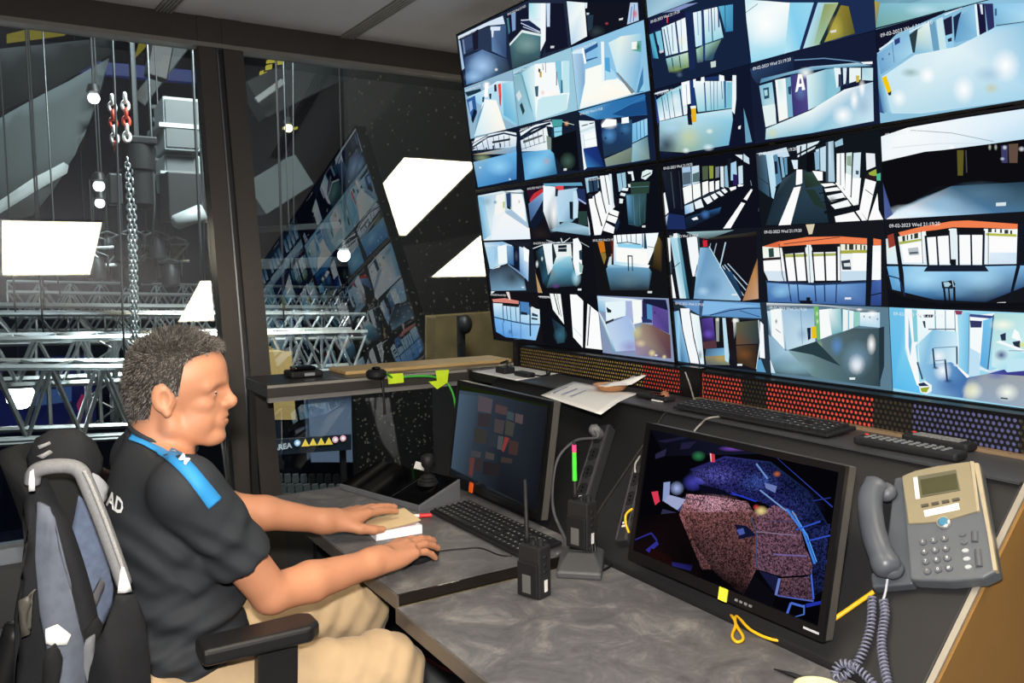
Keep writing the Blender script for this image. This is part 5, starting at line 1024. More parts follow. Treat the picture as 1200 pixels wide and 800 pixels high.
# ---- power strips on the sloped console
def strip(pa, pb, w, h, lb, socks, plug):
    a, b = Vector(SLP(*pa)), Vector(SLP(*pb)); d = b - a
    r = empty('power_strip', M=frame(a, d, SNv), label=lb, cat='power strip'); Ln = d.length
    MB().box((0, -w / 2, 0.0005), (Ln, w / 2, h)).build('body', mat('strip_dark_grey', '#2b2b2e', 0.4), r, bevel=0.003)
    for s in (-1, 1): MB().box((0.004, s * w / 2 * 0.8 - 0.002, h), (Ln - 0.004, s * w / 2 * 0.8 + 0.002, h + 0.002)).build('ridge', mat('strip_ridge', '#55555a', 0.35, 0.4), r)
    for k in range(socks):
        x = 0.04 + k * 0.055
        if x > Ln - 0.03: break
        MB().lathe([(0.019, h - 0.001), (0.019, h + 0.0015), (0.016, h + 0.0015), (0.016, h + 0.0005)], 20, Matrix.Translation((x, -0.002, 0))).build('socket', M_rub, r)
        MB().cyl((x - 0.006, -0.002, h), (x - 0.006, -0.002, h + 0.002), 0.0025, n=8).cyl((x + 0.006, -0.002, h), (x + 0.006, -0.002, h + 0.002), 0.0025, n=8).build('contact', M_gloss, r)
    MB().box((Ln - 0.05, -0.006, h), (Ln - 0.036, 0.006, h + 0.001)).build('white_sticker', M_paper, r)
    if plug:
        MB().tube([(0.035, 0, h + .001), (0.035, 0, h + 0.03), (0.033, -0.006, h + 0.036)], 0.014, 12, rr=[0.017, 0.015, 0.008]).build('plug', mat('plug_grey', '#66666a', 0.5), r, smooth=True)
    return r, Ln
ps, Ln = strip((714, 506), (683, 608), 0.046, 0.030, 'grey power strip with one plug on the sloped console between the monitors', 4, True)
pp = ps.matrix_world @ Vector((0.033, 0, 0.066))
cable('power_cable', 'black power cable looping from the power strip down to the desk', [pp, SLP(700, 512, .05), SLP(675, 516, .045), SLP(655, 535, .04), SLP(648, 565, .03), SLP(649, 600, .02), (1.12, 1.545, ND + .03), (1.06, 1.50, FD + .008)], 0.004, M_cable_g)
strip((755, 552), (734, 640), 0.032, 0.024, 'second power strip half hidden behind the near monitor', 3, False)
cable('yellow_wire', 'short yellow wire hanging from the second power strip', [SLP(741, 596, .034), SLP(734, 602, .04), SLP(733, 612, .036), SLP(737, 624, .03)], 0.0028, mat('yellow_cable', '#e8b41c', 0.45))
cable('white_loop_wire', 'thin pale wire beside the near monitor', [SLP(750, 534, .01), SLP(744, 545, .03), SLP(745, 556, .02)], 0.0022, mat('pale_wire', '#a0a09a', 0.5))
# cables in a heap behind the radios
random.seed(11)
CL = ['black cable coiled behind the charger, outermost loop', 'black cable coiled behind the charger, middle loop', 'black cable coiled behind the charger, innermost loop']
for i in range(3):
    c = ZP(690 - i * 8, 622 + i * 4, ND + .05 + .02 * i); 
    c[0] = 1.125 + .006 * i; c[1] = 1.50 - .012 * i; c[2] = ND + .06
    rr = 0.055 - 0.012 * i
    cable('cable_coil', CL[i], [(c[0] + 0.012 * math.cos(t), c[1] + rr * math.cos(t + .2 * i) * 1.0, max(ND + 0.004, c[2] - 0.02 + rr * math.sin(t + .3 * i))) for t in np.linspace(0, 6.0, 14)], 0.0028, M_cable, sub=4)
cable('desk_cable', 'black cable running along the foot of the near monitor', [ZP(700, 640, ND + .003), ZP(716, 652, ND + .003), ZP(740, 655, ND + .003), ZP(760, 668, ND + .003), ZP(790, 688, ND + .003), ZP(812, 700, ND + .003)], 0.0035, M_cable)
cable('desk_cable', 'black cable arching up beside the charger', [ZP(706, 668, ND + .004), ZP(716, 662, ND + .004), ZP(735, 640, ND + .02), SLP(742, 600, .01)], 0.003, M_cable)
cable('desk_cable', 'black cable lying between the keyboard and the dark monitor', [(1.118, 1.60, FD + .003), (1.11, 1.7, FD + .003), (1.115, 1.8, FD + .003), (1.112, 2.0, FD + .003)], 0.004, M_cable)
cable('monitor_cable', 'black cable plug hanging beside the right edge of the dark monitor', [SLP(644, 505, .03), SLP(641, 520, .03), SLP(634, 545, .02), SLP(632, 580, .01)], 0.005, M_cable_g)
# yellow cable under the near monitor
YM = MATS['yellow_cable']
cable('yellow_network_cable', 'yellow cable looping out under the near monitor onto the desk', [ZP(801, 684, ND + .012), ZP(808, 690, ND + .006), ZP(825, 697, ND + .004), ZP(845, 712, ND + .004), ZP(858, 722, ND + .012), ZP(862, 732, ND + .006), ZP(858, 745, ND + .004), ZP(864, 752, ND + .004), ZP(871, 747, ND + .004), ZP(862, 730, ND + .010), ZP(864, 722, ND + .014), ZP(880, 738, ND + .008), ZP(905, 749, ND + .006), ZP(930, 750, ND + .008), ZP(944, 746, ND + .012)], 0.0030, YM)
cable('yellow_network_cable', 'straight yellow cable between near monitor and telephone', [SLP(972, 729, .004), SLP(998, 711, .004), SLP(1024, 693, .010)], 0.0042, YM)
cable('ledge_cable', 'thin grey cable hanging from the ledge keyboard behind the near monitor', [ZP(845, 488, LEDGE + .004), ZP(830, 490, LEDGE + .004), SLP(822, 496, .006), SLP(812, 508, .006), SLP(806, 530, .006)], 0.0025, mat('mid_grey_cable', '#8a8782', 0.5))
cable('post_cable', 'thin grey cable running down the black post to the ledge', [(1.630, float(XP(803, 430, 1.63)[1]), 1.105), (1.629, float(XP(808, 445, 1.629)[1]), 1.075), ZP(814, 470, LEDGE + .003)], 0.0022, MATS['mid_grey_cable'])

# ------------------------------------------------------------------ telephone on the sloped console
pb0, pbx, pby = Vector(SLP(1022, 690)), Vector(SLP(1168, 668)), Vector(SLP(1056, 556)) - Vector(SLP(1065, 685))
PX = (pbx - pb0).normalized(); PM = frame(pb0, PX, SNv); 
ph = empty('desk_telephone', M=PM, label='grey office telephone with beige display panel and coiled cord', cat='telephone')
PMi = np.array(PM.inverted())
def pl(zx, zy, off=0.036):
    P = hit(960 + zx / 5, 530 + zy / 5, SNn, SC + off); q = PMi @ np.array([P[0], P[1], P[2], 1.0]); return float(q[0]), float(q[1])
M_phg = mat('phone_grey', '#565b62', 0.4, 0, 0.5, 0.03); M_phb = mat('phone_beige', '#8d846c', 0.35, 0.1, 0.5, 0.03); M_phd = mat('phone_dark_grey', '#484d55', 0.4)
M_phe = mat('phone_edge_beige', '#a59a82', 0.3)
def pprism(zpts, z0, z1, off=None): return MB().prism([pl(x, y, z1 if off is None else off) for x, y in zpts], z0, z1)
body = [(478, 140), (885, 46), (940, 60), (1045, 690), (960, 735), (760, 752), (560, 745), (530, 740)]
pprism(body, 0.002, 0.030).build('base', M_phg, ph, bevel=0.004)
pprism([(440, 150), (482, 140), (548, 770), (310, 790), (300, 720), (390, 560)], 0.002, 0.022, 0.022).build('cradle', M_phd, ph, bevel=0.003)
pprism([(482, 138), (560, 105), (700, 75), (885, 50), (938, 338), (780, 385), (690, 405), (520, 416)], 0.028, 0.034).build('display_plate', M_phb, ph, bevel=0.002)
pprism([(884, 50), (905, 52), (940, 338), (925, 345)], 0.030, 0.0355).build('side_trim', M_phe, ph)
pprism([(905, 60), (935, 62), (1045, 690), (1020, 690), (985, 470)], 0.024, 0.0335).build('side_trim', M_phe, ph)
pprism([(550, 145), (575, 143), (590, 268), (565, 272)], 0.033, 0.036).build('display_trim', mat('bright_trim', '#e8e4d8', 0.3), ph)
pprism([(575, 140), (800, 100), (825, 220), (592, 262)], 0.033, 0.0355).build('display_bezel', mat('display_bezel_olive', '#5c5a4a', 0.4), ph)
pprism([(592, 160), (800, 122), (815, 212), (604, 248)], 0.035, 0.0362).build('display', mat('lcd_olive', '#45452f', 0.25, 0, 0.5), ph)
for k in range(4): 
    x, y = 595 + 60.5 * k, 305 - 11.5 * k; pprism([(x, y), (x + 42, y - 8), (x + 45, y + 6), (x + 3, y + 14)], 0.033, 0.0365).build('soft_key', mat('softkey_dark', '#4a463e', 0.5), ph)
pprism([(612, 340), (815, 296), (822, 332), (620, 375)], 0.0335, 0.0352).build('paper_label', mat('label_white', '#f0efec', 0.7), ph)
cx_, cy_ = pl(727, 408)
MB().lathe([(0.0105, 0.032), (0.0105, 0.037), (0.0085, 0.0385), (0.008, 0.037)], 24, Matrix.Translation((cx_, cy_, 0))).build('navigation_ring', mat('ring_silver', '#c9c9c4', 0.3, 0.6), ph)
MB().lathe([(0.0078, 0.034), (0.0078, 0.0385), (0.006, 0.0395)], 20, Matrix.Translation((cx_, cy_, 0))).build('navigation_key', mat('nav_blue', '#3f7896', 0.35), ph)
M_phk = mat('phone_key', '#565a61', 0.4); M_phl = mat('phone_key_letters', '#e4e6ea', 0.5)
def bolt_text(txt, x, y, z, s, r):
    o = link('key_letter', text_mesh(txt, s), M_phl, r); o.location = (x, y, z); return o
KT = ['1', '2', '3', '4', '5', '6', '7', '8', '9', '*', '0', '#']
for i in range(4):
    for j in range(3):
        zx, zy = 602 + 63 * j + 8.5 * i, 516 + 57 * i - 10 * j; x, y = pl(zx, zy)
        o = MB().lathe([(0.0062, 0.029), (0.0062, 0.0325), (0.005, 0.0338)], 14, Matrix.Translation((x, y, 0))).build('keypad_key', M_phk, ph); 
        bolt_text(KT[i * 3 + j], x, y, 0.0341, 0.0075, o)
for zx, zy in ((833, 472), (843, 518), (850, 566), (858, 614), (866, 662)):
    x, y = pl(zx, zy); o = MB().lathe([(0.0055, 0.029), (0.0055, 0.032), (0.0045, 0.033)], 14, Matrix.Translation((x, y, 0)) @ Matrix.Scale(0.7, 4, (0, 1, 0))).build('function_key', mat('function_key_light', '#a9adb2', 0.4) if zy > 540 else M_phk, ph)
for (x0, y0, x1, y1) in ((905, 455, 906, 515), (922, 560, 932, 660)):
    a, b = pl(x0, y0), pl(x1, y1); MB().tube([(a[0], a[1], 0.030), (b[0], b[1], 0.030)], 0.0055, 10).build('volume_key', M_phk, ph, smooth=False)
# handset: swept body with ear piece and mouth piece
hp = smooth_path([pl(330, 165, .05) + (0.040,), pl(300, 260, .05) + (0.050,), pl(310, 400, .05) + (0.054,), pl(340, 540, .05) + (0.050,), pl(400, 690, .05) + (0.038,)], 6)
rr = [0.0245 if i < 3 or i > len(hp) - 5 else 0.0215 for i in range(len(hp))]; rr[0] = 0.014; rr[1] = 0.0205; rr[-1] = 0.014; rr[-2] = 0.0215
hs = MB().tube(hp, 0.015, 16, rr=rr).build('handset', mat('handset_grey', '#4f545d', 0.38, 0, 0.5, 0.03), ph, smooth=True)
x, y = pl(395, 215, .04); MB().lathe([(0.017, 0.024), (0.018, 0.032), (0.015, 0.042), (0.006, 0.045)], 20, Matrix.Translation((x - 0.004, y, 0))).build('ear_piece', mat('handset_dark', '#53575f', 0.45), hs, smooth=True)
x, y = pl(430, 660, .04); MB().lathe([(0.018, 0.024), (0.019, 0.032), (0.016, 0.042), (0.006, 0.045)], 20, Matrix.Translation((x - 0.004, y, 0))).build('mouth_piece', MATS['handset_dark'], hs, smooth=True)
def coil(name, lb, pts, R, turns, r, m):
    path = smooth_path(pts, 12); P = np.array(path); seg = np.r_[0, np.cumsum(np.linalg.norm(np.diff(P, axis=0), axis=1))]; T = seg[-1]
    out = []; up = np.array(SNv)
    for k in range(turns * 9 + 1):
        s = T * k / (turns * 9); q = np.array([np.interp(s, seg, P[:, c]) for c in range(3)]); q2 = np.array([np.interp(min(T, s + .002), seg, P[:, c]) for c in range(3)]); q1 = np.array([np.interp(max(0, s - .002), seg, P[:, c]) for c in range(3)])
        d = (q2 - q1) / (np.linalg.norm(q2 - q1) + 1e-9); a = np.cross(d, up); a /= np.linalg.norm(a) + 1e-9; b = np.cross(d, a); t = 2 * math.pi * k / 9
        out.append(q + (a * math.cos(t) + b * math.sin(t)) * R)
    return tag(MB().tube(out, r, 5).build(name, m, smooth=True), lb, 'cord')
M_cord = mat('coil_cord_grey', '#6e7186', 0.4)
coil('coiled_cord', 'grey coiled telephone cord hanging from the handset, right strand', [SLP(1035, 702, .012), SLP(1037, 720, .012), SLP(1033, 750, .012), SLP(1036, 780, .012), SLP(1044, 815, .012)], 0.0062, 26, 0.0019, M_cord)
coil('coiled_cord', 'grey coiled telephone cord curling into a loop, left strand', [SLP(1022, 698, .012), SLP(1020, 735, .012), SLP(1008, 770, .012), SLP(992, 790, .012), SLP(978, 792, .014), SLP(984, 778, .02), SLP(1000, 780, .02), SLP(1018, 795, .014), SLP(1030, 812, .012)], 0.0060, 40, 0.0019, M_cord)
cable('cord_end', 'straight end of the telephone cord at the handset', [Vector(SLP(1040, 678, .03)), SLP(1038, 692, .018), SLP(1035, 703, .012)], 0.0022, mat('cord_end_pale', '#b8bac4', 0.4))

# ------------------------------------------------------------------ things on the console ledge
def sheet(name, lb, cat, pts, z0, sag=None, th=0.0006, m=None):
    me = [Vector(ZP(x, y, z0)) for x, y in pts]
    mb = MB(); N = 10; a, b, c, d = me; vs = []
    for i in range(N + 1):
        for j in range(N + 1):
            u, v = i / N, j / N; p = a * (1 - u) * (1 - v) + b * u * (1 - v) + c * u * v + d * (1 - u) * v
            z = z0 + (sag(u, v) if sag else 0); vs.append((p.x, p.y, z))
    f = [(i * (N + 1) + j, (i + 1) * (N + 1) + j, (i + 1) * (N + 1) + j + 1, i * (N + 1) + j + 1) for i in range(N) for j in range(N)]
    mb.add(vs, f); o = mb.build(name, m or M_paper, smooth=True)
    md = o.modifiers.new('thickness', 'SOLIDIFY'); md.thickness = th; md.offset = 1
    return tag(o, lb, cat)
sheet('paper_sheet', 'white sheet of paper at the far end of the ledge under small black gadgets', 'paper', [(553, 435), (606, 446), (664, 436), (612, 428)], LEDGE + 0.0005)
ps2 = sheet('paper_sheet', 'white printed sheet under the bowl, hanging over the ledge edge', 'paper', [(634, 462), (704, 480), (748, 461), (672, 447)], LEDGE + 0.001, lambda u, v: -0.022 * max(0, 0.45 - v) * (0.3 + u) if v < .45 else 0.0)
a = Vector(ZP(660, 460, LEDGE + .004)); 
for k in range(3):
    A_ = Vector(ZP(648 + k * 10, 460 + k * 2, LEDGE + .003)); B_ = Vector(ZP(665 + k * 11, 453 + k * 2, LEDGE + .003))
    o = MB().bar(A_, B_, 0.006, 0.0004).build('print_block', mat('printed_blue_grey', '#8f9db8', 0.8), None); put_child(o, ps2); o['kind'] = 'stuff'
# bowl with crumpled paper
bc = Vector(ZP(716, 457, LEDGE + .004))
bw = empty('bowl', (bc.x, bc.y, LEDGE + 0.0025), label='small tan bowl holding a torn piece of paper on the ledge', cat='bowl')
MB().lathe([(0.020, 0), (0.038, 0.004), (0.052, 0.018), (0.054, 0.019), (0.050, 0.018), (0.036, 0.007), (0.001, 0.006)], 28).build('bowl_shell', mat('tan_bowl', '#c08a5c', 0.5), bw, smooth=True)
random.seed(5)
pw = MB(); vs = []
for i in range(9):
    for j in range(5):
        u, v = i / 8, j / 4; vs.append((-0.045 + 0.10 * u + .004 * random.uniform(-1, 1), -0.03 - 0.06 * u + 0.05 * v + .004 * random.uniform(-1, 1), 0.017 + 0.030 * u ** 2 + 0.008 * math.sin(v * 5 + u * 7) * .5))
pw.add(vs, [(i * 5 + j, (i + 1) * 5 + j, (i + 1) * 5 + j + 1, i * 5 + j + 1) for i in range(8) for j in range(4)])
tp = pw.build('torn_paper', M_paper, None, smooth=True); md = tp.modifiers.new('thickness', 'SOLIDIFY'); md.thickness = 0.0006
tp.location = bw.location; tag(tp, 'torn crumpled paper lying in the tan bowl', 'paper')
# black gadgets on the far sheet
def gadget(px, lb, name, fn):
    p = Vector(ZP(px[0], px[1], LEDGE + .001)); r = empty(name, (p.x, p.y, LEDGE + 0.0012), label=lb, cat='gadget'); fn(r); return r
def g1(r):
    MB().box((-0.022, -0.03, 0), (0.022, 0.03, 0.022)).build('case', M_rub, r, bevel=0.004); MB().tube([(0, -.02, .02), (-.01, -.03, .035), (.01, .0, .042), (.0, .03, .03)], 0.004, 6).build('strap', M_rub, r, smooth=True)
gadget((592, 437), 'small black boxy gadget with a strap on the far paper sheet', 'clip_gadget', g1)
def g2(r):
    MB().box((-0.016, -0.045, 0), (0.018, 0.04, 0.016)).build('case', M_rub, r, bevel=0.005); MB().tube([(0, -.045, .01), (.02, -.075, .008), (.035, -.085, .012), (.03, -.095, .02)], 0.0025, 6).build('wire', M_rub, r, smooth=True); MB().ellipsoid((.03, -.098, .02), (0.008, 0.007, 0.009)).build('ear_bud', M_rub, r, smooth=True)
gadget((614, 441), 'black earpiece gadget with a curled wire on the far paper sheet', 'earpiece', g2)
def g3(r):
    MB().box((-0.02, -0.07, 0), (0.02, 0.05, 0.012)).build('case', M_rub, r, bevel=0.005); MB().box((-0.012, -0.05, 0.012), (0.012, 0.0, 0.016)).build('top_plate', M_gloss, r)
gadget((765, 467), 'flat black gadget right of the bowl on the ledge', 'black_gadget', g3)
def g4(r):
    MB().lathe([(0.013, 0), (0.014, 0.012), (0.010, 0.022), (0.004, 0.026)], 14).build('cap', mat('brown_cap', '#8a5a40', 0.6), r, smooth=True); MB().box((-0.03, -0.02, 0), (-0.016, 0.02, 0.003)).build('tag', M_paper, r)
gadget((779, 469), 'small brown capped trinket beside the flat black gadget', 'trinket', g4)
# remote controls
def remote(pa, pb, w, lb, rnd):
    a, b = Vector(ZP(*pa, LEDGE)), Vector(ZP(*pb, LEDGE)); d = b - a
    r = empty('remote_control', M=frame((a.x, a.y, LEDGE), d, (0, 0, 1)), label=lb, cat='remote control'); Ln = d.length
    MB().box((0, -w / 2, 0.0008), (Ln, w / 2, 0.018)).build('case', M_rub, r, bevel=0.006, seg=3)
    mb = MB(); 
    for i in range(11):
        for j in range(3):
            x, y = 0.022 + i * (Ln - 0.04) / 11, (j - 1) * w * 0.28; mb.box((x, y - 0.0035, 0.0175), (x + 0.007, y + 0.0035, 0.020))
    tag(mb.build('buttons', mat('remote_button_grey', '#77787a', 0.5), r), kind='stuff')
    MB().cyl((0.011, w * .25, 0.0175), (0.011, w * .25, 0.0202), 0.0042, n=10).build('power_button', mat('remote_red', '#c03028', 0.5), r)
    return r
remote((1006, 519), (1128, 541), 0.045, 'black remote control in front on the ledge beneath the navy perforated panel', 1)
remote((1062, 516), (1140, 530), 0.040, 'black remote control behind the other one on the ledge', 2)
# ------------------------------------------------------------------ things on the side shelf
def shelf_at(px, py): return Vector(ZP(px, py, LEDGE))
p = shelf_at(356, 441); dk = empty('desk_charger_dock', (p.x, p.y, LEDGE + .0005), label='flat black dock with a handset on the shelf by the glass', cat='dock')
MB().box((-0.055, -0.04, 0), (0.055, 0.05, 0.022)).build('base', M_rub, dk, bevel=0.006); MB().box((-0.04, -0.03, 0.022), (0.035, 0.03, 0.036)).build('handset', M_gloss, dk, bevel=0.006); MB().box((-0.01, -0.042, 0.006), (0.025, -0.040, 0.016)).build('badge', mat('badge_grey', '#8c8f96', 0.4), dk)
p = shelf_at(441, 443); 
dv = empty('webcam', (p.x, p.y, LEDGE + .0005), label='black round device on the edge of the shelf by the glass', cat='camera')
MB().lathe([(0.028, 0), (0.034, 0.008), (0.034, 0.022), (0.026, 0.028)], 18).build('body', M_rub, dv, auto=0.6); MB().lathe([(0.012, 0.028), (0.016, 0.034), (0.008, 0.038)], 14).build('lens', M_gloss, dv, smooth=True)
M_lime = mat('lime_tape', '#cdea2c', 0.5)
cable('hanging_plug_cable', 'black cable with a plug hanging from the shelf edge', [(p.x + .02, p.y - .01, LEDGE + .012), (p.x + .035, 2.600, LEDGE - .002), (p.x + .037, 2.594, LEDGE - .05), (p.x + .040, 2.594, LEDGE - .13)], 0.005, M_cable)
g0, g1_ = shelf_at(452, 443), shelf_at(530, 450)
gy = 2.598
cable('green_cable', 'green cable taped along the front edge of the shelf', [(p.x + .03, p.y - .012, LEDGE + .018), YP(462, 443, gy), YP(480, 441, gy), YP(505, 441, gy - .004), YP(522, 447, gy), YP(531, 462, gy - .02), YP(534, 480, gy - .06)], 0.004, mat('green_cable', '#3fae3a', 0.45))
def tape(pts, lb, y=2.590):
    P = [Vector(YP(a, b, y)) for a, b in pts]; mb = MB(); n = len(P)
    mb.add([tuple(q) for q in P] + [(q.x, q.y - 0.002, q.z) for q in P], [tuple(range(n)), tuple(range(2 * n - 1, n - 1, -1))] + [(i, (i + 1) % n, n + (i + 1) % n, n + i) for i in range(n)])
    return tag(mb.build('tape_strip', M_lime), lb, 'tape')
tape([(454, 438), (472, 437), (473, 448), (455, 450)], 'lime tape wrapped round the green cable beside the round device')
tape([(510, 434), (526, 433), (524, 448), (512, 456), (502, 447), (512, 446)], 'folded lime tape flag on the green cable next to the dark monitor', 2.588)
# pen and dish at the bottom edge
pe = empty('ballpoint_pen', (ZP(907, 787, ND)[0], ZP(907, 787, ND)[1], ND + .005), label='black pen lying on the near desk at the bottom edge', cat='pen')
MB().tube([(0, 0, 0), (0.01, -0.03, 0), (0.022, -0.1, 0)], 0.004, 8, rr=[0.0012, 0.004, 0.004]).build('barrel', M_rub, pe, smooth=True); MB().bar((0.013, -0.06, .0045), (0.021, -0.095, .0045), 0.003, 0.001).build('clip', M_chrome, pe)
q = ZP(960, 818, ND); ds = MB().lathe([(0.022, 0), (0.034, 0.006), (0.040, 0.016), (0.038, 0.016), (0.031, 0.008), (0.001, 0.006)], 28).build('cream_dish', mat('cream_ceramic', '#d9cda4', 0.35), smooth=True); ds.location = (q[0], q[1], ND + .0005); tag(ds, 'cream dish at the bottom edge of the near desk', 'dish')
# grey equipment case under the far desk with a red cable across it
CB = 0.30; ca, cb_ = ZP(498, 766, CB), ZP(540, 757, CB)
ec = empty('equipment_case', (0.94, 1.70, 0), label='low grey equipment case under the far desk', cat='case')
yb = float(min(ca[1], cb_[1], 2.25))
MB().box((0.80 - 0.94, 1.54 - 1.70, 0.012), (1.08 - 0.94, yb - 1.70, CB)).build('housing', mat('case_grey', '#7c8084', 0.6, 0, 0.4, 0.06), ec, bevel=0.006)
MB().box((0.81 - 0.94, 1.55 - 1.70, 0), (1.07 - 0.94, yb - .01 - 1.70, 0.012)).build('plinth', M_con, ec)
rc = [ZP(x, y, CB + .005) for x, y in ((494, 768), (508, 776), (522, 784), (540, 790))]
rc = [np.array([min(max(p[0], .81), 1.07), min(max(p[1], 1.55), yb - .01), CB + .005]) for p in rc]
cable('red_cable', 'red cable lying across the grey case under the desks', rc, 0.005, mat('red_cable', '#a83238', 0.45))
# ================================================================== the seated man
# Bodies are grown from distance fields: every limb is a tapered capsule or ellipsoid, blended smoothly, then meshed once.
def _v(*a): return np.array(a, np.float32)
class Field:
    def __init__(s): s.p = []                               # (kind, params, blend, op)
    def cap(s, a, b, ra, rb=None, k=0.02): s.p.append(('c', (np.array(a, float), np.array(b, float), ra, ra if rb is None else rb), k, 1)); return s
    def cut(s, a, b, ra, rb, k=0.02): s.p.append(('k', (np.array(a, float), np.array(b, float), ra, rb), k, 1)); return s
    def ell(s, c, r, k=0.02, R=None, op=1): s.p.append(('e', (np.array(c, float), np.array(r, float), None if R is None else np.array(R, float)), k, op)); return s
    def sph(s, c, r, k=0.02, op=1): return s.ell(c, (r, r, r), k, None, op)
    def one(s, q, P):
        kd, a = q[0], q[1]
        if kd in 'ck':
            A, B, ra, rb = a; ab = B - A; t0 = ((P - A) @ ab) / (ab @ ab); t = np.clip(t0, 0, 1 if kd == 'c' else 1.6); d = P - A - t[:, None] * ab
            D = np.sqrt((d * d).sum(1)) - (ra + (rb - ra) * t)
            return D if kd == 'c' else np.maximum(D, (t0 - 1) * math.sqrt(ab @ ab))
        c, r, R = a; d = P - c
        if R is not None: d = d @ R
        q1 = d / r; k0 = np.sqrt((q1 * q1).sum(1)); q2 = d / (r * r); k1 = np.sqrt((q2 * q2).sum(1)) + 1e-9
        return k0 * (k0 - 1.0) / k1
    def ev(s, P, idx=None):
        D = None
        for i in (range(len(s.p)) if idx is None else idx):
            q = s.p[i]; d = s.one(q, P); k = q[2]
            if D is None: D = d; continue
            if q[3] > 0:
                h = np.clip(0.5 + 0.5 * (D - d) / k, 0, 1); D = D + (d - D) * h - k * h * (1 - h)
            else:                                            # carve
                h = np.clip(0.5 - 0.5 * (D + d) / k, 0, 1); D = D + (-d - D) * h + k * h * (1 - h)
        return D
    def bounds(s):
        lo, hi = [], []
        for q in s.p:
            if q[3] < 0: continue
            if q[0] in 'ck': m = max(q[1][2], q[1][3]); lo.append(np.minimum(q[1][0], q[1][1]) - m); hi.append(np.maximum(q[1][0], q[1][1]) + m)
            else: m = max(q[1][1]); lo.append(q[1][0] - m); hi.append(q[1][0] + m)
        return np.min(lo, 0), np.max(hi, 0)
def mesh_field(F, h, post=None, B=12, pad=0.02):
    """surface nets over the blocks the surface passes through"""
    lo, hi = F.bounds(); lo = lo - pad; hi = hi + pad
    nb = np.ceil((hi - lo) / (h * B)).astype(int); half = h * B * 0.5
    gi = np.stack(np.meshgrid(*[np.arange(n) for n in nb], indexing='ij'), -1).reshape(-1, 3); cen = lo + (gi + 0.5) * h * B
    dall = np.stack([F.one(q, cen) for q in F.p], 1); dmin = np.where(np.array([q[3] for q in F.p])[None] > 0, dall, 9).min(1)
    diag = half * 1.7321; keep = np.abs(F.ev(cen)) < diag * 1.35 + 0.02
    off = np.stack(np.meshgrid(*[np.arange(B + 1)] * 3, indexing='ij'), -1).reshape(-1, 3)
    S = nb * B + 1; cells = {}; cid = []; cpos = []; edges = []
    for b in np.nonzero(keep)[0]:
        idx = [i for i, q in enumerate(F.p) if dall[b, i] < (dmin[b] + diag * 2.2 + q[2] * 1.2 if q[3] > 0 else diag * 1.5 + q[2])]
        while idx and F.p[idx[0]][3] < 0: idx = idx[1:]
        P = lo + (gi[b] * B + off) * h; D = F.ev(P, idx)
        if post is not None: D = post(P, D)
        if D.min() > 0 or D.max() < 0: continue
        D = D.reshape(B + 1, B + 1, B + 1); sg = D < 0
        corners = [sg[x:B + x, y:B + y, z:B + z] for x in (0, 1) for y in (0, 1) for z in (0, 1)]; cnt = sum(c.astype(np.int8) for c in corners)
        ai = np.argwhere((cnt > 0) & (cnt < 8))
        if not len(ai): continue
        acc = np.zeros((len(ai), 3)); num = np.zeros(len(ai))
        cs = [(x, y, z) for x in (0, 1) for y in (0, 1) for z in (0, 1)]
        for i0 in range(8):
            for i1 in range(i0 + 1, 8):
                u, w = cs[i0], cs[i1]
                if sum(abs(p - q) for p, q in zip(u, w)) != 1: continue
                d0 = D[ai[:, 0] + u[0], ai[:, 1] + u[1], ai[:, 2] + u[2]]; d1 = D[ai[:, 0] + w[0], ai[:, 1] + w[1], ai[:, 2] + w[2]]
                m = (d0 < 0) != (d1 < 0); t = np.where(m, d0 / np.where(m, d0 - d1, 1), 0)
                acc[m] += (np.array(u) + (np.array(w) - np.array(u)) * t[:, None])[m]; num[m] += 1
        g = ai + gi[b] * B; cid.append((g[:, 0] * S[1] + g[:, 1]) * S[2] + g[:, 2]); cpos.append(lo + (g + acc / num[:, None]) * h)
        for ax in range(3):
            sl0 = [slice(0, B)] * 3; sl1 = [slice(0, B)] * 3; sl1[ax] = slice(1, B + 1)
            e = sg[tuple(sl0)] != sg[tuple(sl1)]; q = np.argwhere(e)
            if len(q): edges.append(np.c_[q + gi[b] * B, np.full(len(q), ax), sg[tuple(sl0)][e].astype(int)])
    cid = np.concatenate(cid); cpos = np.concatenate(cpos); o = np.argsort(cid); cid = cid[o]; cpos = cpos[o]
    E = np.concatenate(edges); faces = []
    def look(g):
        k = (g[:, 0] * S[1] + g[:, 1]) * S[2] + g[:, 2]; j = np.clip(np.searchsorted(cid, k), 0, len(cid) - 1); return np.where(cid[j] == k, j, -1)
    for ax in range(3):
        e = E[E[:, 3] == ax]; a1, a2 = (ax + 1) % 3, (ax + 2) % 3; g = e[:, :3]; u = np.zeros(3, int); u[a1] = 1; w = np.zeros(3, int); w[a2] = 1
        q = np.stack([look(g), look(g - u), look(g - u - w), look(g - w)], 1); ok = (q >= 0).all(1); q = q[ok]; f = e[ok, 4] == 1
        q[~f] = q[~f][:, ::-1]; faces.append(q)
    return cpos, np.concatenate(faces)
def field_obj(name, F, h, m, parent=None, post=None, relax=1):
    v, f = mesh_field(F, h, post)
    me = bpy.data.meshes.new(name); me.vertices.add(len(v)); me.vertices.foreach_set('co', v.astype(np.float32).ravel())
    me.loops.add(f.size); me.loops.foreach_set('vertex_index', f.astype(np.int32).ravel()); me.polygons.add(len(f)); me.polygons.foreach_set('loop_start', np.arange(0, f.size, 4, dtype=np.int32))
    me.update(calc_edges=True); me.validate(); me.polygons.foreach_set('use_smooth', [True] * len(me.polygons))
    o = link(name, me, m, None)
    if parent is not None: o.parent = parent; o.matrix_parent_inverse = parent.matrix_world.inverted()
    return o
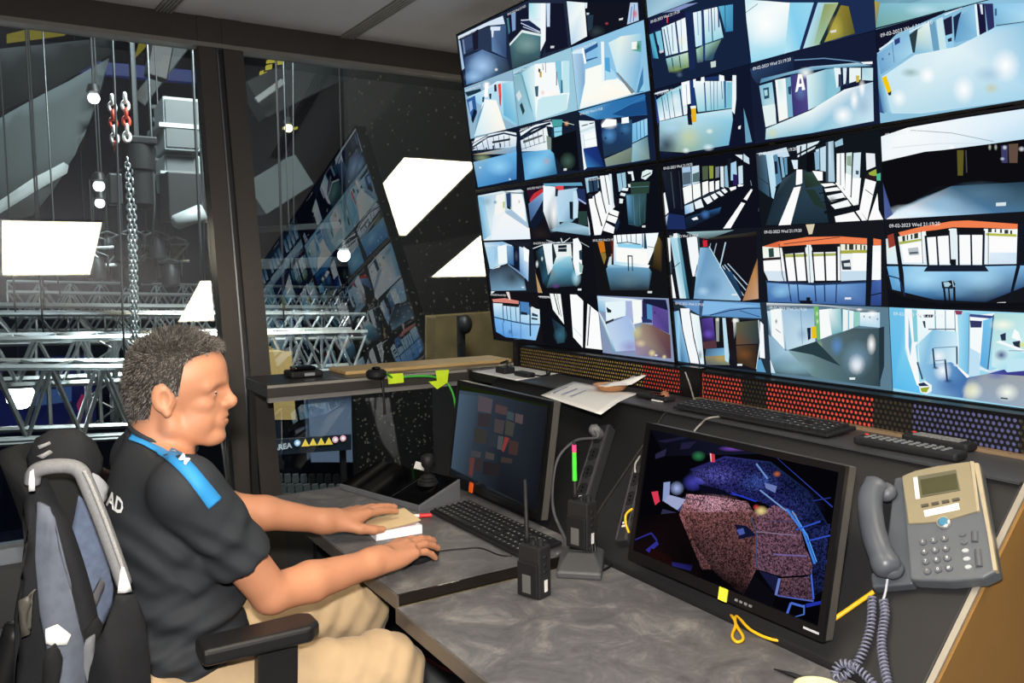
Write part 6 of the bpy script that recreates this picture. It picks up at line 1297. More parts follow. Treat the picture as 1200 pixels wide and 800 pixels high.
# ---- joints (metres, world)
SHN, ELN, WRN = np.array([.268, 1.448, 1.035]), np.array([.415, 1.490, .808]), np.array([.652, 1.561, .799])
SHF, ELF, WRF = np.array([.250, 1.780, 1.030]), np.array([.432, 1.872, .872]), np.array([.664, 1.872, .800])
HF = np.array([.93, -.37, 0.0]); HF /= np.linalg.norm(HF); HLt = np.array([-HF[1], HF[0], 0.0]); HZ = np.array([0, 0, 1.0])
EAR = CAM + ray(193, 469) * 1.50; HC = EAR + HLt * 0.070 - HF * .018 - HZ * .014              # middle of the head at ear height
def hd(x, y, z): return HC + HF * x + HLt * y + HZ * z
RH = np.stack([HF, HLt, HZ], 1)
S_ = Field()
# torso (under the shirt) and neck
S_.ell((.268, 1.612, .93), (.080, .140, .15), .05); S_.ell((.272, 1.60, .76), (.085, .12, .13), .06)
S_.cap((.258, 1.630, .99), hd(-.010, 0, -.040), .048, .048, .02); S_.cap((.268, 1.63, 1.00), hd(.018, 0, -.050), .042, .040, .015)
# head
S_.ell(hd(.028, 0, .052), (.084, .071, .078), .02, RH); S_.ell(hd(.0, 0, .030), (.056, .064, .066), .03, RH)
S_.ell(hd(.058, 0, -.006), (.053, .047, .064), .016, RH); S_.ell(hd(.066, 0, .055), (.046, .055, .050), .02, RH)
S_.cap(hd(.022, .044, -.040), hd(.080, .015, -.069), .015, .014, .020); S_.cap(hd(.022, -.044, -.040), hd(.080, -.015, -.069), .015, .014, .020); S_.ell(hd(.060, .026, -.034), (.028, .018, .022), .02, RH); S_.ell(hd(.060, -.026, -.034), (.028, .018, .022), .02, RH); S_.cap(hd(.020, .047, -.002), hd(.022, .044, -.040), .013, .014, .012); S_.cap(hd(.020, -.047, -.002), hd(.022, -.044, -.040), .013, .014, .012)
S_.ell(hd(.092, 0, -.066), (.018, .020, .017), .014, RH); S_.cap(hd(.050, .0, -.046), hd(.08, 0, -.060), .022, .017, .012)
for s in (-1, 1):
    S_.cap(hd(.104, .012 * s, .037), hd(.088, .044 * s, .033), .010, .009, .014)          # brow ridge
    S_.ell(hd(.076, .036 * s, .000), (.018, .013, .013), .012, RH)                        # cheek bone
    S_.ell(hd(.112, .031 * s, .020), (.016, .018, .011), .012, RH, -1)                    # eye socket
    S_.sph(hd(.0885, .031 * s, .019), .0125, .005)                                        # lid over the eyeball
    S_.sph(hd(.113, .0105 * s, -.005), .0070, .006)                                       # nostril wing
    # ear: rim, lobe, hollow
    S_.ell(hd(.018, .066 * s, .014), (.017, .010, .026), .006, RH); S_.ell(hd(.013, .074 * s, .018), (.017, .0055, .025), .005, RH); S_.ell(hd(.020, .080 * s, .016), (.0095, .007, .015), .005, RH, -1); S_.sph(hd(.021, .070 * s, -.010), .0078, .005)
S_.cap(hd(.110, 0, .030), hd(.122, 0, .004), .0055, .0072, .010); S_.sph(hd(.1250, 0, .000), .0078, .006); S_.cap(hd(.11, 0, -.010), hd(.122, 0, -.006), .010, .008, .008)
S_.ell(hd(.100, 0, -.035), (.014, .024, .019), .010, RH)                                  # mouth area
S_.cap(hd(.1095, 0, -.0280), hd(.100, .020, -.031), .0046, .0032, .006); S_.cap(hd(.1095, 0, -.0280), hd(.100, -.020, -.031), .0046, .0032, .006)
S_.cap(hd(.1080, 0, -.0388), hd(.099, .018, -.0372), .0052, .0032, .006); S_.cap(hd(.1080, 0, -.0388), hd(.099, -.018, -.0372), .0052, .0032, .006)
S_.ell(hd(.1135, 0, -.0334), (.005, .024, .0012), .003, RH, -1)
# arms
def arm(sh, el, wr, side):
    S_.cap(sh, el, .044, .036, .012); mid = el + (wr - el) * .35
    S_.cap(el, mid, .035, .038, .012); S_.cap(mid, wr, .038, .026, .012)
arm(SHN, ELN, WRN, -1); arm(SHF, ELF, WRF, 1)
S_.cap((.258, 1.612, .99), SHN, .05, .040, .03); S_.cap((.258, 1.612, .99), SHF, .05, .040, .03)
# hands: local frame x towards the finger tips, y towards the thumb, z back of the hand
NAILS = []
def hand(wr, fx, fz, thumb_sign, curls, thumb, spread=0.05, gap=1.0):
    x = np.array(fx, float); x /= np.linalg.norm(x); z = np.array(fz, float); z -= x * (z @ x); z /= np.linalg.norm(z); y = np.cross(z, x) * thumb_sign
    def P(a, b, c): return wr + x * a + y * b + z * c
    yk = [.027, .009, -.010, -.0275]; xk = [.090, .094, .088, .079]; zk = [.004, .007, .005, .0]
    ln = [(.042, .025, .020), (.046, .029, .021), (.043, .027, .021), (.034, .020, .018)]; rd = [.0092, .0095, .0090, .0080]
    S_.cap(P(-.02, 0, 0), P(.015, .0, 0), .026, .025, .02)
    for i in range(4):
        S_.cap(P(.010, yk[i] * .55, -.002), P(xk[i], yk[i], zk[i]), .0155, .0118, .010)
        a = 0.0; p = np.array([xk[i], yk[i], zk[i]]); ys = yk[i] * spread * 40 * .02
        for j in range(3):
            a += curls[i][j]; dv = np.array([math.cos(a), spread * (1.5 - i), -math.sin(a)]); dv /= np.linalg.norm(dv); q = p + dv * ln[i][j]
            S_.cap(P(*p), P(*q), rd[i] * (1 - .08 * j), rd[i] * (1 - .08 * (j + 1)), .0035 if j else .006)
            if j == 2: NAILS.append((P(*(q - dv * .004)) + (z * math.cos(a) + x * math.sin(a)) * rd[i] * .70, x * math.cos(a) - z * math.sin(a), z * math.cos(a) + x * math.sin(a), rd[i]))
            p = q
    S_.ell(P(.045, .012, -.010), (.042, .026, .014), .015, np.stack([x, y, z], 1)); S_.ell(P(.040, -.018, -.010), (.040, .017, .014), .015, np.stack([x, y, z], 1))
    t = [np.array(q) for q in thumb]
    S_.cap(P(*t[0]), P(*t[1]), .0155, .0130, .012); S_.cap(P(*t[1]), P(*t[2]), .0120, .0110, .006); S_.cap(P(*t[2]), P(*t[3]), .0108, .0088, .004)
rel = [(.18, .42, .28), (.10, .40, .28), (.12, .45, .30), (.18, .50, .30)]
hand(WRN + np.array([.004, .0015, .004]), (.185, .075, -.006), (-.05, -.12, 1), 1, [(.06, .24, .18), (.03, .24, .18), (.06, .28, .20), (.14, .34, .24)], [(.022, .022, -.010), (.052, .046, -.018), (.083, .052, -.024), (.106, .046, -.027)], .05)
hand(WRF + np.array([.004, .0, .004]), (.19, .055, -.006), (-.02, -.04, 1), -1, [(.02, .14, .10), (.00, .14, .12), (.02, .16, .12), (.06, .2, .14)], [(.020, .022, -.010), (.050, .050, -.020), (.080, .064, -.026), (.104, .066, -.030)], .03)
M_skin = mat('skin', '#bb8263', 0.5, 0, 0.45, 0.07, 14, 0.06, 500)
_b = M_skin.node_tree.nodes['Principled BSDF']; _b.inputs['Subsurface Weight'].default_value = 0.10; _b.inputs['Subsurface Radius'].default_value = (0.012, 0.005, 0.003); _b.inputs['Subsurface Scale'].default_value = 0.6
man = empty('person', (.22, 1.60, 0.0), label='man in dark polo shirt and beige trousers, right hand on the mouse', cat='person')
bpy.context.view_layer.update()
field_obj('body', S_, 0.0026, M_skin, man)
M_nail = mat('finger_nail', '#d8a48c', 0.3)
mb = MB()
for c, dx_, nz, r_ in NAILS:
    sd = np.cross(nz, dx_); mb.add([c - dx_ * .005 - sd * r_ * .55, c + dx_ * .004 - sd * r_ * .45, c + dx_ * .0058 + nz * -.0006, c + dx_ * .004 + sd * r_ * .45, c - dx_ * .005 + sd * r_ * .55, c + nz * .0018], [(0, 1, 5), (1, 2, 5), (2, 3, 5), (3, 4, 5), (4, 0, 5)])
put_child(mb.build('finger_nails', M_nail, smooth=True), man)['kind'] = 'stuff'
# eyes and brows
for s in (-1, 1):
    e = MB().ellipsoid(hd(.0898, .031 * s, .0190), (.0115, .0115, .0115), 16, 12).build('eyeball', mat('eye_white', '#d8d2cc', 0.2), smooth=True); put_child(e, man)
    i = MB().ellipsoid(hd(.0990, .0325 * s, .0188), (.0028, .0052, .0024), 12, 8).build('iris', mat('eye_iris', '#2a1c14', 0.2), smooth=True); put_child(i, man)
random.seed(2)
def strands(name, pts, m, parent, w):
    """short tapering hairs: (root, direction, length, shade)"""
    vs = []; fs = []; cols = []
    for c, d, L, sh in pts:
        d = d / np.linalg.norm(d); sd = np.cross(d, np.array([random.uniform(-1, 1), random.uniform(-1, 1), random.uniform(-1, 1)])); sd /= np.linalg.norm(sd) + 1e-9
        n = len(vs); vs += [tuple(c - sd * w), tuple(c + sd * w), tuple(c + d * L * .55 + sd * w * .7), tuple(c + d * L * .55 - sd * w * .7), tuple(c + d * L)]
        fs += [(n, n + 1, n + 2, n + 3), (n + 3, n + 2, n + 4)]; cols += [sh] * 7
    me = bpy.data.meshes.new(name); me.from_pydata(vs, [], fs); me.update(); ca = me.color_attributes.new('shade', 'FLOAT_COLOR', 'CORNER'); ca.data.foreach_set('color', np.array([c + (1,) for c in cols], np.float32).ravel())
    o = link(name, me, m, None); put_child(o, parent); o['kind'] = 'stuff'; return o
def hair_mat():
    m, N, L, out = nodes('grey_hair'); b = N.new('ShaderNodeBsdfPrincipled'); at = N.new('ShaderNodeAttribute'); at.attribute_name = 'shade'; L.new(at.outputs['Color'], b.inputs['Base Color']); b.inputs['Roughness'].default_value = 0.45; b.inputs['Specular IOR Level'].default_value = 0.4; L.new(b.outputs[0], out.inputs[0]); return m
M_hair = hair_mat()
br = []
for s in (-1, 1):
    for k in range(70):
        t = random.random(); c = hd(.1115 - .022 * t, (.014 + .036 * t) * s, .0405 + .006 * math.sin(t * 3) + random.uniform(-.003, .003)); br.append((c, HF * .35 + HLt * s * .9 + HZ * random.uniform(-.1, .4), .007, lin(random.choice(['#2e2823', '#453d36', '#241f1b']))))
strands('eyebrows', br, M_hair, man, .0011)
# ---- hair: cap over the skull, cut along the hairline, with short strands
Hr = Field(); Hr.ell(hd(.026, 0, .056), (.089, .0755, .081), .02, RH); Hr.ell(hd(.0, 0, .034), (.060, .068, .072), .03, RH); Hr.ell(hd(.066, 0, .064), (.050, .057, .052), .03, RH); Hr.cap(hd(-.012, 0, .0), hd(-.022, 0, -.040), .052, .038, .03)
def hloc(P): d = P - HC; return d @ HF, d @ HLt, d @ HZ
def hair_cut(P, D):
    x, y, z = hloc(P); ay = np.abs(y)
    # front hairline: higher over the forehead, down the temple, side burn, round the ear, to the nape
    line = np.interp(x, [-.12, -.050, -.018, -.006, .004, .018, .034, .041, .047, .053, .066, .082, .096, .12], [-.050, -.050, -.036, .004, .042, .046, .018, .020, .046, .078, .088, .093, .096, .100])
    bump = .0022 * (np.sin(P[:, 0] * 310 + P[:, 2] * 150) * np.sin(P[:, 1] * 260 + P[:, 2] * 190)) * np.clip((z - .05) * 14, .25, 1.5)
    return np.maximum(D + .0015 - bump, (line - z) * .8)
M_hcap = mat('hair_base', '#2b2724', 0.7, 0, 0.3, 0.35, 120, 0.4, 300)
hc = field_obj('hair', Hr, 0.003, M_hcap, man, hair_cut)
hv = np.empty(len(hc.data.vertices) * 3, np.float32); hc.data.vertices.foreach_get('co', hv); hv = hv.reshape(-1, 3); hn = np.empty_like(hv).ravel(); hc.data.vertices.foreach_get('normal', hn); hn = hn.reshape(-1, 3)
rs = np.random.RandomState(4); st = []
for k in rs.randint(0, len(hv), 17000):
    p, n = hv[k].astype(float), hn[k].astype(float); d = p - HC; x, y, z = d @ HF, d @ HLt, d @ HZ
    if np.dot(n, d) < 0: continue
    top = np.clip((z - .075) / .045, 0, 1); comb = (HF * (.75 if x > .02 else .2) + HZ * .25) * top + (-HZ * .8 - HF * .45) * (1 - top)
    dv = n * (.45 + .4 * top) + comb + rs.normal(0, .30 + .25 * top, 3); L = (.006 + .003 * rs.rand()) * (1 - top) + (.010 + .007 * rs.rand()) * top
    g = np.clip(.50 + .45 * (x - .0) / .1 + .14 * rs.randn(), .05, 1) if top < .5 else np.clip(.28 + 2.5 * max(0, x - .02) + .22 * rs.randn(), .03, 1)
    c0, c1 = np.array(lin('#1a1614')), np.array(lin('#8f8983')); st.append((p - n * .001, dv, L, tuple(c0 + (c1 - c0) * g)))
strands('hair_strands', st, M_hair, hc, .00055)
# ---- polo shirt
T_ = Field()
T_.ell((.256, 1.612, .93), (.106, .165, .155), .05); T_.ell((.276, 1.598, .775), (.114, .148, .140), .06); T_.ell((.250, 1.60, .68), (.120, .165, .10), .05)
T_.cap((.250, 1.622, 1.030), SHN + _v(-.005, .02, -.010), .058, .054, .03); T_.cap((.250, 1.622, 1.030), SHF + _v(-.005, -.02, -.01), .058, .054, .03)
T_.cap((.250, 1.628, 1.01), hd(-.016, 0, -.050), .060, .053, .02)
def sleeve(sh, el): T_.cut(sh, sh + (el - sh) * .64, .058, .056, .012)
sleeve(SHN, ELN); sleeve(SHF, ELF)
NB = hd(-.006, 0, -.070)                                     # neck opening plane
def shirt_cut(P, D):
    # folds: creases round the waist and drag lines from the arm hole
    z = P[:, 2]; x = P[:, 0]; y = P[:, 1]
    w = np.clip((.90 - z) / .14, 0, 1) * np.clip((z - .60) / .05, 0, 1)
    D = D - w * (.0072 * np.sin(z * 92 + x * 30 + 2.2 * np.sin(y * 13 + x * 9)) + .0032 * np.sin(z * 170 - x * 60 + 3 * np.sin(y * 17)))
    w2 = np.clip((z - .84) / .06, 0, 1) * np.clip((1.0 - z) / .05, 0, 1)
    D = D - w2 * .0030 * np.sin((z + x * .8) * 120 + 2 * np.sin(y * 20))
    for sh, el in ((SHN, ELN), (SHF, ELF)):
        ax = (el - sh) / np.linalg.norm(el - sh); s = (P - sh) @ ax; rad = np.linalg.norm(P - sh - s[:, None] * ax, axis=1)
        fold = .0028 * np.sin(s * 85 + 1.4 * np.sin(y * 40)) * np.clip((s - .05) / .05, 0, 1) * np.clip((.19 - s) / .02, 0, 1) * (rad < .1); D = D - fold
    nd = (P - NB) @ (HZ * .90 + HF * .36); D = np.maximum(D, np.where(np.linalg.norm(P - NB, axis=1) < .14, nd, -1))
    return np.maximum(D, .585 - z)
M_shirt = mat('dark_polo_fabric', '#2a2d32', 0.75, 0, 0.3, 0.05, 60, 0.15, 900)
shirt = field_obj('polo_shirt', T_, 0.0045, M_shirt, man, shirt_cut)
# collar band
col = MB(); ring = []
for k in range(28):
    a = 2 * math.pi * k / 28; ring.append(NB + (HF * math.cos(a) * .056 + HLt * math.sin(a) * .053) + HZ * (-.026 * math.cos(a)) + HF * 0.004 + HZ * .004)
col.tube(ring, .0055, 8, closed=True); put_child(col.build('collar', mat('collar_fabric', '#2b2e33', 0.8), smooth=True), man)
# ---- trousers
R_ = Field()
HN, KN, AN = np.array([.235, 1.505, .645]), np.array([.612, 1.448, .620]), np.array([.60, 1.44, .12])
HFr, KF, AF = np.array([.235, 1.700, .645]), np.array([.672, 1.752, .632]), np.array([.66, 1.75, .12])
R_.ell((.235, 1.60, .63), (.115, .165, .095), .05)
for hj, kj, aj in ((HN, KN, AN), (HFr, KF, AF)):
    R_.cap(hj, kj, .088, .070, .03); R_.sph(kj, .074, .03); R_.cap(kj + _v(.0, 0, -.01), aj, .066, .052, .03)
def trouser_folds(P, D):
    x, y, z = P[:, 0], P[:, 1], P[:, 2]; t = np.clip((x - .22) / .12, 0, 1)
    D = D - .0040 * np.sin(x * 70 + z * 95 + 2.0 * np.sin(y * 18 + x * 8)) * (.35 + .65 * np.clip(1 - t * .8, 0, 1)) - .0026 * np.sin(x * 120 - z * 85 + np.sin(y * 25)) * np.clip((x - .45) / .1, 0, 1)
    return D
M_trous = mat('beige_cotton', '#b09878', 0.85, 0, 0.25, 0.04, 30, 0.12, 700, sheen=0.1)
field_obj('trousers', R_, 0.006, M_trous, man, trouser_folds)
MB_sh = MB()
for aj, yy in ((AN, 1.44), (AF, 1.75)):
    mb = MB(); mb.ellipsoid((aj[0] + .055, yy, .045), (.135, .048, .055), 16, 10); 
    for i, v in enumerate(mb.v): mb.v[i] = (v[0], v[1], max(v[2], .002))
    put_child(mb.build('shoe', mat('dark_shoe', '#1c1a19', 0.5), smooth=True), man)
# ---- lanyard ribbon and lettering laid on the shirt surface
def march(px, py, F, post, t0=1.0, t1=2.2):
    r = ray(px, py); r = r / np.linalg.norm(r); t = t0
    for i in range(160):
        P = (CAM + r * t)[None]; d = float(post(P, F.ev(P))[0])
        if d < .0006: return CAM + r * t
        t += max(d * .6, .0006)
        if t > t1: return None
    return CAM + r * t
def grad(P, F, post):
    e = .004; return np.array([float(post((P + v)[None], F.ev((P + v)[None]))[0] - post((P - v)[None], F.ev((P - v)[None]))[0]) for v in np.eye(3) * e])
def ribbon(name, top, bot, F, post, m, parent, off=.003, n=22):
    tp, bt = smooth_path([(a, b, 0) for a, b in top], 6), smooth_path([(a, b, 0) for a, b in bot], 6); rows = []
    for a, b in zip(tp, bt):
        ok = []
        for u in (0, .5, 1):
            q = a * (1 - u) + b * u; P = march(q[0], q[1], F, post)
            if P is None: ok = None; break
            g = grad(P, F, post); g /= np.linalg.norm(g) + 1e-9; ok.append(P + g * off)
        if ok: rows.append(ok)
    mb = MB(); vs = [p for r_ in rows for p in r_]; mb.add(vs, [(i * 3 + j, i * 3 + j + 1, i * 3 + j + 4, i * 3 + j + 3) for i in range(len(rows) - 1) for j in range(2)])
    o = mb.build(name, m, smooth=True); md = o.modifiers.new('thickness', 'SOLIDIFY'); md.thickness = .0012; put_child(o, parent); return o, rows
M_lan = mat('lanyard_blue', '#2f86c4', 0.6, 0, 0.3, 0.05, 40)
lan, rows = ribbon('lanyard', [(158, 501), (174, 508), (192, 517), (211, 530), (229, 548), (245, 567), (259, 584)], [(152, 515), (165, 521), (183, 531), (201, 544), (217, 560), (231, 578), (244, 596)], T_, shirt_cut, M_lan, man)
def text_on(txt, px, py, du, dv, size, F, post, m, parent, name, off=.0035):
    """lettering laid on a cloth surface; du, dv: picture steps of one em along and across the line"""
    me = text_mesh(txt, 1.0, bold=.03); bm = bmesh.new(); bm.from_mesh(me); bmesh.ops.triangulate(bm, faces=bm.faces); bmesh.ops.subdivide_edges(bm, edges=[e for e in bm.edges if e.calc_length() > .3], cuts=1)
    for v in bm.verts:
        q = (px + v.co.x * du[0] + v.co.y * dv[0], py + v.co.x * du[1] + v.co.y * dv[1]); P = march(q[0], q[1], F, post)
        if P is None: continue
        g = grad(P, F, post); g /= np.linalg.norm(g) + 1e-9; v.co = P + g * off; v.tag = True
    bmesh.ops.delete(bm, geom=[v for v in bm.verts if not v.tag], context='VERTS')
    bm.to_mesh(me); bm.free(); o = link(name, me, m, None); put_child(o, parent); return o
M_print = mat('white_print', '#d5d8dc', 0.7)
text_on('DAD', 132, 587, (13, 9), (4, -24), 1, T_, shirt_cut, M_print, shirt, 'back_lettering', .003)
text_on('M', 183, 517, (13, 6.5), (5, -10), 1, T_, shirt_cut, M_print, lan, 'ribbon_lettering', .0055)
text_on('M', 216, 541, (11, 9), (7, -9), 1, T_, shirt_cut, M_print, lan, 'ribbon_lettering', .0055)
text_on('------', 170, 511, (3, 1.4), (1.6, -4), 1, T_, shirt_cut, M_print, lan, 'ribbon_lettering', .0055)
text_on('------', 203, 530, (3, 2.2), (2.3, -4), 1, T_, shirt_cut, M_print, lan, 'ribbon_lettering', .0055)
# ================================================================== office chair and the jacket on it
M_chf = mat('chair_black_fabric', '#1f2023', 0.85, 0, 0.3, 0.1, 60, 0.2, 700); M_chp = mat('chair_black_plastic', '#1a1a1c', 0.42, 0, 0.5, 0.08)
chr_ = empty('office_chair', (.22, 1.60, 0), label='black swivel office chair with armrests under the seated man', cat='chair')
bpy.context.view_layer.update()
def cpart(name, mb, m, **k): return put_child(mb.build(name, m, **k), chr_)
cpart('seat', MB().box((.03, 1.36, .475), (.52, 1.84, .545)), M_chf, bevel=.03, seg=4)
# curved backrest
mb = MB(); vs = []; NY, NZ = 12, 14
for i in range(NZ + 1):
    for j in range(NY + 1):
        u, v = j / NY * 2 - 1, i / NZ; z = .60 + .50 * v; hw = .225 - .03 * v - .05 * max(0, v - .8) * 5 * .6
        vs.append((.075 - .045 * v + .05 * (u * u) * (1 - .3 * v) + .03 * math.sin(v * 3.0), 1.61 + u * hw, z - .02 * (u * u) * (v > .9)))
mb.add(vs, [(i * (NY + 1) + j, i * (NY + 1) + j + 1, (i + 1) * (NY + 1) + j + 1, (i + 1) * (NY + 1) + j) for i in range(NZ) for j in range(NY)])
bo = cpart('backrest', mb, M_chf, smooth=True); md = bo.modifiers.new('thickness', 'SOLIDIFY'); md.thickness = .03; md.offset = -1
cpart('back_bar', MB().tube(smooth_path([(.14, 1.61, .45), (.0, 1.61, .47), (-.03, 1.61, .62), (.02, 1.61, .80)], 6), .022, 10), M_chp, smooth=True)
def armrest(y, sgn, x0, x1, zt):
    pad = [(x0, y - .035), (x1 - .02, y - .040), (x1, y - .022), (x1, y + .022), (x1 - .02, y + .035), (x0, y + .03)]
    cpart('armrest_pad', MB().prism(pad, zt - .030, zt), M_chp, bevel=.008, seg=3)
    cpart('armrest_post', MB().prism([(x0 + .085, .50), (x0 + .155, .50), (x0 + .165, zt - .03), (x0 + .095, zt - .03)], y - .012, y + .016, 'y'), M_chp, bevel=.004)
    cpart('armrest_arm', MB().box((x0 + .08, min(y, y + sgn * .12), .47), (x0 + .16, max(y, y + sgn * .12), .50)), M_chp, bevel=.006)
a0, a1 = ZP(232, 748, .765), ZP(362, 716, .765)
armrest(1.405, 1, .268, .468, .784); armrest(1.815, -1, .268, .47, .784)
cpart('gas_column', MB().cyl((.24, 1.60, .09), (.24, 1.60, .475), .028), M_chp)
for k in range(5):
    a = k * 2 * math.pi / 5 + .3; c, s_ = math.cos(a), math.sin(a)
    cpart('base_leg', MB().bar((.24, 1.60, .10), (.24 + .30 * c, 1.60 + .30 * s_, .075), .05, .03), M_chp, bevel=.006)
    cpart('caster', MB().cyl((.24 + .30 * c - .022 * s_, 1.60 + .30 * s_ + .022 * c, .03), (.24 + .30 * c + .022 * s_, 1.60 + .30 * s_ - .022 * c, .03), .03), M_chp)
# ---- jacket hung over the backrest: cloth panels with real depth, hanging on its camera side
jk = empty('jacket', (.07, 1.42, 0.62), label='dark jacket with grey trim and white reflective patches hung over the chair back', cat='jacket')
bpy.context.view_layer.update()
M_jb = mat('jacket_black', '#1b1c1f', 0.8, 0, 0.3, 0.12, 30, 0.25, 250); M_jg = mat('jacket_grey', '#6d6f75', 0.75, 0, 0.3, 0.1, 40, 0.25, 400); M_jd = mat('jacket_blue_denim', '#566178', 0.85, 0, 0.25, 0.16, 90, 0.2, 500)
M_ref = mat('reflective_white', '#fdfdfd', 0.25, 0, 0.8); M_jl = mat('jacket_lining', '#0f1012', 0.9)
def cloth(name, pts, Y0, m, bulge=.02, th=.006, slope=0.0, wav=.004, parent=None):
    """a hanging cloth panel: outline given where it is seen, laid on a vertical sheet near y=Y0, bulged and solid"""
    P = [(float(p[0]), float(p[2])) for p in (YP(a, b, Y0) for a, b in pts)]
    bm = bmesh.new(); vs = [bm.verts.new((x, 0, z)) for x, z in P]; bm.faces.new(vs); bmesh.ops.triangulate(bm, faces=bm.faces)
    for _ in range(3): bmesh.ops.subdivide_edges(bm, edges=[e for e in bm.edges if e.calc_length() > .016], cuts=1, use_grid_fill=True); bmesh.ops.triangulate(bm, faces=[f for f in bm.faces if len(f.verts) > 3])
    cx, cz = sum(p[0] for p in P) / len(P), sum(p[1] for p in P) / len(P); rx = max(abs(p[0] - cx) for p in P); rz = max(abs(p[1] - cz) for p in P)
    for v in bm.verts:
        x, z = v.co.x, v.co.z; q = max(0, 1 - ((x - cx) / rx) ** 2) * max(0, 1 - .4 * ((z - cz) / rz) ** 2)
        y = Y0 - bulge * q + slope * (x - cx) + wav * math.sin(x * 95 + z * 22) * q
        v.co = (x, y, z)
    me = bpy.data.meshes.new(name); bm.to_mesh(me); bm.free(); me.polygons.foreach_set('use_smooth', [True] * len(me.polygons))
    o = link(name, me, m, None); md = o.modifiers.new('thickness', 'SOLIDIFY'); md.thickness = th; put_child(o, parent or jk); return o
cloth('hood', [(40, 552), (38, 535), (46, 512), (62, 502), (88, 502), (104, 516), (113, 535), (112, 552), (104, 560), (96, 552), (80, 547), (60, 547)], 1.46, M_jb, .035, .010)
cloth('lining', [(42, 556), (92, 552), (100, 575), (96, 640), (60, 640), (44, 600)], 1.52, M_jl, .0)
cloth('front_panel', [(46, 585), (58, 590), (70, 640), (82, 690), (92, 740), (100, 775), (98, 830), (70, 830), (58, 760), (50, 720), (44, 650)], 1.40, M_jd if False else mat('jacket_slate', '#5d6370', 0.8, 0, 0.3, 0.14, 60, 0.25, 400), .025, .006)
cloth('denim_panel', [(92, 578), (104, 590), (116, 625), (130, 690), (128, 710), (112, 735), (96, 745), (88, 700), (80, 655), (82, 630)], 1.48, M_jd, .02)
cloth('back_panel', [(33, 575), (45, 580), (47, 640), (50, 700), (60, 790), (58, 830), (18, 830), (20, 720), (28, 650)], 1.45, M_jb, .02)
cloth('sleeve', [(134, 690), (154, 690), (164, 720), (171, 770), (174, 830), (104, 830), (108, 780), (118, 735), (126, 712)], 1.36, M_jb, .03)
cloth('grey_gusset', [(104, 548), (114, 556), (124, 570), (118, 590), (112, 600), (104, 578)], 1.44, mat('jacket_light_grey', '#8b8d92', 0.8), .006)
cloth('grey_flap', [(100, 748), (110, 742), (108, 770), (102, 800), (98, 780)], 1.39, M_jg, .004)
cloth('strap_panel', [(96, 740), (112, 720), (118, 732), (104, 765), (98, 760)], 1.40, M_jl, .004)
tr = [YP(38, 566, 1.425), YP(41, 553, 1.42), YP(56, 547, 1.41), YP(80, 546, 1.40), YP(94, 552, 1.39), YP(102, 568, 1.385), YP(116, 602, 1.375), YP(132, 645, 1.365), YP(146, 685, 1.355)]
put_child(MB().tube(smooth_path(tr, 5), .0115, 10).build('trim_band', mat('trim_grey', '#77787b', 0.6, 0, 0.4, 0.12, 200, 0.3, 900), smooth=True), jk)
tr2 = [np.array(p) + np.array([.004, -.012, .003]) for p in tr[4:]]
put_child(MB().tube(smooth_path(tr2, 5), .0035, 6).build('braid', mat('braid_light', '#8e8e8e', 0.6, 0, 0.4, 0.3, 400), smooth=True), jk)
cloth('strap', [(88, 745), (104, 700), (118, 676), (122, 682), (110, 708), (98, 745)], 1.43, mat('strap_grey', '#46474b', 0.8), .004)
cloth('reflective_patch', [(142, 663), (145, 663), (154, 692), (138, 694)], 1.335, M_ref, .002, .003)
cloth('reflective_patch', [(53, 736), (67, 731), (83, 743), (78, 755), (60, 754), (54, 752)], 1.365, M_ref, .002, .003)
cloth('reflective_patch', [(35, 552), (39, 549), (41, 574), (34, 575)], 1.39, M_ref, .002, .003)
cloth('buckle', [(24, 702), (40, 690), (36, 708), (32, 720), (36, 740), (26, 745)], 1.41, mat('buckle_grey', '#4c4a44', 0.5), .004, .006)
cloth('strap_end', [(54, 760), (64, 752), (69, 770), (64, 810), (52, 810)], 1.345, M_jl, .006, .006)
cloth('lettering_mark', [(44, 522), (58, 517), (60, 520), (46, 526)], 1.418, mat('mark_grey', '#7d7d80', 0.6), .0, .002)
cloth('lettering_mark', [(43, 534), (58, 527), (62, 530), (50, 537)], 1.416, MATS['mark_grey'], .0, .002)
# ================================================================== the arena beyond the glass
M_alu = mat('truss_aluminium', '#c3c9ca', 0.3, 0.85, 0.5, 0.08, 30); M_dkmetal = mat('dark_rigging', '#1d1e20', 0.5, 0.3); M_steel = mat('hanging_steel', '#565b5d', 0.4, 0.7)
BRACE = MB().cyl((0, 0, 0), (0, 0, 1), 1.0, n=6).mesh('brace', False)
def stick(name, a, b, r, m, parent):
    """a round bar as a scaled copy of one shared mesh"""
    a, b = Vector(a), Vector(b); d = b - a
    o = bpy.data.objects.new(name, BRACE_M(m)); COL.objects.link(o); q = d.to_track_quat('Z', 'Y')
    o.parent = parent; o.matrix_local = Matrix.Translation(a) @ q.to_matrix().to_4x4() @ Matrix.Diagonal((r, r, d.length, 1)); return o
_bm = {}
def BRACE_M(m):
    if m.name not in _bm: me = BRACE.copy(); me.materials.append(m); _bm[m.name] = me
    return _bm[m.name]
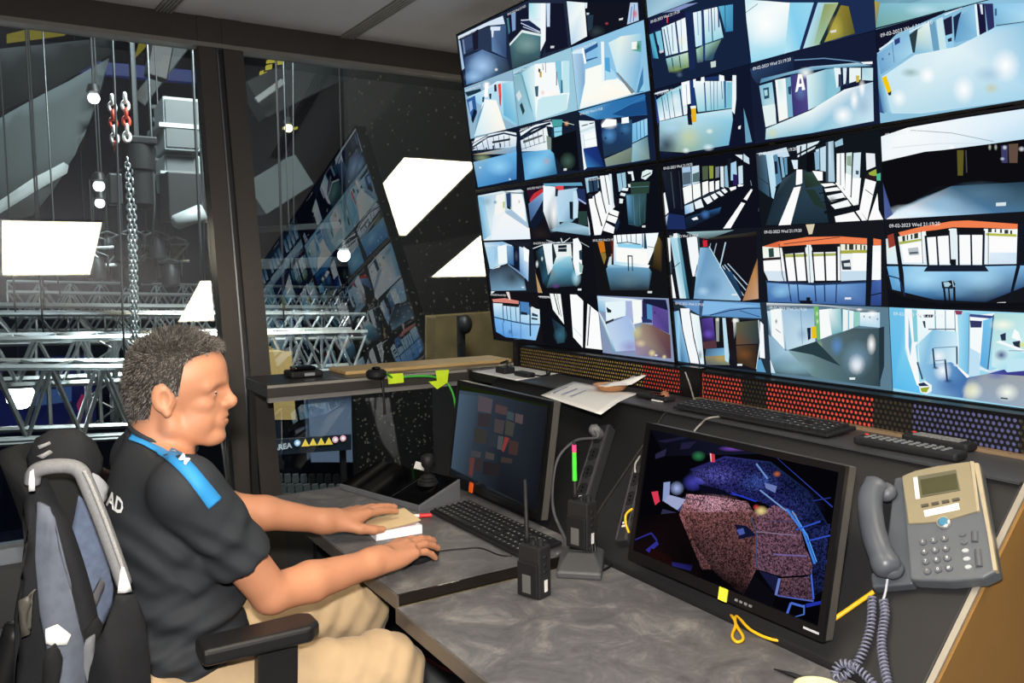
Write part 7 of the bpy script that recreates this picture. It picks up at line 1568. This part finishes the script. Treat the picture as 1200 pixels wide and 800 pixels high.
def truss(a, b, w, h, lb, bays, r=.024, rb=.012, grp='trusses in the arena'):
    """box truss: four chords with zigzag bracing on the near and the top side"""
    a, b = np.array(a, float), np.array(b, float); d = b - a; L = np.linalg.norm(d); d /= L; s = np.cross(d, [0, 0, 1]); s /= np.linalg.norm(s)
    rt = empty('truss', a, label=lb, cat='truss', group=grp)
    U = np.array([0, 0, h]); W = s * w
    for o in (0 * U, U, W, U + W): stick('chord', o, d * L + o, r, M_alu, rt)
    for k in range(bays):
        p, q = d * L * k / bays, d * L * (k + 1) / bays
        for o in (0 * U, W): stick('brace', p + o + (0 if k % 2 else 1) * U, q + o + (1 if k % 2 else 0) * U, rb, M_alu, rt)
        stick('brace', p + U + (0 if k % 2 else 1) * W, q + U + (1 if k % 2 else 0) * W, rb, M_alu, rt)
        if k % 2 == 0: stick('strut', p, p + U, rb, M_alu, rt)
    if len(lb) and 'low' not in lb: hang(rt, [tuple(d * L * t + U) for t in (.2, .8)])
    return rt
def span(pa, pb, Yd, w, h, lb, bays, **k):
    a, b = YP(pa[0], pa[1], Yd), YP(pb[0], pb[1], Yd); return truss(a, b, w, h, lb, bays, **k)
ROOF = 7.0
struct(MB().box((-14, 4.2, ROOF), (14, 20, ROOF + .1)).build('trim_2', mat('arena_roof', '#131416', 0.9)))
def hang(rt, offs):
    for o in offs: stick('hanger', o, (o[0], o[1], ROOF + .03 - rt.location.z), .006, M_dkmetal, rt)
# near stack of trusses, bottom chords given by where they are seen
span((-60, 448), (412, 428), 6.6, .35, .30, 'nearest bright truss crossing behind the seated man', 22)
span((-60, 400), (412, 393), 7.6, .35, .22, 'second truss just above the nearest one', 22, r=.02, rb=.009)
span((-60, 388), (412, 385), 8.8, .4, .24, 'third truss in the stack, seen above the second', 24, r=.02, rb=.010)
span((10, 370), (410, 371), 10.5, .4, .26, 'fourth thin truss far back below the light panels', 26, r=.02, rb=.010)
span((10, 358), (410, 360), 12.0, .4, .30, 'farthest thin truss at the top of the stack', 26, r=.02, rb=.010)
t = span((-70, 506), (175, 497), 6.2, .4, .44, 'low truss behind the chair with the stage light in it', 8, r=.022, rb=.014)
t = span((-40, 522), (150, 512), 5.6, .02, .02, 'thin rail below the low truss', 2, r=.014, rb=.006)
# upright trusses
for px, lb in ((106, 'upright truss leg left of the seated man'), (138, 'upright truss leg touching the back of the head')):
    a, b = YP(px, 500, 6.45), YP(px - 3, 392, 6.45); rt = empty('truss_tower', a, label=lb, cat='truss', group='upright truss legs')
    for o in ((0, 0, 0), (.16, 0, 0), (0, .16, 0), (.16, .16, 0)): stick('chord', Vector(o), Vector(b - a) + Vector(o), .016, M_alu, rt)
    for k in range(6):
        z0, z1 = (b - a) * k / 6, (b - a) * (k + 1) / 6; stick('brace', Vector(z0) + Vector((.16 * (k % 2), 0, 0)), Vector(z1) + Vector((.16 * ((k + 1) % 2), 0, 0)), .009, M_alu, rt)
# ---- chain hoist, chains, cables
def chain(name, pts, lb, m, link_len, r, alt=None):
    P = np.array(smooth_path(pts, 8)); seg = np.r_[0, np.cumsum(np.linalg.norm(np.diff(P, axis=0), axis=1))]; n = int(seg[-1] / (link_len * .72)); root = empty(name, P[0], label=lb, cat='chain', group='hoist chains'); 
    mb = MB(); ma = MB()
    for k in range(n):
        q = np.array([np.interp(seg[-1] * (k + .5) / n, seg, P[:, c]) for c in range(3)]) - P[0]; ring = []
        for j in range(10):
            a = 2 * math.pi * j / 10; u, v = math.cos(a) * link_len * .32, math.sin(a) * link_len * .5; ring.append(q + (np.array([u, 0, v]) if k % 2 else np.array([0, u, v])))
        (ma if alt and (k // 2) % 2 else mb).tube(ring, r, 5, closed=True)
    tag(mb.build('links', m, root, smooth=True), kind='stuff')
    if alt: tag(ma.build('painted_links', alt, root, smooth=True), kind='stuff')
    return root
M_lk = mat('chain_steel_bright', '#c9d4d6', 0.3, 0.8); M_red = mat('chain_red', '#c0402c', 0.5, 0.2); M_lkw = mat('chain_white', '#e8e8e4', 0.4, 0.3)  # plain white links, alternating with red ones
YH = 5.2
chain('hoist_chain', [YP(131, 112, YH), YP(133, 150, YH), YP(136, 176, YH)], 'thick red and white chain on the left of the hoist', M_lkw, .052, .010, M_red)
chain('hoist_chain', [YP(146, 110, YH), YP(148, 140, YH), YP(149, 165, YH)], 'thick red and white chain on the right of the hoist', M_lkw, .052, .010, M_red)
chain('hoist_chain', [YP(149, 185, YH), YP(152, 260, YH), YP(155, 350, YH), YP(156, 400, YH)], 'long steel chain hanging below the hoist, left fall', M_lk, .040, .0055)
chain('hoist_chain', [YP(154, 185, YH + .05), YP(157, 260, YH + .05), YP(159, 350, YH + .05), YP(160, 400, YH + .05)], 'long steel chain hanging below the hoist, right fall', M_lk, .040, .0055)
hp0, hp1 = YP(157, 165, YH + .12), YP(163, 245, YH + .12)
hoist = empty('chain_hoist', hp1, label='black electric chain hoist hanging in the arena', cat='hoist')
hz = float(hp0[2] - hp1[2])
MB().lathe([(.06, 0), (.085, .03), (.085, hz * .55), (.10, hz * .58), (.10, hz * .93), (.05, hz)], 18).build('motor_body', M_dkmetal, hoist, auto=.6)
MB().box((-.16, -.06, hz * .05), (-.09, .06, hz * .5)).build('gear_case', mat('hoist_grey', '#4a4c50', 0.4, 0.5), hoist, bevel=.01)
MB().box((-.12, -.1, hz * .93), (.10, .1, hz * 1.05)).build('hook_block', M_dkmetal, hoist, bevel=.01)
stick('hook_rod', (0, 0, hz * 1.02), (0, 0, hz * 1.02 + .9), .018, M_steel, hoist)
def rope(px, lb, Yd=5.6, r=.006, m=None):
    pts = [YP(a, b, Yd) for a, b in px]; pts = [np.array([pts[0][0], pts[0][1], ROOF])] + pts; return tag(MB().tube(pts, r, 6).build('steel_cable', m or M_steel, smooth=True), lb, 'cable', 'steel cables in the arena')
rope([(134, 95), (138, 200), (145, 400), (150, 480)], 'long steel cable beside the hoist chain', 5.0)
rope([(231, 200), (234, 270), (236, 330)], 'steel cable with a hook near the window post', 5.0, .008)
rope([(238, 215), (240, 330)], 'thin cable running next to the hooked cable', 5.4, .004)
rope([(181, 238), (178, 288)], 'short bridle cable above the lamp cluster', 5.4, .007)
rope([(66, 318), (72, 352)], 'pale cable under the left light panel reflection', 6.0, .005)
rope([(343, 60), (344, 220), (345, 330)], 'thin dark cable seen through the right pane', 5.2, .004)
rope([(335, 170), (338, 250), (341, 330)], 'thin grey cable seen through the right pane', 5.2, .004)
# ---- speaker cabinets
def cab(px0, px1, Yd, lb):
    a, b = YP(*px0, Yd), YP(*px1, Yd); w = abs(b[0] - a[0]); h = abs(b[2] - a[2])
    r = empty('hanging_speaker', (float(a[0]), Yd, float(min(a[2], b[2]))), label=lb, cat='speaker', group='hanging loudspeakers')
    MB().prism([(0, 0), (w, 0), (w, .42), (w * .12, .5)], 0, h, 'z').build('cabinet', mat('speaker_grey', '#8a9294', 0.5, 0.1, 0.4, 0.06), r, bevel=.01)
    MB().box((w * .06, -.012, h * .06), (w * .94, -.002, h * .94)).build('grille', mat('speaker_grille_dark', '#4b5153', 0.6), r)
    MB().box((-.03, -.02, h * .42), (w + .03, .45, h * .5)).build('rigging_frame', mat('rig_grey', '#9aa0a0', 0.4, 0.5), r)
    return r
cab((190, 112), (236, 178), 6.0, 'upper grey loudspeaker cabinet left of the window post')
cab((192, 180), (236, 222), 6.1, 'lower grey loudspeaker cabinet left of the window post')
bb = YP(196, 210, 5.9); o = MB().box((0, 0, 0), (.30, .3, .32)).build('black_cabinet', M_dkmetal, bevel=.01); o.location = (bb[0], 5.9, YP(196, 258, 5.9)[2]); tag(o, 'black box hanging under the grey loudspeakers', 'cabinet')
hang(hoist, [(0, 0, hz + .8)])
a_, b_ = YP(202, 262, 5.3), YP(238, 248, 5.3); tag(MB().tube([a_, a_ + (b_ - a_) * .1, b_], .045, 14, rr=[.02, .045, .05]).tube([b_, (b_[0], b_[1], ROOF)], .005, 6).build('pale_pipe', mat('pale_pipe', '#8f9698', 0.5), smooth=True), 'pale round pipe under the loudspeakers', 'pipe')
# ---- lamp cluster
random.seed(21)
ORD = ['first', 'second', 'third', 'fourth', 'fifth', 'sixth', 'seventh', 'eighth', 'ninth', 'tenth']
for k in range(14):
    px, py = 112 + (k % 7) * 15 + random.uniform(-4, 4), 296 + (k // 7) * 26 + random.uniform(-5, 5); c = YP(px, py, 6.3 + random.uniform(-.2, .2))
    r = empty('stage_lamp', c, label=ORD[k % 7] + ' dark stage lamp from the left in the ' + ('upper' if k < 7 else 'lower') + ' row below the hoist', cat='lamp', group='stage lamps below the hoist')
    MB().lathe([(.03, -.07), (.06, -.05), (.06, .05), (.035, .09)], 12).build('can', M_dkmetal, r, auto=.6)
    stick('hanger', (0, 0, .12), (0, 0, .5), .006, M_dkmetal, r)
    MB().tube([(-.07, 0, 0), (-.075, 0, .1), (0, 0, .13), (.075, 0, .1), (.07, 0, 0)], .008, 6).build('yoke', M_steel, r, smooth=True)
pl_ = YP(120, 310, 6.5); truss(YP(100, 312, 6.5), YP(215, 306, 6.5), .2, .12, 'short dark bar truss carrying the stage lamps', 6, r=.012, rb=.008)
# bright lamps
def lamp(px, Yd, R, e, lb, col=(1, 1, 1)):
    c = YP(*px, Yd); r = empty('arena_lamp', c, label=lb, cat='lamp'); 
    MB().ellipsoid((0, 0, 0), (R, R, R), 12, 8).build('bulb', emit_mat('lamp_%d' % (len(MATS)), col, e), r, smooth=True); MB().lathe([(R * .5, R * .6), (R * 1.25, R * 1.1), (R * .9, R * 2.4), (R * .3, R * 2.6)], 14).build('housing', M_dkmetal, r, auto=.6); hang(r, [(0, 0, R * 2.5)]); return r
lamp((110, 115), 6.0, .035, 14, 'small bright lamp beside the grey sail')
lamp((24, 464), 7.4, .10, 22, 'very bright stage light low at the left edge', (.92, .96, 1))
lamp((403, 299), 7.0, .055, 16, 'round bright lamp seen through the right pane')
lamp((116, 218), 6.0, .035, 6, 'bright lamp under the hoist, upper')
lamp((117, 238), 6.0, .030, 6, 'bright lamp under the hoist, lower')
lamp((338, 150), 8.0, .04, 5, 'small yellow lamp on the dark girder', (1, .9, .5))
# ---- sails: curved grey acoustic panels
def sail(pts, Yd, lb, m, bulge=.5, th=.03):
    P = [YP(a, b, Yd) for a, b in pts]; bm = bmesh.new(); bm.faces.new([bm.verts.new(p) for p in P]); bmesh.ops.triangulate(bm, faces=bm.faces)
    for _ in range(3): bmesh.ops.subdivide_edges(bm, edges=[e for e in bm.edges if e.calc_length() > .25], cuts=1); bmesh.ops.triangulate(bm, faces=[f for f in bm.faces if len(f.verts) > 3])
    c = sum((np.array(p) for p in P)) / len(P); R = max(np.linalg.norm(np.array(p) - c) for p in P)
    for v in bm.verts: v.co.y += bulge * (np.linalg.norm(np.array(v.co) - c) / R) ** 2
    me = bpy.data.meshes.new('ceiling_sail'); bm.to_mesh(me); bm.free(); me.polygons.foreach_set('use_smooth', [True] * len(me.polygons)); o = link('ceiling_sail', me, m); md = o.modifiers.new('thickness', 'SOLIDIFY'); md.thickness = th
    return tag(o, lb, 'ceiling panel', 'curved panels under the arena roof')
M_sail = mat('sail_grey', '#5d6668', 0.8, 0, 0.2, 0.08, 1.5); M_sail2 = mat('sail_dark', '#2c3032', 0.85, 0, 0.2, 0.08, 1.5); M_sail3 = mat('sail_pale', '#aab3b4', 0.6, 0, 0.3, 0.05, 2)
sail([(-40, 160), (30, 122), (80, 95), (133, 60), (122, 90), (105, 135), (88, 180), (75, 200), (40, 215), (-40, 252)], 8.5, 'large grey curved sail at the upper left', M_sail)
sail([(-40, 250), (40, 215), (78, 198), (60, 225), (38, 252), (-40, 275)], 8.8, 'small grey sail under the large one', mat('sail_mid', '#434a4b', 0.8), .2)
sail([(-40, 252), (0, 235), (40, 208), (74, 190), (80, 194), (78, 203), (40, 225), (0, 250), (-40, 266)], 8.0, 'pale curved band below the large grey sail', M_sail3, .1)
sail([(-40, 60), (60, 52), (138, 40), (132, 60), (60, 105), (-40, 145)], 9.5, 'dark sail above the large grey one', M_sail2, .3)
# roof slots lit yellow
M_yel = emit_mat('yellow_lit_slot', '#a89a3c', 0.55)
def slotlight(pts, Yd, lb, m=None, nm='lit_roof_slot'):
    P = [YP(a, b, Yd) for a, b in pts]; n = len(P); mb = MB().add([tuple(q) for q in P] + [(q[0], q[1] + .08, q[2]) for q in P], [tuple(range(n)), tuple(range(2 * n - 1, n - 1, -1))] + [(i, (i + 1) % n, n + (i + 1) % n, n + i) for i in range(n)])
    return tag(mb.build(nm, m or M_yel), lb, 'light slot', 'lit slots in the arena roof')
slotlight([(8, 40), (50, 30), (84, 33), (76, 40), (8, 49)], 11, 'long yellow lit slot in the roof at the upper left'); slotlight([(-5, 22), (8, 22), (7, 25), (-5, 26)], 11, 'tiny yellow slot at the left edge')
slotlight([(158, 68), (164, 48), (178, 47), (168, 58)], 11, 'small yellow lit slot behind the roof girder')
ORD = ['first', 'second', 'third', 'fourth', 'fifth', 'sixth', 'seventh', 'eighth', 'ninth', 'tenth']
for k, (x, y, w, h) in enumerate(((314, 70, 10, 3), (313, 76, 6, 5), (311, 84, 9, 3), (313, 89, 7, 5), (306, 83, 3, 6), (326, 70, 7, 5), (333, 148, 5, 3), (344, 149, 5, 3))):
    slotlight([(x, y), (x + w, y - 1), (x + w, y + h - 1), (x, y + h)], 11, ORD[k] + ' small yellow lit opening behind the right pane, counted downwards', emit_mat('yellow_window', '#c8b848', 0.9))
# girders
M_gir = mat('girder_grey', '#4c5254', 0.6, 0.2); 
def girder(pa, pb, Yd, w, lb, m=None): return tag(MB().bar(YP(*pa, Yd), YP(*pb, Yd), w, w * 1.2).build('roof_girder', m or M_gir, bevel=.01), lb, 'girder', 'girders of the arena roof')
girder((162, 120), (216, 50), 8.6, .10, 'pale diagonal girder right of the hoist'); girder((190, 50), (182, 92), 7.6, .14, 'dark post hanging from the roof above the hoist', M_dkmetal)
girder((300, 118), (332, 95), 8.6, .05, 'thin pale bar near the yellow openings', mat('bar_pale', '#8b8f90', 0.4)); girder((296, 120), (420, 60), 9.5, .35, 'wide dark girder at the top of the right pane', mat('girder_dark', '#2e3132', 0.7)); girder((296, 235), (352, 200), 9.0, .30, 'grey parapet seen through the right pane', M_sail)
girder((292, 310), (420, 306), 9.5, .10, 'dim handrail seen through the right pane', M_gir); girder((290, 270), (420, 262), 9.8, .06, 'dim upper rail seen through the right pane', M_gir)
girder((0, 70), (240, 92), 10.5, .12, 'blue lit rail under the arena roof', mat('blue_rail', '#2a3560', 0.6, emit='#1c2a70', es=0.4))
for k, (x0, x1, y) in enumerate(((175, 230, 125), (178, 232, 140), (182, 230, 152), (176, 200, 170), (178, 205, 186))): girder((x0, y), (x1, y + 3), 8.2, .035, ORD[k] + ' catwalk rung from the top behind the loudspeakers', M_gir)
# ---- stage with blue light
st_ = None
def tile(pts, Yd, lb, col, e, nm='stage_screen'): 
    P = [YP(a, b, Yd) for a, b in pts]; n = len(P); return tag(MB().add([tuple(q) for q in P] + [(q[0], q[1] + .05, q[2]) for q in P], [tuple(range(n)), tuple(range(2 * n - 1, n - 1, -1))] + [(i, (i + 1) % n, n + (i + 1) % n, n + i) for i in range(n)]).build(nm, emit_mat('stage_' + col, col, e)), lb, 'screen')
tile([(36, 462), (84, 452), (84, 470), (40, 476)], 16.5, 'pale blue stage screen behind the low truss', '#4c6ca8', 0.5); tile([(90, 474), (96, 462), (104, 466), (98, 480), (92, 482)], 16.0, 'small pink lit shape on the stage', '#b83868', 0.5); tile([(0, 428), (20, 432), (22, 444), (0, 446)], 16.0, 'violet lit patch at the left edge of the stage', '#48386c', 0.4)
def wall_px(): 
    P = [YP(a, b, 17.5) for a, b in ((-60, 425), (110, 432), (112, 560), (-60, 560))]
    return tag(MB().box((float(P[0][0]), 17.5, float(YP(0, 508, 17.5)[2])), (float(P[1][0]), 17.6, float(P[0][2]))).build('stage_backdrop', mat('stage_backdrop', '#161d48', 0.7, 0, 0.3, 0.4, 1.2, emit='#0c1138', es=0.5)), 'blue lit stage backdrop far behind the chair', 'backdrop')
wall_px()
# arena back wall, floor, seats
struct(MB().box((-14, 20, -4), (14, 20.2, 9)).build('wall_far', mat('arena_far_wall', '#17181b', 0.9, 0, 0.2, 0.3, 2)))
struct(MB().box((-14, 3.4, -4.1), (14, 20, -4.0)).build('trim_1', mat('arena_floor', '#1c1c20', 0.8)))
# rows of seats below the shelf
SEAT = MB().box((-.2, -.03, 0), (.2, .03, .42)).mesh('seat_back'); 
M_seat = mat('seat_dark', '#3c4042', 0.6)
sb = None
for row in range(3):
    for k in range(10):
        c = YP(318 + k * 9.5 + row * 4, 566 + row * 12, 6.6 - row * .35)
        if sb is None:
            sb = empty('arena_seat', c, label='first dark arena seat from the left in the back row below the shelf', cat='seat', group='seat rows seen under the shelf')
            MB().prism([(-.055, 0), (.055, 0), (.065, .05), (.05, .13), (-.05, .13), (-.065, .05)], -.012, .012, 'y').build('seat_back', M_seat, sb, bevel=.008); MB().box((-.05, -.10, -.03), (.05, 0, -.008)).build('seat_pan', M_seat, sb, bevel=.005)
        if row == 0 and k == 0: sb.scale = (.46, .5, .6)
        else: o = copy_tree(sb); o.location = c; o['label'] = ORD[k] + ' dark arena seat from the left in the ' + ('back', 'middle', 'front')[row] + ' row below the shelf'
# safety sign board
sg = empty('safety_sign', YP(355, 522, 5.6), label='dark blue safety sign with yellow triangles below the shelf', cat='sign')
def sp(px, py): p = YP(px, py, 5.6) - YP(355, 522, 5.6); return float(p[0]), float(p[2])
def quadp(pts, y0, y1): return MB().prism([sp(*q) for q in pts], y0, y1, 'y')
for q in ((318, 525), (404, 518)):
    x_, z_ = sp(*q); MB().box((x_ - .02, .03, -4 - sg.location.z), (x_ + .02, .06, z_)).build('sign_leg', M_dkmetal, sg)
quadp([(309, 516), (412, 509), (412, 527), (309, 534)], 0.004, .03).build('board', mat('sign_navy', '#16202e', 0.5), sg)
for k, (x, y) in enumerate(((358, 519), (367, 518), (376.5, 517.5), (385.5, 517))):
    quadp([(x - 4.5, y + 4), (x + 4.5, y + 3.5), (x, y - 4.5)], -.002, .004).build('warning_triangle', mat('sign_yellow', '#e8c850', 0.5, emit='#e8c850', es=.5), sg)
for x, y, c in ((348.5, 519, '#8fb8e0'), (393, 515, '#e8a8b8'), (402, 513.5, '#e8a8b8')):
    q = sp(x, y); MB().cyl((q[0], -.002, q[1]), (q[0], .004, q[1]), .022, n=16).build('sign_disc', mat('sign_disc' + c, c, 0.5, emit=c, es=.5), sg); MB().cyl((q[0], -.004, q[1]), (q[0], -.002, q[1]), .012, n=12).build('sign_disc_core', mat('sign_core', '#f0f0f4', 0.5, emit='#f0f0f4', es=.5), sg)
me = text_mesh('AREA', .052, bold=.002); q = sp(331, 523.5); o = link('lettering', me, emit_mat('sign_letters', '#d8e4f0', .7), sg); o.location = (q[0], -.001, q[1]); o.rotation_euler = (math.pi / 2, -.04, 0)
# crate, pale screen and cloth below the shelf
def slabpx(name, pts, Yd, th, m, lb, cat): 
    P = [YP(a, b, Yd) for a, b in pts]; n = len(P); return tag(MB().add([tuple(q) for q in P] + [(q[0], q[1] + th, q[2]) for q in P], [tuple(range(n)), tuple(range(2 * n - 1, n - 1, -1))] + [(i, (i + 1) % n, n + (i + 1) % n, n + i) for i in range(n)]).build(name, m, bevel=.01), lb, cat)
slabpx('plywood_case', [(306, 414), (340, 413), (345, 490), (308, 490)], 6.0, .5, mat('plywood', '#a58a55', 0.7), 'tan plywood case behind the shelf in the arena', 'case')
slabpx('grey_screen', [(362, 460), (410, 456), (411, 508), (412, 540), (366, 540)], 6.4, .1, mat('dull_screen', '#5c6c86', 0.6), 'dull blue-grey panel below the shelf in the arena', 'panel')
slabpx('tan_wall_panel', [(512, 372), (600, 366), (600, 440), (512, 440)], 6.2, .2, mat('tan_wall', '#5c4e34', 0.8, 0, .2, .3, 6), 'tan lit wall panel right of the video wall reflection', 'panel')
tag(MB().bar(YP(540, 370, 6.0), (float(YP(543, 430, 6.0)[0]), 6.0, -4), .05).build('dark_mast', M_dkmetal), 'dark post in front of the tan wall panel', 'post'); o = MB().ellipsoid((0, 0, 0), (.06, .06, .08)).build('round_fixture', M_dkmetal, smooth=True); o.location = YP(545, 380, 5.95); tag(o, 'round dark head fixed to the dark post', 'fixture')
# dark pierced screen wall to the right, flecked with light
scr = empty('pierced_wall', (2.6, 7.4, -1), label='dark pierced wall with glints behind the right pane', cat='wall panel')
xa, xb = float(YP(412, 300, 7.4)[0]), float(YP(640, 300, 7.4)[0])
MB().box((xa - 2.6, 0, -3), (xb - 2.6, .1, 5.5)).build('wall_sheet', mat('pierced_black', '#0a0a0a', 0.8, 0, .3, .2, 8), scr)
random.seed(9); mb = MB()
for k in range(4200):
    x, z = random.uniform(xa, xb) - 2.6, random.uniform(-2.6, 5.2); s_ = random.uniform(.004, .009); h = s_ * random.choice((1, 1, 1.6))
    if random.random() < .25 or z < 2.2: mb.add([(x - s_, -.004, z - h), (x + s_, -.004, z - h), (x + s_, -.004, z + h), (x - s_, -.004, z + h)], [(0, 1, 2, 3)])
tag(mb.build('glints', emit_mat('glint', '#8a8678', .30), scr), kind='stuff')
